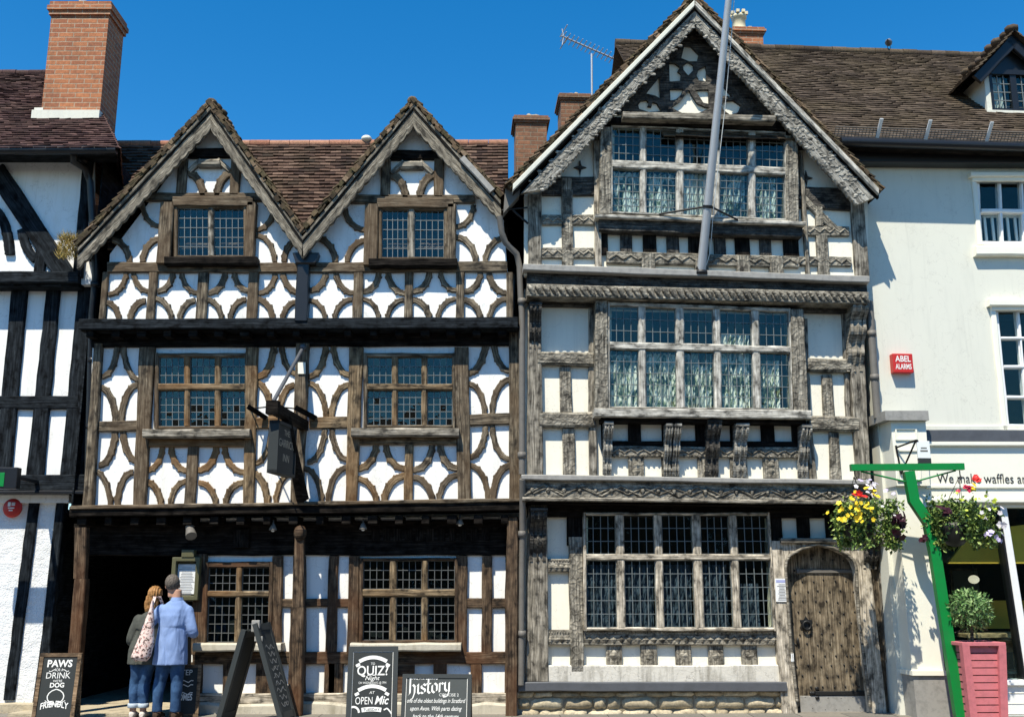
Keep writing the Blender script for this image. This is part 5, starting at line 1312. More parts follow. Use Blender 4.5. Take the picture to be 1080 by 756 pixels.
# ---- things fixed to the right house
A = F3.p(949, 385, .0); k = F3.m(949, 385)
al = thing('alarm_box', 'red square burglar alarm box with white lettering on the white wall', 'alarm', F3.world(F3.p(949,384.5,.0)), F3.a)
hw, hh, dp = 10.8*k, 10.2*k, .11
mb = MB(); mb.rbox((0,-dp/2,0), (hw,dp/2,hh), .012); cs = mb.build('case', M['red'], al)
mb = MB(); text(mb, 'ABEL', (0,-dp,.02), (1,0,0), (0,0,1), .085, hw*1.55, 'c', 0, .02); text(mb, 'ALARMS', (0,-dp,-.085), (1,0,0), (0,0,1), .075, hw*1.6, 'c', 0, .02); mb.build('lettering', M['text_white'], al)
A = F3.p(958, 480, .36)
hs = thing('hanging_sign', 'small white sign with dark lower band on a black iron bracket by the pilaster', 'sign', F3.world(A), F3.a)
mb = MB(); o = [(-.13,-.0,-.2),(-.13,0,.12),(.02,-.30,.15),(.10,-.32,.15)]
a0 = Vector((-.16,0,.10)); a1 = Vector((-.12,0,-.25)); tip = Vector((-.02,-.30,.16))
mb.tube([a0, tip], .012, 6); mb.tube([a1, tip], .012, 6); mb.tube([a0+Vector((0,0,.03)), a1], .014, 6); mb.tube([tip, tip+Vector((.02,0,-.02))], .02, 6); mb.build('bracket', M['iron'], hs)
mb = MB(); mb.rbox((.07,-.30,.0), (.085,.014,.15), .006, 0); mb.box((-.015,-.317,-.15),(.155,-.284,-.075),1); mb.box((.02,-.3165,.01),(.12,-.3145,.03),2); mb.box((.03,-.3165,.05),(.11,-.3145,.065),2); mb.build('board', [M['white_paint'], M['chalk'], M['pipe_grey']], hs)
# a pigeon on the ridge
A = F3.p(938, 55, wr)
pg = thing('pigeon', 'grey pigeon perched on the ridge of the right hand roof', 'bird', F3.world(Vector((A.x, -wr, g0.z+.085))), F3.a + R(60))
mb = MB(); rings = [(-.20,.10,.012,.008),(-.13,.115,.03,.014),(-.07,.13,.055,.05),(.0,.14,.068,.068),(.06,.155,.06,.065),(.10,.19,.036,.04),(.115,.225,.03,.032),(.125,.255,.033,.033),(.15,.265,.026,.026),(.165,.262,.008,.008),(.195,.255,.004,.004)]
vs = []
for x, z, ry, rz in rings:
    for j in range(10): t = j*.6283; vs.append((x, ry*math.cos(t), z + rz*math.sin(t)))
mb.add(vs, [(i*10+j, i*10+(j+1)%10, (i+1)*10+(j+1)%10, (i+1)*10+j) for i in range(len(rings)-1) for j in range(10)], None, 0, True)
for s in (-1, 1): mb.tube([(.0,s*.025,.09),(.005,s*.025,.0)], .006, 5); mb.tube([(-.01,s*.025,.004),(.03,s*.03,.004)], .004, 4)
mb.build('body', paint('pigeon_grey', (.13,.15,.18), .6, .4, scale=18), pg)
# ================================================================== GROUND, SKY, LIGHT
def struct(o): o['kind'] = 'structure'; return o
mb = MB(); mb.add([(-300,-300,-.13),(300,-300,-.13),(300,300,-.13),(-300,300,-.13)], [(0,1,2,3)])
m, nt, b = mat('asphalt'); tc = nd(nt, 'ShaderNodeTexCoord'); n1 = noise_tex(nt, tc.outputs['Object'], 60, 4); n2 = noise_tex(nt, tc.outputs['Object'], .6, 5)
r = ramp(nt, n1, [(.3,(.035,.035,.036)),(.7,(.085,.083,.08))]); nt.links.new(mixc(nt, .5, r.outputs[0], ramp(nt, n2, [(.3,(.6,)*3),(.7,(1.2,)*3)]).outputs[0], 'MULTIPLY'), b.inputs[0]); b.inputs['Roughness'].default_value = .9; bump(nt, b, n1, .4, .01)
struct(mb.build('ground', m))
m, nt, b = mat('paving'); tc = nd(nt, 'ShaderNodeTexCoord'); bt = nd(nt, 'ShaderNodeTexBrick'); nt.links.new(tc.outputs['Object'], bt.inputs[0])
bt.inputs['Scale'].default_value = 1; bt.inputs['Brick Width'].default_value = .62; bt.inputs['Row Height'].default_value = .45; bt.inputs['Mortar Size'].default_value = .007
bt.inputs['Color1'].default_value = (.21,.19,.155,1); bt.inputs['Color2'].default_value = (.15,.14,.12,1); bt.inputs['Mortar'].default_value = (.05,.045,.04,1)
n1 = noise_tex(nt, tc.outputs['Object'], 18, 6, .7); nt.links.new(mixc(nt, .6, bt.outputs[0], ramp(nt, n1, [(.3,(.55,)*3),(.7,(1.25,)*3)]).outputs[0], 'MULTIPLY'), b.inputs[0]); b.inputs['Roughness'].default_value = .85
bump(nt, b, math_n(nt, 'SUBTRACT', n1, bt.outputs['Fac']), .5, .008)
mb = MB(); mb.box((-60,9.6,-.2),(60,16,0)); struct(mb.build('pavement', m))
mb = MB()
for i in range(60): mb.rbox((-30+i+.5, 9.52, -.06), (.494,.075,.07), .015)
struct(mb.build('kerb', M['lead_pale']))

W = bpy.data.worlds.new('World'); sc.world = W; W.use_nodes = True; nt = W.node_tree
SUN = Vector((.45, 1.0, -1.8)).normalized()
el = math.asin(-SUN.z); az = math.atan2(-SUN.x, -SUN.y)      # bearing of the sun, from +Y clockwise
sky = nd(nt, 'ShaderNodeTexSky'); sky.sky_type = 'NISHITA'; sky.sun_disc = False; sky.sun_elevation = el; sky.sun_rotation = az
sky.air_density = 1.0; sky.dust_density = .15; sky.ozone_density = 3.0; sky.altitude = 300
hs_ = nd(nt, 'ShaderNodeHueSaturation'); hs_.inputs['Saturation'].default_value = 1.4; hs_.inputs['Value'].default_value = 1.0; hs_.inputs['Hue'].default_value = .497
nt.links.new(sky.outputs[0], hs_.inputs['Color']); nt.links.new(hs_.outputs[0], nt.nodes['Background'].inputs[0]); nt.nodes['Background'].inputs[1].default_value = .125
sd = bpy.data.lights.new('sun', 'SUN'); sd.energy = 4.8; sd.angle = R(.5); sd.color = (1, .935, .80); so = bpy.data.objects.new('sun', sd); COL.objects.link(so)
so.rotation_euler = SUN.to_track_quat('-Z', 'Y').to_euler()
sc.view_settings.view_transform = 'Standard'; sc.view_settings.look = 'None'; sc.view_settings.exposure = .62; sc.view_settings.gamma = 1
sc.render.engine = 'CYCLES'; sc.cycles.max_bounces = 6; sc.cycles.transparent_max_bounces = 12; sc.cycles.use_denoising = True

# ================================================================== THINGS IN FRONT
X0 = Frame(0, 0, 0)
def at(px, py, Y): return X0.p(px, py, -Y)
# the terrace across the street, behind the viewer: added unseen, as something dark for the lower panes to mirror
tc_ = thing('added_terrace', 'unseen brick terrace added across the street, giving the lower window panes a dark reflection', 'building', (0,-7,0))
mb = MB(); mb.box((-26,-6,-.13),(26,0,5.9)); mb.build('wall', M['brick_old'], tc_)
mb = MB(); mb.add([(-26.3,.35,5.8),(26.3,.35,5.8),(26.3,-3,7.7),(-26.3,-3,7.7),(26.3,-6.3,5.8),(-26.3,-6.3,5.8)], [(0,1,2,3),(3,2,4,5),(0,3,5),(1,4,2)]); mb.build('roof', M['tile_left'], tc_)
for i in range(12):
    for z, h in ((1.0,1.5),(3.7,1.5)):
        x = -23.5 + i*4.1; mb = MB(); mb.box((x-.5,.0,z),(x+.5,.03,z+h),0); mb.box((x-.56,0,z-.1),(x+.56,.10,z),1); mb.box((x-.02,.03,z),(x+.02,.05,z+h),1); mb.box((x-.5,.03,z+h/2-.02),(x+.5,.052,z+h/2+.02),1); mb.build('window', [M['black_paint'], M['white_paint']], tc_)
# flagpole
B = F2.world(F2.p(739.3, 288, LW+.0)); T = at(774.5, -60, B.y - 1.35)
fp = thing('flagpole', 'pale grey flagpole leaning out from the ledge of the tall carved house', 'flagpole', B)
d = T - B; mb = MB(); mb.tube([d*t for t in (0,.3,.6,.85,1)], [.062,.058,.05,.044,.04], 14); mb.build('pole', M['steel'], fp)
mb = MB(); mb.lathe([(.10,-.03),(.10,.015),(.07,.03),(.07,.08)], (0,0,0), 14); mb.build('base_socket', M['iron'], fp)
c = d*.205; s1 = F2.world(F2.p(695,226,B2+.05)) - B; s2 = F2.world(F2.p(778,232,B2+.05)) - B; mb = MB(); mb.tube([s1, c+Vector((-.05,0,0))], .014, 6); mb.tube([c+Vector((.05,0,0)), s2], .014, 6); mb.tube([c-d.normalized()*.02, c+d.normalized()*.02], .068, 14); mb.build('stay', M['iron'], fp)
rp = [d*.21+Vector((.08,-.02,0)), d*.5+Vector((.10,.0,0)), d*.75+Vector((.09,.02,0)), d*.99+Vector((.05,0,0))]; mb = MB(); mb.tube(rp, .006, 5); mb.tube([rp[0], rp[0]+Vector((-.03,.25,-.6)), Vector((.07,-.05,.1))], .005, 5); mb.build('halyard', M['net'], fp)
# aerial
P = F2.world(F2.p(624, 100, -3.0)); an = thing('television_aerial', 'yagi television aerial on a thin mast rising behind the big gable', 'aerial', P)
t_ = at(624, 57, P.y) - P; mb = MB(); mb.tube([Vector((0,0,-.7)), t_], .02, 6); mb.build('mast', M['steel'], an)
b0, b1 = at(592, 38, P.y-.1) - P, at(656, 66, P.y+.3) - P; bd = b1 - b0; mb = MB(); mb.tube([b0, b1], .016, 6)
pr = bd.normalized().cross(Vector((0,.3,1))).normalized()
for i in range(15):
    q = b0 + bd*(i+.5)/15; mb.tube([q - pr*.13, q + pr*.13], .009, 5)
q = b0 + bd*.04
for k in (-1,1):
    mb.tube([q + Vector((0,0,.12*k)) - pr*.16, q + Vector((0,0,.12*k)) + pr*.16], .01, 5); mb.tube([q+Vector((0,0,.0)), q+Vector((-.03,0,.16*k))], .01, 5)
mb.build('antenna', M['steel'], an)

# hanging pub sign on its timber arm
wv = .40; base = F1.p(321, 449, W1+.05)
sg = thing('pub_sign', 'black hanging pub sign with faded lettering on a timber arm of the twin gabled inn', 'sign', F1.world(base), 0)
Lo = lambda x, y, w: F1.p(x, y, w) - base
tip = Lo(285.5, 429, 2.0); tip = Vector((tip.x*.5, tip.y, tip.z))
tip = Lo(288, 430, 1.55); mb = MB(); ax_ = tip.normalized(); 
mb.obox(tip*.5, tip*.5, Vector((.055,0,0)), Vector((0,0,.065))); mb.obox(tip, ax_*.05, Vector((.075,0,0)), Vector((0,0,.085))); mb.build('arm', M['inn_oak_dark'], sg)
mb = MB(); A = Lo(319, 526, W1+.1); mid = tip*.62; pts = [A, A.lerp(mid,.35)+Vector((0,.02,-.03)), A.lerp(mid,.7)+Vector((0,.0,-.02)), mid]; mb.tube(pts, [.095,.085,.075,.07], 6); mb.build('strut', M['inn_oak_dark'], sg)
mb = MB(); mb.tube([Lo(319.5, 367, W1+.12), tip+Vector((0,0,.08))], .026, 8); mb.ball(Lo(319.5,366,W1+.12), .05,.05,.05); mb.build('stay_rod', M['lead'], sg)
mb = MB(); tt = tip+Vector((0,0,.02)); mb.tube([tt, Lo(264,431,W1+.08)], .010, 5); mb.tube([tt, Lo(312,431,W1+.1)], .010, 5); mb.build('guy_rod', M['iron'], sg)
for x0, y0, x1, y1 in ((262,429,281,441),(312,430,333,441)):
    mb = MB(); A = Lo(x0, y0, W1+.35); Bq = Lo(x1, y1, W1+.05); mb.obox((A+Bq)/2, (Bq-A)/2, Vector((.0,.05,0)), Vector((.015,0,.03))); mb.build('side_bracket', M['inn_oak_dark'], sg)
# the board, square to the street
yo = tip.y*.93; yi = tip.y*.40; xo = tip.x*.93; zo = tip.z*.9-.10
mb = MB(); bh = .62; cx_ = (xo + tip.x*.40)/2; dirv = Vector((tip.x*(.40-.93), yi-yo, 0)); L = dirv.length; dv = dirv/L; nv = Vector((dv.y, -dv.x, 0))
ctr = Vector((xo,yo,zo-bh/2-.06)) + dv*L/2
mb.obox(ctr, dv*L/2, nv*.05, Vector((0,0,bh/2))); 
for s in (-1,1): mb.obox(ctr + Vector((0,0,s*bh/2)), dv*(L/2+.02), nv*.065, Vector((0,0,.02))); mb.obox(ctr + dv*s*L/2, dv*.02, nv*.065, Vector((0,0,bh/2+.02)))
for s in (-.6,.6): mb.tube([ctr + dv*s*L/2 + Vector((0,0,bh/2)), ctr + dv*s*L/2 + Vector((0,0,bh/2+.12))], .012, 5)
mb.build('board', M['chalk'], sg)
mb = MB()
M['gilt'] = paint('faded_gilt', (.34,.31,.24), .6, .4)
for side in (1, -1):
    n_ = nv*side; ux = dv if (dv.cross(Vector((0,0,1)))).dot(n_) > 0 else -dv
    for s_, z, h, wd in (('THE', .17, .075, .2), ('GARRICK', .02, .10, L*.86), ('INN', -.16, .095, .22)): text(mb, s_, ctr + n_*.051 + Vector((0,0,z)), ux, (0,0,1), h, wd, 'c', 0, .012)
mb.build('lettering', M['gilt'], sg)

# menu case on the inn wall
A = F1.p(197.5, 610, .05); kk = F1.m(197, 610, .1)
mc = thing('menu_case', 'glazed menu case with a white page on the inn wall before the couple', 'sign', F1.world(A), 0)
hw, hh = 14.5*kk, 22*kk
mb = MB(); 
for s in (-1,1): mb.rbox((s*(hw-.025),-.05,0), (.027,.06,hh), .008); mb.rbox((0,-.05,s*(hh-.025)), (hw,.058,.027), .008)
mb.box((-hw+.01,-.02,-hh+.01),(hw-.01,-.005,hh-.01)); mb.rbox((.02,-.06,hh+.05), (.085,.06,.05), .01); mb.build('case', M['bronze'] if 'bronze' in M else paint('olive_bronze', (.10,.095,.045), .5, .3), mc)
mb = MB(); mb.box((-hw+.06,-.03,-hh+.08),(hw-.05,-.025,hh-.09)); mb.build('page', M['white_paint'], mc)
mb = MB()
for i in range(22): z = hh-.14-i*.021; w_ = .06+.05*random.random(); mb.box((-w_,-.033,z),(w_,-.0305,z+.006))
mb.build('print', M['lead_pale'], mc)
# paper notice on the door jamb
A = F2.p(824.5, 622, H0+.145); nk = F2.m(824,622)
pn = thing('paper_notice', 'white printed paper notice pinned to the oak jamb left of the studded door', 'notice', F2.world(A), F2.a)
mb = MB(); mb.rbox((0,-.006,0), (6.9*nk,.004,11.8*nk), .001); mb.build('sheet', M['white_paint'], pn)
mb = MB()
mb.box((-.075,-.0125,.10),(.075,-.0105,.135),1)
for i in range(11): z = .07-i*.02; w_ = .03+.035*random.random(); mb.box((-w_,-.0125,z),(w_,-.0105,z+.007),0)
mb.build('print', [M['pipe_grey'], paint('pale_blue_band', (.35,.38,.62))], pn)

# ---- chalk boards
def tilted(root, tilt): 
    return Vector((0, math.sin(tilt), math.cos(tilt))), Vector((0, -math.cos(tilt), math.sin(tilt)))
def aboard(name, label, pxl, pxr, pyt, Y, rz, tilt, face_mat, frame_mat, back=True, fr=.045, group=None, taper=0.0, cap=None):
    """A-board: survey left/right px of its face and its top, standing at distance Y"""
    c = at((pxl+pxr)/2, 756, Y); root = thing(name, label, 'sign', (c.x, Y, 0), R(rz), group)
    top = at((pxl+pxr)/2, pyt, Y+.12).z; w = (at(pxr, 720, Y) - at(pxl, 720, Y)).length / max(.3, math.cos(R(rz))); H = top / math.cos(tilt)
    up, n = tilted(root, tilt)
    def panel(s):
        uq = Vector((0, up.y*s, up.z)); nq = Vector((0, n.y*s, n.z)); mb = MB(); b = Vector((0, -H*math.sin(tilt)*s, 0)) 
        mb.obox(b + uq*H/2, Vector((w/2-fr*.5,0,0)), nq*.008, uq*(H/2-fr*.4), 0)
        for k in (-1,1): mb.obox(b + uq*H/2 + Vector((k*(w/2-fr/2),0,0)), Vector((fr/2,0,0)), nq*.02, uq*H/2, 1)
        for z in (fr/2, H-fr/2): mb.obox(b + uq*z, Vector((w/2-fr,0,0)), nq*.018, uq*fr/2, 1)
        return mb.build('board', [face_mat, frame_mat], root)
    panel(1)
    if back: panel(-1)
    b = Vector((0, -H*math.sin(tilt), 0))
    return root, (lambda x, t: b + up*(t*H) + Vector((x*w,0,0)) + n*.009), Vector((1,0,0)), up, w, H
CW = M['text_white']
# 'paws' board
rt, S_, ux, uy, w, H = aboard('chalkboard_sign', 'wooden framed chalkboard reading PAWS FOR DRINK, dog friendly, beside the dark passage', 38, 80, 688, 13.55, 6, R(9), M['chalk'], M['frame_wood'])
mb = MB()
for s_, t, h, wd, bo_ in (('PAWS',.80,.085,.60,.03),('FOR A',.735,.035,.2,0),('DRINK',.63,.075,.58,.0),("WE'RE",.575,.03,.22,0),('DOG',.50,.055,.34,.03)): text(mb, s_, S_(0,t), ux, uy, h, w*wd, 'c', 0, bo_)
text(mb, 'FRIENDLY', S_(0,.18), ux, (uy+Vector((.0,0,0))), .075, w*.66, 'c', 0, .02, arch=.03)
for k in (-1,1):
    ribbon(mb, [(k*(.03+.015*i), .012*math.sin(i)) for i in range(7)], .004, S_(0,.745), ux, uy)
    ribbon(mb, [(k*.10*math.sin(t*.5)*(1), .06*math.cos(t*.5) - .01*t) for t in range(0,9)], .006, S_(0,.40), ux, uy); ribbon(mb, [(k*(.02+.02*t), -.02*math.sin(t*.7)) for t in range(6)], .004, S_(0,.30), ux, uy)
mb.build('chalk_lettering', CW, rt)
# small board behind the man
rt, S_, ux, uy, w, H = aboard('chalkboard_sign', 'small chalkboard reading STEP and HOMES half hidden behind the man in the blue shirt', 180, 208, 700, 14.0, 14, R(8), M['chalk'], M['frame_wood'], fr=.04)
mb = MB(); text(mb, 'STEP', S_(-.05,.80), ux, uy, .07, w*.5); text(mb, 'HOMES', S_(-.05,.32), ux, uy, .08, w*.6, 'c', 0, .03)
for t in (.68,.6,.45): ribbon(mb, [(-.15+.03*i, .015*math.sin(i*1.9)) for i in range(9)], .005, S_(0,t), ux, uy)
mb.build('chalk_lettering', CW, rt)
# quiz board
rt, S_, ux, uy, w, H = aboard('chalkboard_sign', 'dark framed chalkboard advertising QUIZ night and OPEN mic, by the oak window', 366, 418, 681, 13.5, 5, R(10), M['chalk'], M['frame_dark'], fr=.06)
mb = MB()
def banner(t, wd, hh, arch=.05, tails=True):
    P = [(x*wd/8, arch*(1-(x/8)**2)) for x in range(-8,9)]; ribbon(mb, P, hh, S_(0,t), ux, uy)
    if tails:
        for k in (-1,1): ribbon(mb, [(k*wd*.95,-.03),(k*wd*1.22,-.055)], hh*.8, S_(0,t), ux, uy)
banner(.80, .17, .022); text(mb, 'TO', S_(0,.755), ux, uy, .03, .05); text(mb, 'QUIZ?', S_(0.0,.62), ux, uy, .115, w*.62, 'c', 0, .012)
for x, y0, l in ((-.2,.62,.05),(-.07,.62,.04),(.03,.62,.04)): ribbon(mb, [(-l/2,0),(l/2,0)], .005, S_(x,y0), ux, uy)
text(mb, 'Night', S_(0,.555), ux, uy, .05, .18, 'c', 0, .005, .3); text(mb, 'ON WEDNESDAYS @ 7PM', S_(0,.505), ux, uy, .028, w*.55)
banner(.42, .17, .022); text(mb, 'AT', S_(0,.375), ux, uy, .032, .07, 'c', 0, 0, .2); text(mb, 'OPEN', S_(-.155,.24), ux, uy, .09, w*.34); text(mb, 'Mic', S_(.20,.24), ux, uy, .10, w*.28, 'c', 0, .02, .3)
banner(.165, .12, .026, .01, False); ribbon(mb, [(-.22+.07*math.cos(t*.5), .07*math.sin(t*.5)-.03) for t in range(7)], .012, S_(0,.165), ux, uy); ribbon(mb, [(.15,.0),(.19,.02),(.22,-.01),(.25,-.05)], .008, S_(0,.165), ux, uy)
mb2 = MB(); text(mb2, 'TUESDAY', S_(0,.155), ux, uy, .03, .2, 'c', 0, 0, 0, 0, .006); mb2.build('dark_lettering', M['chalk'], rt)
for (x0,t0,x1,t1) in ((-.40,.06,-.40,.93),(.40,.06,.40,.93),(-.40,.93,.40,.93)):
    ribbon(mb, [(0,0),((x1-x0)*w,(t1-t0)*H)], .004, S_(x0,t0), ux, uy)
mb.build('chalk_lettering', CW, rt)
# history board
rt, S_, ux, uy, w, H = aboard('chalkboard_sign', 'grey landscape chalkboard headed history in blackletter, rightmost of the street boards', 424, 497, 710, 13.45, -3, R(10), M['chalk_grey'], M['frame_dark'], fr=.045)
mb = MB()
u0 = S_(-.37,.62); gothic(mb, 'history', S_(-.40,.58), ux, uy, .115, 0, .07)
text(mb, 'TAKE A STEP INTO', S_(-.385,.89), ux, uy, .045, w*.40, 'l', 0, .01); text(mb, 'CONCISE 2', S_(.18,.545), ux, uy, .035, w*.28)
for s_, t, wd in (('one of the oldest buildings in Stratford', .41, .84), ('upon Avon. With parts dating', .25, .74), ('back to the 14th century', .09, .66)): text(mb, s_, S_(0,t), ux, uy, .052, w*wd, 'c', 0, .004, .35)
for (x0,t0,x1,t1) in ((-.44,.04,-.44,.95),(.44,.04,.44,.95),(-.44,.95,.44,.95)): ribbon(mb, [(0,0),((x1-x0)*w,(t1-t0)*H)], .003, S_(x0,t0), ux, uy)
mb.build('chalk_lettering', CW, rt)
# big folding board seen from its edge
c = at(262, 756, 13.35); fb = thing('folding_board', 'tall black folding board seen edge on, its right face chalked with white lettering', 'sign', (c.x, 13.35, 0), R(0))
ap_ = at(276, 655, 13.35) - Vector((c.x,13.35,0)); apl = at(264, 664, 13.35) - Vector((c.x,13.35,0)); fl_ = at(236, 770, 13.35) - Vector((c.x,13.35,0)); fr_ = at(304, 770, 13.35) - Vector((c.x,13.35,0))
def leafp(top, bot, name, hd, th, mt):
    d = (bot - top); L = d.length; dn = d/L; nn = Vector((-dn.z, 0, dn.x)); mb = MB()
    yv = Vector((.14,1,0)).normalized()
    mb.obox((top+bot)/2, dn*L/2, nn*th, yv*hd, 0)
    for k in (-1,1): mb.obox((top+bot)/2 + yv*k*hd, dn*(L/2+.01), nn*(th+.008), yv*.035, 1)
    for e in (top+dn*.04, bot-dn*.1): mb.obox(e, dn*.04, nn*(th+.008), yv*hd, 1)
    o = mb.build(name, [M['chalk'], mt], fb); return dn, nn, yv
leafp(apl, Vector((fl_.x,0,.0)), 'board', .20, .022, M['frame_dark'])
dn, nn, yv = leafp(Vector((ap_.x,0,ap_.z-.03)), Vector((fr_.x,0,.0)), 'board', .20, .02, M['frame_dark'])
mb = MB(); 
if nn.x < 0: nn = -nn
tp = Vector((ap_.x,0,ap_.z-.03)); L = (Vector((fr_.x,0,0)) - tp).length
uxx = yv; uyy = -dn
for i in range(9):
    t = .24 + i*.072; a = .10 + .05*random.random()
    ribbon(mb, [(-a+2*a*k/7, .03*math.sin(k*1.7+i)) for k in range(8)], .006, tp + dn*(t*L) + nn*.021, uxx, uyy)
    ribbon(mb, [(J(.1), -.03), (J(.1), .03)], .005, tp + dn*(t*L) + nn*.021, uxx, uyy)
mb.build('chalk_lettering', M['lead_pale'], fb)
mb = MB(); mb.rbox((ap_.x-.03, -.17, ap_.z-.05), (.05,.025,.07), .01); mb.rbox((ap_.x+.02, -.2, ap_.z-.2), (.05,.012,.03), .006); mb.build('hinge_bracket', M['lead_pale'], fb)

# ---- green post with two hanging baskets
Yp = 13.35; c = at(1016, 770, Yp); gp = thing('basket_post', 'bright green kinked metal post with a cross bar carrying two flower baskets', 'post', (c.x, Yp, 0), 0)
O = Vector((c.x, Yp, 0)); g = lambda x, y: at(x, y, Yp) - O
prof = [Vector((g(1014.5,762).x,0,0)), g(1012,752), g(985.5,582), g(979,551), g(963.5,528), g(958,497)]
mb = MB()
def sq(pts, hw, hd):
    for i in range(len(pts)-1):
        A, B = pts[i], pts[i+1]; d = (B-A); L = d.length; d /= L; n = Vector((-d.z,0,d.x)); 
        vs = []
    vs = []; k = len(pts)
    for i, p in enumerate(pts):
        d = (pts[min(i+1,k-1)] - pts[max(i-1,0)]).normalized(); n = Vector((d.z,0,-d.x))
        for a, b_ in ((-1,-1),(1,-1),(1,1),(-1,1)): vs.append(p + n*hw*a + Vector((0,hd*b_,0)))
    fs = [(i*4+j, i*4+(j+1)%4, (i+1)*4+(j+1)%4, (i+1)*4+j) for i in range(k-1) for j in range(4)] + [(0,1,2,3),(4*k-4,4*k-3,4*k-2,4*k-1)]
    mb.add(vs, fs)
sq(prof, .065, .05); mb.build('pole', M['green'], gp)
mb = MB(); A, B = g(897,493), g(1016,492); sq([A, B], .042, .04); mb.build('cross_bar', M['green'], gp)
mb = MB(); mb.tube([g(908,497), g(956,508)], .012, 6); mb.tube([g(1008,496), g(964,508)], .012, 6); mb.build('brace', M['green'], gp)
for x in (901, 1012):
    mb = MB(); p = g(x,496); mb.tube([p, p+Vector((0,0,-.06)), p+Vector((.02,0,-.09)), p+Vector((0,0,-.12)), p+Vector((-.02,0,-.09))], .008, 5); mb.build('hook', M['iron'], gp)
def leafq(mb, c, sz, m=0):
    d = Vector((J(1),J(1),J(1))).normalized(); u = d.cross(Vector((J(1),J(1),J(1)))).normalized(); v = d.cross(u)
    mb.add([c-u*sz*.0, c+u*sz*.55+v*sz*.32+d*sz*.1, c+u*sz*1.15, c+u*sz*.55-v*sz*.32+d*sz*.1], [(0,1,2,3)], None, m)
FC = {'yellow':(.80,.58,.03),'red':(.62,.02,.015),'crimson':(.45,.02,.06),'white':(.78,.74,.76),'lilac':(.55,.48,.68),'maroon':(.035,.004,.012),'lime':(.42,.50,.05)}
for k_, v_ in FC.items(): M['fl_'+k_] = leafmat('petal_'+k_, [(0, tuple(x*.75 for x in v_)), (1, v_)])
def flower(mb, c, r, m, facing):
    f = Vector(facing).normalized(); u = f.cross(Vector((0.1,0,1))).normalized(); v = f.cross(u); ph = random.random()*6
    for i in range(5):
        t = ph + i*1.2566; a = (u*math.cos(t)+v*math.sin(t)); b_ = (u*math.cos(t+1.57)+v*math.sin(t+1.57))
        mb.add([c, c+a*r*.6+b_*r*.5+f*r*.15, c+a*r*1.05+f*r*.1, c+a*r*.6-b_*r*.5+f*r*.15], [(0,1,2,3)], None, m)
def basket(label, px, py, hook, rad, flw, seed, bowl=(0,0)):
    random.seed(seed); c = at(px, py, Yp-.02); bk = thing('hanging_basket', label, 'hanging basket', c, 0, 'flower baskets on the green post')
    k = rad
    mb = MB(); mb.lathe([(.02,-.30),(.10,-.27),(.17,-.19),(.20,-.08),(.205,0),(.19,0),(.15,-.1)], (bowl[0],0,bowl[1]), 18); mb.build('bowl', M['iron'], bk)
    mb = MB(); hk = at(*hook, Yp) - c
    for a in range(3): t = a*2.094+.5; mb.tube([hk, Vector((bowl[0]+.2*math.cos(t), .2*math.sin(t), bowl[1]))], .004, 4)
    mb.build('chain', M['iron'], bk)
    mb = MB(); cl = []
    for i in range(34):
        a = random.random()*6.28; r_ = k*(.25+.6*random.random()**.7); z = k*(.35-.95*random.random()**1.2)
        cl.append((Vector((r_*math.cos(a), r_*math.sin(a)*.8, z)), .07+.07*random.random()))
    for i in range(9):
        a = random.random()*6.28
        for q in range(6): cl.append((Vector((k*.75*math.cos(a)+J(.03), k*.6*math.sin(a), -k*.2-q*.055)), .05))
    for p, r_ in cl:
        for i in range(int(60*r_/.1)):
            o = Vector((random.gauss(0,.55),random.gauss(0,.55),random.gauss(0,.55)))*r_; leafq(mb, p+o, .035+.025*random.random())
    mb.build('foliage', M['leaf'], bk)
    nf = 0
    for col, n, fx, fz, sp, r_ in flw:
        for i in range(n):
            x = (fx + random.gauss(0, sp))*k; z = (fz + random.gauss(0, sp*.7))*k; y = -math.sqrt(max(0, (k*1.02)**2 - x*x*.8 - z*z*.6))*.8 - .04 - .05*random.random()
            mb = MB(); flower(mb, Vector((0,0,0)), r_*.8*(1+J(.25)), 0, (x*1.8+J(1.3), -1, z+.5+J(1.2))); mb.build('flower', M['fl_'+col], bk, (x,y,z))
    random.seed(seed+99)
basket('basket of mostly yellow flowers hanging from the left end of the green bar', 913, 545, (901,502), .44,
  [('yellow',27,-.62,.12,.28,.042),('yellow',8,-.1,.62,.2,.04),('red',7,-.42,.62,.06,.05),('white',10,.1,.72,.22,.04),('lilac',6,.15,.7,.25,.04),('maroon',13,.72,-.18,.14,.065),('maroon',6,.55,-.55,.12,.06),('white',3,.5,.05,.2,.03)], 11, (-.1,-.05))
basket('basket of red, white and lime flowers at the right end of the green bar', 1013, 543, (1012,502), .46,
  [('red',6,.22,.9,.06,.05),('crimson',7,-.12,.68,.10,.045),('lime',18,.1,.15,.3,.032),('white',9,.5,.1,.3,.038),('lilac',8,.6,-.58,.14,.045),('white',4,.85,-.35,.1,.05),('maroon',8,-.75,.05,.08,.06),('maroon',5,-1.15,-.65,.08,.05),('yellow',5,.15,.8,.15,.04)], 23, (-.1,-.1))
random.seed(5)
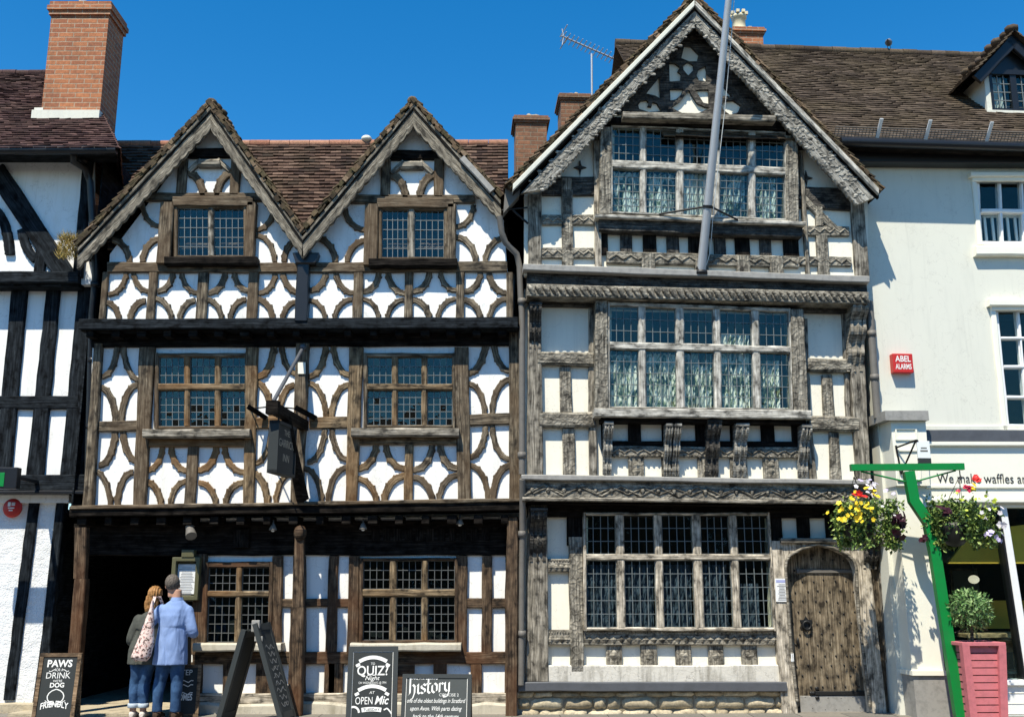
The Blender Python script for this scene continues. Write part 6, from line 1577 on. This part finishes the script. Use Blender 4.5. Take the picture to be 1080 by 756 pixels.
# ---- pink planter and clipped bush
Yq = 13.3; c = at(1035, 770, Yq); pk = thing('planter', 'tall pink slatted wooden planter on the pavement under the shop window', 'planter', (c.x, Yq, 0), R(3))
kq = X0.m(1036, 715, -Yq); topz = at(1036, 676, Yq).z; h1, h0 = 19.5*kq, 15.8*kq; mb = MB(); n = 10
zs = topz - .04
for i in range(n):
    a, b_ = i/n, (i+1)/n
    for ax in range(4):
        w0, w1 = h0+(h1-h0)*a, h0+(h1-h0)*b_; z0, z1 = .06+(zs-.06)*a+.006, .06+(zs-.06)*b_-.006
        rot = Matrix.Rotation(ax*math.pi/2, 3, 'Z'); vs = [Vector((-w0,-w0,z0)),Vector((w0,-w0,z0)),Vector((w1,-w1,z1)),Vector((-w1,-w1,z1))]
        vs += [v+Vector((0,.025,0)) for v in vs]; vs[2] += Vector((0,.006,0)); vs[3] += Vector((0,.006,0)); mb.add([rot@v for v in vs], [(0,1,2,3),(4,7,6,5),(0,4,5,1),(2,6,7,3)])
mb.build('slat', M['pink'], pk)
for sx in (-1,1):
    for sy in (-1,1):
        mb = MB(); a = Vector((sx*(h0-.0), sy*(h0-.0), 0)); b_ = Vector((sx*(h1-.0), sy*(h1-.0), zs)); mb.obox((a+b_)/2, Vector((.045,0,0)), Vector((0,.045,0)), (b_-a)/2); mb.build('corner_post', M['pink'], pk)
mb = MB(); t_ = h1+.045
for s in (-1,1): mb.rbox((0,s*(t_-.045),zs+.02), (t_,.045,.022), .006); mb.rbox((s*(t_-.045),0,zs+.02), (.045,t_-.09,.0215), .006)
mb.build('rim', M['pink'], pk)
mb = MB(); vs = []; n = 10
for i in range(n+1):
    for j in range(n+1): vs.append((-h1+2*h1*i/n, -h1+2*h1*j/n, zs-.0+.05*noise.noise(Vector((i*.9,j*.9,1)))))
mb.add(vs, [(i*(n+1)+j,(i+1)*(n+1)+j,(i+1)*(n+1)+j+1,i*(n+1)+j+1) for i in range(n) for j in range(n)]); mb.build('soil', M['soil'], pk)
cb = at(1022, 643, Yq); bz = thing('clipped_bush', 'round leafy green bush growing in the tall pink planter', 'bush', (cb.x, Yq, zs), 0)
mb = MB(); hc = cb.z - zs; mb.tube([(0,0,-.05),(.01,0,hc*.4),(-.01,.0,hc)], [.022,.02,.012], 7)
for i in range(12): t = i*.52; mb.tube([(0,0,hc*.5),(.2*math.cos(t),.2*math.sin(t),hc*.8+.2*J(1))], [.01,.005], 5)
mb.build('stem', M['inn_oak'], bz)
mb = MB(); rb = 23*kq
for i in range(1500):
    d = Vector((random.gauss(0,1),random.gauss(0,1),random.gauss(0,1))).normalized(); r_ = rb*(.45+.55*random.random()**.5)*(1+.10*noise.noise(d*3)); p = Vector((d.x*r_*1.02,d.y*r_,hc+d.z*r_*.92))
    u = (d*.6+Vector((J(1),J(1),J(1)+.1))).normalized(); v = u.cross(d).normalized() if u.cross(d).length > .01 else Vector((1,0,0)); s_ = .045+.03*random.random(); nn = u.cross(v)
    mb.add([p, p+u*s_*.5+v*s_*.2, p+u*s_+nn*s_*.1, p+u*s_*.5-v*s_*.2], [(0,1,2,3)])
mb.build('foliage', M['leaf_bush'], bz)
# ================================================================== THE COUPLE READING THE MENU
def loft(mb, rings, n=18, m=0, cap=True):
    """rings: (centre, rx, ry[, axis]) - axis = direction of the tube; default straight up"""
    vs = []; k = len(rings)
    for rg in rings:
        c, rx, ry = Vector(rg[0]), rg[1], rg[2]; ax = Vector(rg[3]).normalized() if len(rg) > 3 else Vector((0,0,1))
        u = Vector((0,1,0)).cross(ax); u = u.normalized() if u.length > .05 else Vector((1,0,0)); v = ax.cross(u)
        for j in range(n):
            t = 2*math.pi*j/n; vs.append(c + u*rx*math.cos(t) + v*ry*math.sin(t))
    fs = [(i*n+j, i*n+(j+1)%n, (i+1)*n+(j+1)%n, (i+1)*n+j) for i in range(k-1) for j in range(n)]
    if cap: fs += [tuple(range(n))[::-1], tuple((k-1)*n+j for j in range(n))]
    mb.add(vs, fs, None, m, True)
def limb(mb, pts, radii, n=14):
    """smooth tapered tube through joints"""
    pts = [Vector(p) for p in pts]; P = []; Rr = []
    for i in range(len(pts)-1):
        p0, p1, p2, p3 = pts[max(0,i-1)], pts[i], pts[i+1], pts[min(len(pts)-1,i+2)]
        for s in range(6):
            t = s/6; P.append(.5*((2*p1)+(p2-p0)*t+(2*p0-5*p1+4*p2-p3)*t*t+(3*p1-p0-3*p2+p3)*t**3)); Rr.append(radii[i]+(radii[i+1]-radii[i])*t)
    P.append(pts[-1]); Rr.append(radii[-1])
    mb.tube(P, Rr, n); mb.ball(P[0], Rr[0], Rr[0], Rr[0], 10, 0, 8); mb.ball(P[-1], Rr[-1], Rr[-1], Rr[-1], 10, 0, 8)
def fuse(mb, name, mt, parent, voxel=.012, smooth=4, disp=None):
    me = bpy.data.meshes.new('fuse'); me.from_pydata(mb.v, [], mb.f); me.update()
    bm = bmesh.new(); bm.from_mesh(me); bmesh.ops.recalc_face_normals(bm, faces=bm.faces); bm.to_mesh(me); bm.free()
    o = bpy.data.objects.new('fuse', me); COL.objects.link(o)
    r = o.modifiers.new('r', 'REMESH'); r.mode = 'VOXEL'; r.voxel_size = voxel
    s = o.modifiers.new('s', 'SMOOTH'); s.iterations = smooth; s.factor = .5
    dg = bpy.context.evaluated_depsgraph_get(); out = bpy.data.meshes.new_from_object(o.evaluated_get(dg)); bpy.data.objects.remove(o); bpy.data.meshes.remove(me)
    if disp:
        nr = [v.normal.copy() for v in out.vertices]
        for v, n_ in zip(out.vertices, nr): v.co += n_ * disp(v.co)
    for p in out.polygons: p.use_smooth = True
    out.name = name; out.materials.clear(); out.materials.append(mt)
    ob = bpy.data.objects.new(name, out); COL.objects.link(ob); ob.parent = parent; return ob
def hand(mb, wrist, d, side, curl=.5):
    """palm, four unequal bent fingers and a thumb, pointing along d"""
    d = Vector(d).normalized(); w = Vector(wrist); s = Vector(side).normalized(); n = d.cross(s).normalized()
    loft(mb, [(w, .026,.02,d),(w+d*.03,.036,.018,d),(w+d*.085,.042,.016,d),(w+d*.095,.038,.013,d)], 12)
    for i, (o, L) in enumerate(((-.031,.068),(-.010,.078),(.011,.073),(.031,.056))):
        b = w + d*.088 + s*o; a1 = b + (d + n*curl*.5).normalized()*L*.5; a2 = a1 + (d + n*curl*1.6).normalized()*L*.5; mb.tube([b-d*.02, b, a1, a2], [.0095,.0095,.0085,.007], 8); mb.ball(a2, .007,.007,.007, 6)
    b = w + d*.03 - s*.032; mb.tube([b, b - s*.028 + d*.03 + n*.01, b - s*.034 + d*.062 + n*.025], [.012,.0105,.0085], 8)
M['skin'] = cloth('skin', (.46,.27,.19), (.40,.22,.15), 20, .55)
M['hair_m'] = cloth('cropped_hair', (.17,.145,.12), (.05,.042,.035), 60, .7)
M['hair_f'] = cloth('auburn_hair', (.40,.215,.085), (.20,.095,.03), 40, .5)
M['denim'] = cloth('blue_denim', (.045,.10,.20), (.022,.052,.12), 9, .9, .5)
M['shirt'] = cloth('pale_blue_cotton', (.23,.325,.55), (.185,.27,.48), 7, .9, .7)
M['jacket'] = cloth('olive_grey_jacket', (.085,.088,.075), (.055,.058,.05), 8, .9, .7)
M['denim_pale'] = cloth('pale_turn_up', (.50,.56,.60), (.36,.42,.48), 20)
M['shoe_w'] = cloth('pale_canvas', (.66,.60,.52), (.5,.44,.38), 14); M['shoe_b'] = cloth('brown_shoe', (.07,.045,.03), (.04,.025,.018), 14)
def wrinkle(sx, amp, k=9):
    def f(c):
        return amp*(.75*noise.noise(Vector((c.x*k*.9+sx, c.y*k*.9, c.z*k*.32+c.x*1.5))) + .45*noise.noise(Vector((c.x*k*2.1+c.z*4, c.y*k*2, c.z*k*.8+sx))) - .35*max(0, .22-abs(noise.noise(Vector((c.x*k*.6-c.z*2.5, c.y*3+sx, c.z*k*.45)))))*4)
        a = noise.noise(Vector((c.x*k*1.0+sx, c.y*k, c.z*k*.55))); b = noise.noise(Vector((c.x*k*2.6, c.y*k*2.6+sx, c.z*k*1.2)))
        return amp*(1-abs(a)*2.4)*.8 + amp*.5*b
    return f
def head(mb, c, tilt, r=1.0, turn=0):
    """skull, jaw, nose, ears; face looks along +y, turned and tilted"""
    Mx = Matrix.Translation(c) @ Matrix.Rotation(turn, 4, 'Z') @ Matrix.Rotation(tilt, 4, 'Y')
    q = MB()
    q.ball((0,-.012,.02), .076*r,.095*r,.10*r, 18, 0, 14); q.ball((0,.03,-.05), .058*r,.062*r,.07*r, 14, 0, 10); q.ball((0,.052,-.09), .032*r,.03*r,.025*r, 10)
    q.tube([(0,.085,.02),(0,.105,-.025)], [.010,.016], 8); q.ball((0,.102,-.03), .017,.014,.012, 8)
    for s in (-1,1):
        q.ball((s*.078*r,-.005,-.012), .010,.02,.032, 10); q.ball((s*.032,.082,.022), .022,.012,.009, 8); q.ball((s*.032,.080,.008), .013,.010,.010, 8)
    q.ball((0,.090,-.062), .024,.010,.006, 8); q.ball((0,.088,-.070), .021,.010,.007, 8)
    q.tube([(0,-.012,-.15),(0,-.01,-.05)], .054*r, 14)
    mb.add([Mx @ Vector(v) for v in q.v], q.f, None, 0, True); return Mx

# man -------------------------------------------------------------
Ym = 13.72; c = at(176, 756, Ym); S = 1.0
man = thing('person', 'man from behind in a pale blue shirt and jeans with an arm round the woman', 'person', (c.x, Ym, 0), 0)
hd = at(180.5, 617, Ym) - Vector((c.x,Ym,0)); hd.y = .03
hip = .93
def man_body(mb, e=0.0, part='all'):
    sh = hd.z - .27
    if part in ('all','shirt'):
        hem = hip-.27 if part == 'shirt' else hip-.06
        loft(mb, [((-.01,0,hem),.195+e*1.6,.145+e*1.6),((-.005,0,hip+.04),.178+e*1.5,.132+e*1.5),((.0,-.005,hip+.20),.160+e*1.3,.115+e*1.3),((.01,-.01,sh-.24),.172+e,.12+e),((.015,-.012,sh-.11),.19+e,.118+e),((.02,-.005,sh-.03),.185+e,.10+e),((.023,.0,sh+.025),.135+e,.082+e),((.026,.0,sh+.06),.09+e,.07+e),((.03,.005,sh+.09),.062+e*.6,.062+e*.6)], 28)
        # right arm hangs and bends forward; left arm goes round the woman
        limb(mb, [(.178,-.005,sh-.06),(.262,-.02,sh-.31),(.235,.12,hip+.12)] , [.064+e,.051+e,.042+e]); limb(mb, [(.235,.12,hip+.12),(.18,.22,hip+.12)], [.042+e,.035+e*.8])
        limb(mb, [(-.16,-.01,sh-.045),(-.31,-.01,sh-.24),(-.37,.04,sh-.40)], [.064+e,.052+e,.042+e])
    if part in ('all',):
        mb.tube([(.022,.0,sh),(.026,.0,hd.z-.05)], [.072,.053], 14)
        limb(mb, [(.17,.21,hip+.12),(.14,.26,hip+.12)], [.034,.028]); hand(mb, (.135,.265,hip+.12), (-.6,.6,.1), (0,0,1), .7)
        limb(mb, [(-.37,.04,sh-.40),(-.42,.10,sh-.45)], [.036,.028]); hand(mb, (-.425,.105,sh-.45), (-.5,.8,-.2), (.5,0,-.6), .6)
    if part in ('all','legs'):
        loft(mb, [((0,.0,hip-.14),.165+e,.125+e),((0,.0,hip-.02),.172+e,.125+e),((0,.0,hip+.07),.165+e,.115+e)], 24)
        for s, fx in ((-1,-.13),(1,.10)):
            loft(mb, [((s*.088,0,hip-.02),.09+e,.105+e),((s*.092,.0,hip-.14),.092+e,.10+e),((s*.088+.0,.005,.62),.078+e,.085+e),((fx*.95,.012,.46),.064+e,.07+e),((fx,-.008,.34),.062+e,.067+e),((fx,-.01,.2),.052+e,.056+e),((fx,-.005,.09 if part=='legs' else .06),.046+e*1.4,.05+e*1.4)], 18)
            if part == 'all': loft(mb, [((fx,-.05,.045),.035,.035,(0,1,0)),((fx,.02,.05),.04,.042,(0,1,0)),((fx+.01,.12,.03),.045,.028,(0,1,0)),((fx+.015,.19,.02),.025,.016,(0,1,0))], 12)
    return sh
mb = MB(); sh = man_body(mb); Mx = head(mb, Vector((hd.x+.012, .03, hd.z)), R(-4), 1.12, R(8)); fuse(mb, 'body', M['skin'], man, .008, 9)
mb = MB(); q = MB(); q.ball((0,-.025,.034), .093,.11,.11, 20, 0, 16)
q2 = [(v, Mx @ Vector(v)) for v in q.v]; keep = [v[0][1] < .07 or v[0][2] > .068 for v in q2]
mb.add([p for _, p in q2], [f for f in q.f if all(keep[i] for i in f) and sum(q.v[i][2] for i in f)/4 > -.052], None, 0, True); fuse_h = mb.build('hair', M['hair_m'], man)
mb = MB(); man_body(mb, .016, 'shirt'); fuse(mb, 'shirt', M['shirt'], man, .010, 3, wrinkle(3, .009, 6))
mb = MB(); loft(mb, [((.026,.0,sh+.06),.078,.078),((.028,.006,sh+.12),.068,.070)], 20, 0, False); loft(mb, [((.026,.0,sh+.045),.092,.09),((.028,.006,sh+.118),.071,.073)], 20, 0, False); mb.build('collar', M['shirt'], man)
mb = MB(); man_body(mb, .014, 'legs'); fuse(mb, 'jeans', M['denim'], man, .010, 3, wrinkle(8, .010, 8))
for fx in (-.13, .10):
    mb = MB(); loft(mb, [((fx,-.075,.04),.028,.03,(0,1,0)),((fx,-.03,.06),.045,.055,(0,1,0)),((fx,.05,.055),.048,.05,(0,1,0)),((fx+.01,.14,.04),.05,.036,(0,1,0)),((fx+.015,.21,.03),.03,.022,(0,1,0))], 14); fuse(mb, 'shoe', M['shoe_b'], man, .008, 3)
# woman -----------------------------------------------------------
Yw = 13.80; c = at(148, 756, Yw)
wom = thing('person', 'woman with auburn hair in an olive jacket and turned up jeans, leaning on the man', 'person', (c.x, Yw, 0), 0)
hw_ = at(163, 628, Yw) - Vector((c.x,Yw,0)); hw_.y = .02; hp = .86
def wom_body(mb, e=0.0, part='all'):
    sh = hw_.z - .26; lx = hw_.x
    if part in ('all','jacket'):
        hem = hp-.20 if part == 'jacket' else hp-.05
        loft(mb, [((.005,0,hem),.19+e*1.6,.142+e*1.5),((.0,0,hp-.02),.182+e*1.6,.135+e*1.5),((.02,0,hp+.12),.155+e*1.4,.112+e*1.3),((.06,0,hp+.26),.15+e,.105+e),((lx*.55,-.005,sh-.16),.165+e,.108+e),((lx*.72,-.005,sh-.05),.175+e,.10+e),((lx*.8,0,sh+.01),.145+e,.085+e),((lx*.9,.0,sh+.06),.07+e,.062+e)], 26)
        ox = lx*.72
        limb(mb, [(ox-.165,0,sh-.04),(ox-.23,-.02,sh-.27),(ox-.225,.06,hp+.06)], [.055+e,.046+e,.04+e]); limb(mb, [(ox+.16,0,sh-.04),(ox+.20,.04,sh-.28),(ox+.15,.18,hp+.16)], [.055+e,.045+e,.037+e])
    if part == 'all':
        ox = lx*.72; mb.tube([(lx*.85,0,sh),(lx*.98,.01,hw_.z-.08)], .047, 12)
        limb(mb, [(ox-.225,.06,hp+.06),(ox-.21,.10,hp-.0)], [.032,.025]); hand(mb, (ox-.21,.10,hp-.0), (.15,.3,-.9), (0,1,.2), .6)
        limb(mb, [(ox+.15,.18,hp+.16),(ox+.1,.22,hp+.18)], [.03,.025]); hand(mb, (ox+.1,.22,hp+.18), (-.7,.5,.1), (0,0,1), .6)
    if part in ('all','legs'):
        loft(mb, [((0,0,hp-.13),.165+e,.125+e),((0,0,hp-.02),.168+e,.12+e),((.01,0,hp+.07),.15+e,.105+e)], 24)
        for s, fx in ((-1,-.10),(1,.03)):
            loft(mb, [((s*.082,0,hp-.02),.088+e,.10+e),((s*.085,0,hp-.14),.088+e,.098+e),((s*.06-.02,.0,.56),.068+e,.075+e),((fx,.008,.42),.055+e,.06+e),((fx,-.012,.31),.054+e,.058+e),((fx,-.01,.2),.044+e,.048+e),((fx,-.005,.15 if part=='legs' else .06),.038+e*1.3,.042+e*1.3)], 16)
            if part == 'all': loft(mb, [((fx,-.045,.04),.03,.03,(0,1,0)),((fx,.02,.045),.036,.036,(0,1,0)),((fx,.11,.03),.04,.024,(0,1,0)),((fx,.165,.02),.022,.014,(0,1,0))], 12)
    return sh
mb = MB(); sh = wom_body(mb); Mw = head(mb, Vector((hw_.x, .02, hw_.z)), R(14), .93, R(-12)); fuse(mb, 'body', M['skin'], wom, .009, 3)
mb = MB(); q = MB(); q.ball((0,-.018,.028), .088,.102,.10, 20, 0, 14)
q.ball((0,-.065,-.045), .075,.048,.10, 16, 0, 10); q.ball((-.045,-.03,-.10), .045,.05,.11, 14, 0, 10); q.ball((.045,-.03,-.10), .045,.05,.11, 14, 0, 10); q.ball((0,-.06,-.13), .07,.04,.10, 14, 0, 10)
mb.add([Mw @ Vector(v) for v in q.v], q.f, None, 0, True)
def strands(c): return .006*math.sin(c.x*220 + 3*noise.noise(c*9)) + .004*noise.noise(c*30)
fuse(mb, 'hair', M['hair_f'], wom, .008, 3, strands)
mb = MB(); wom_body(mb, .018, 'jacket'); fuse(mb, 'jacket', M['jacket'], wom, .010, 3, wrinkle(5, .012, 7))
mb = MB(); wom_body(mb, .012, 'legs'); fuse(mb, 'jeans', M['denim'], wom, .010, 3, wrinkle(1, .009, 9))
for fx in (-.10, .03):
    mb = MB(); loft(mb, [((fx,-.005,.13),.062,.066),((fx,-.005,.135),.068,.072),((fx,-.005,.18),.068,.072),((fx,-.005,.185),.062,.066)], 18); mb.build('turn_up', M['denim_pale'], wom)
    mb = MB(); loft(mb, [((fx,-.065,.04),.026,.03,(0,1,0)),((fx,-.03,.055),.04,.05,(0,1,0)),((fx,.05,.05),.043,.045,(0,1,0)),((fx,.13,.035),.043,.03,(0,1,0)),((fx,.185,.026),.026,.018,(0,1,0))], 14); fuse(mb, 'shoe', M['shoe_w'], wom, .008, 3)
# floral tote bag on the man's left shoulder
Yb = 13.50; bgc = at(153, 680, Yb); tote = thing('tote_bag', 'pink floral cloth tote bag slung from the shoulder between man and woman', 'bag', bgc, 0)
q = lambda x, y: at(x, y, Yb) - bgc
m, nt, b = mat('floral_cloth'); tc = nd(nt, 'ShaderNodeTexCoord'); vo = nd(nt, 'ShaderNodeTexVoronoi'); vo.inputs['Scale'].default_value = 26; nt.links.new(tc.outputs['Object'], vo.inputs['Vector'])
base_ = ramp(nt, vo.outputs['Distance'], [(.2,(.42,.17,.15)),(.34,(.68,.50,.44)),(.6,(.72,.56,.50))]); nz = noise_tex(nt, tc.outputs['Object'], 30, 3); dk = ramp(nt, nz, [(.54,(0,)*3),(.6,(1,)*3)])
nt.links.new(mixc(nt, dk.outputs[0], base_.outputs[0], (.10,.06,.05)), b.inputs[0]); b.inputs['Roughness'].default_value = .9
mb = MB(); pl, pr = [(160,632),(155.5,648),(149,665),(143,680),(138.5,692)], [(162.5,632),(162.5,648),(162.8,665),(162.5,680),(159,693)]
rg = []
for (a, b_) in zip(pl, pr):
    A, B = q(*a), q(*b_); rg.append(((A+B)/2, (B-A).length/2, .03+.05*min(1,(a[1]-632)/45)))
A, B = q(142,696), q(155,698); rg.append(((A+B)/2, (B-A).length/2*.9, .05)); loft(mb, rg, 20); fuse(mb, 'bag', m, tote, .009, 3, wrinkle(2, .010, 10))
mb = MB(); a0 = q(160.5,636); vs = []
P = [a0+Vector((0,.03,0)), q(160.5,631)+Vector((.0,.09,.02)), q(162,632)+Vector((.01,.20,.03)), q(164,640)+Vector((.02,.26,0))]
for i in range(len(P)-1): mb.obox((P[i]+P[i+1])/2, (P[i+1]-P[i])/2*1.05, Vector((.018,0,0)), Vector((0,.004,.004)))
mb.build('strap', m, tote)
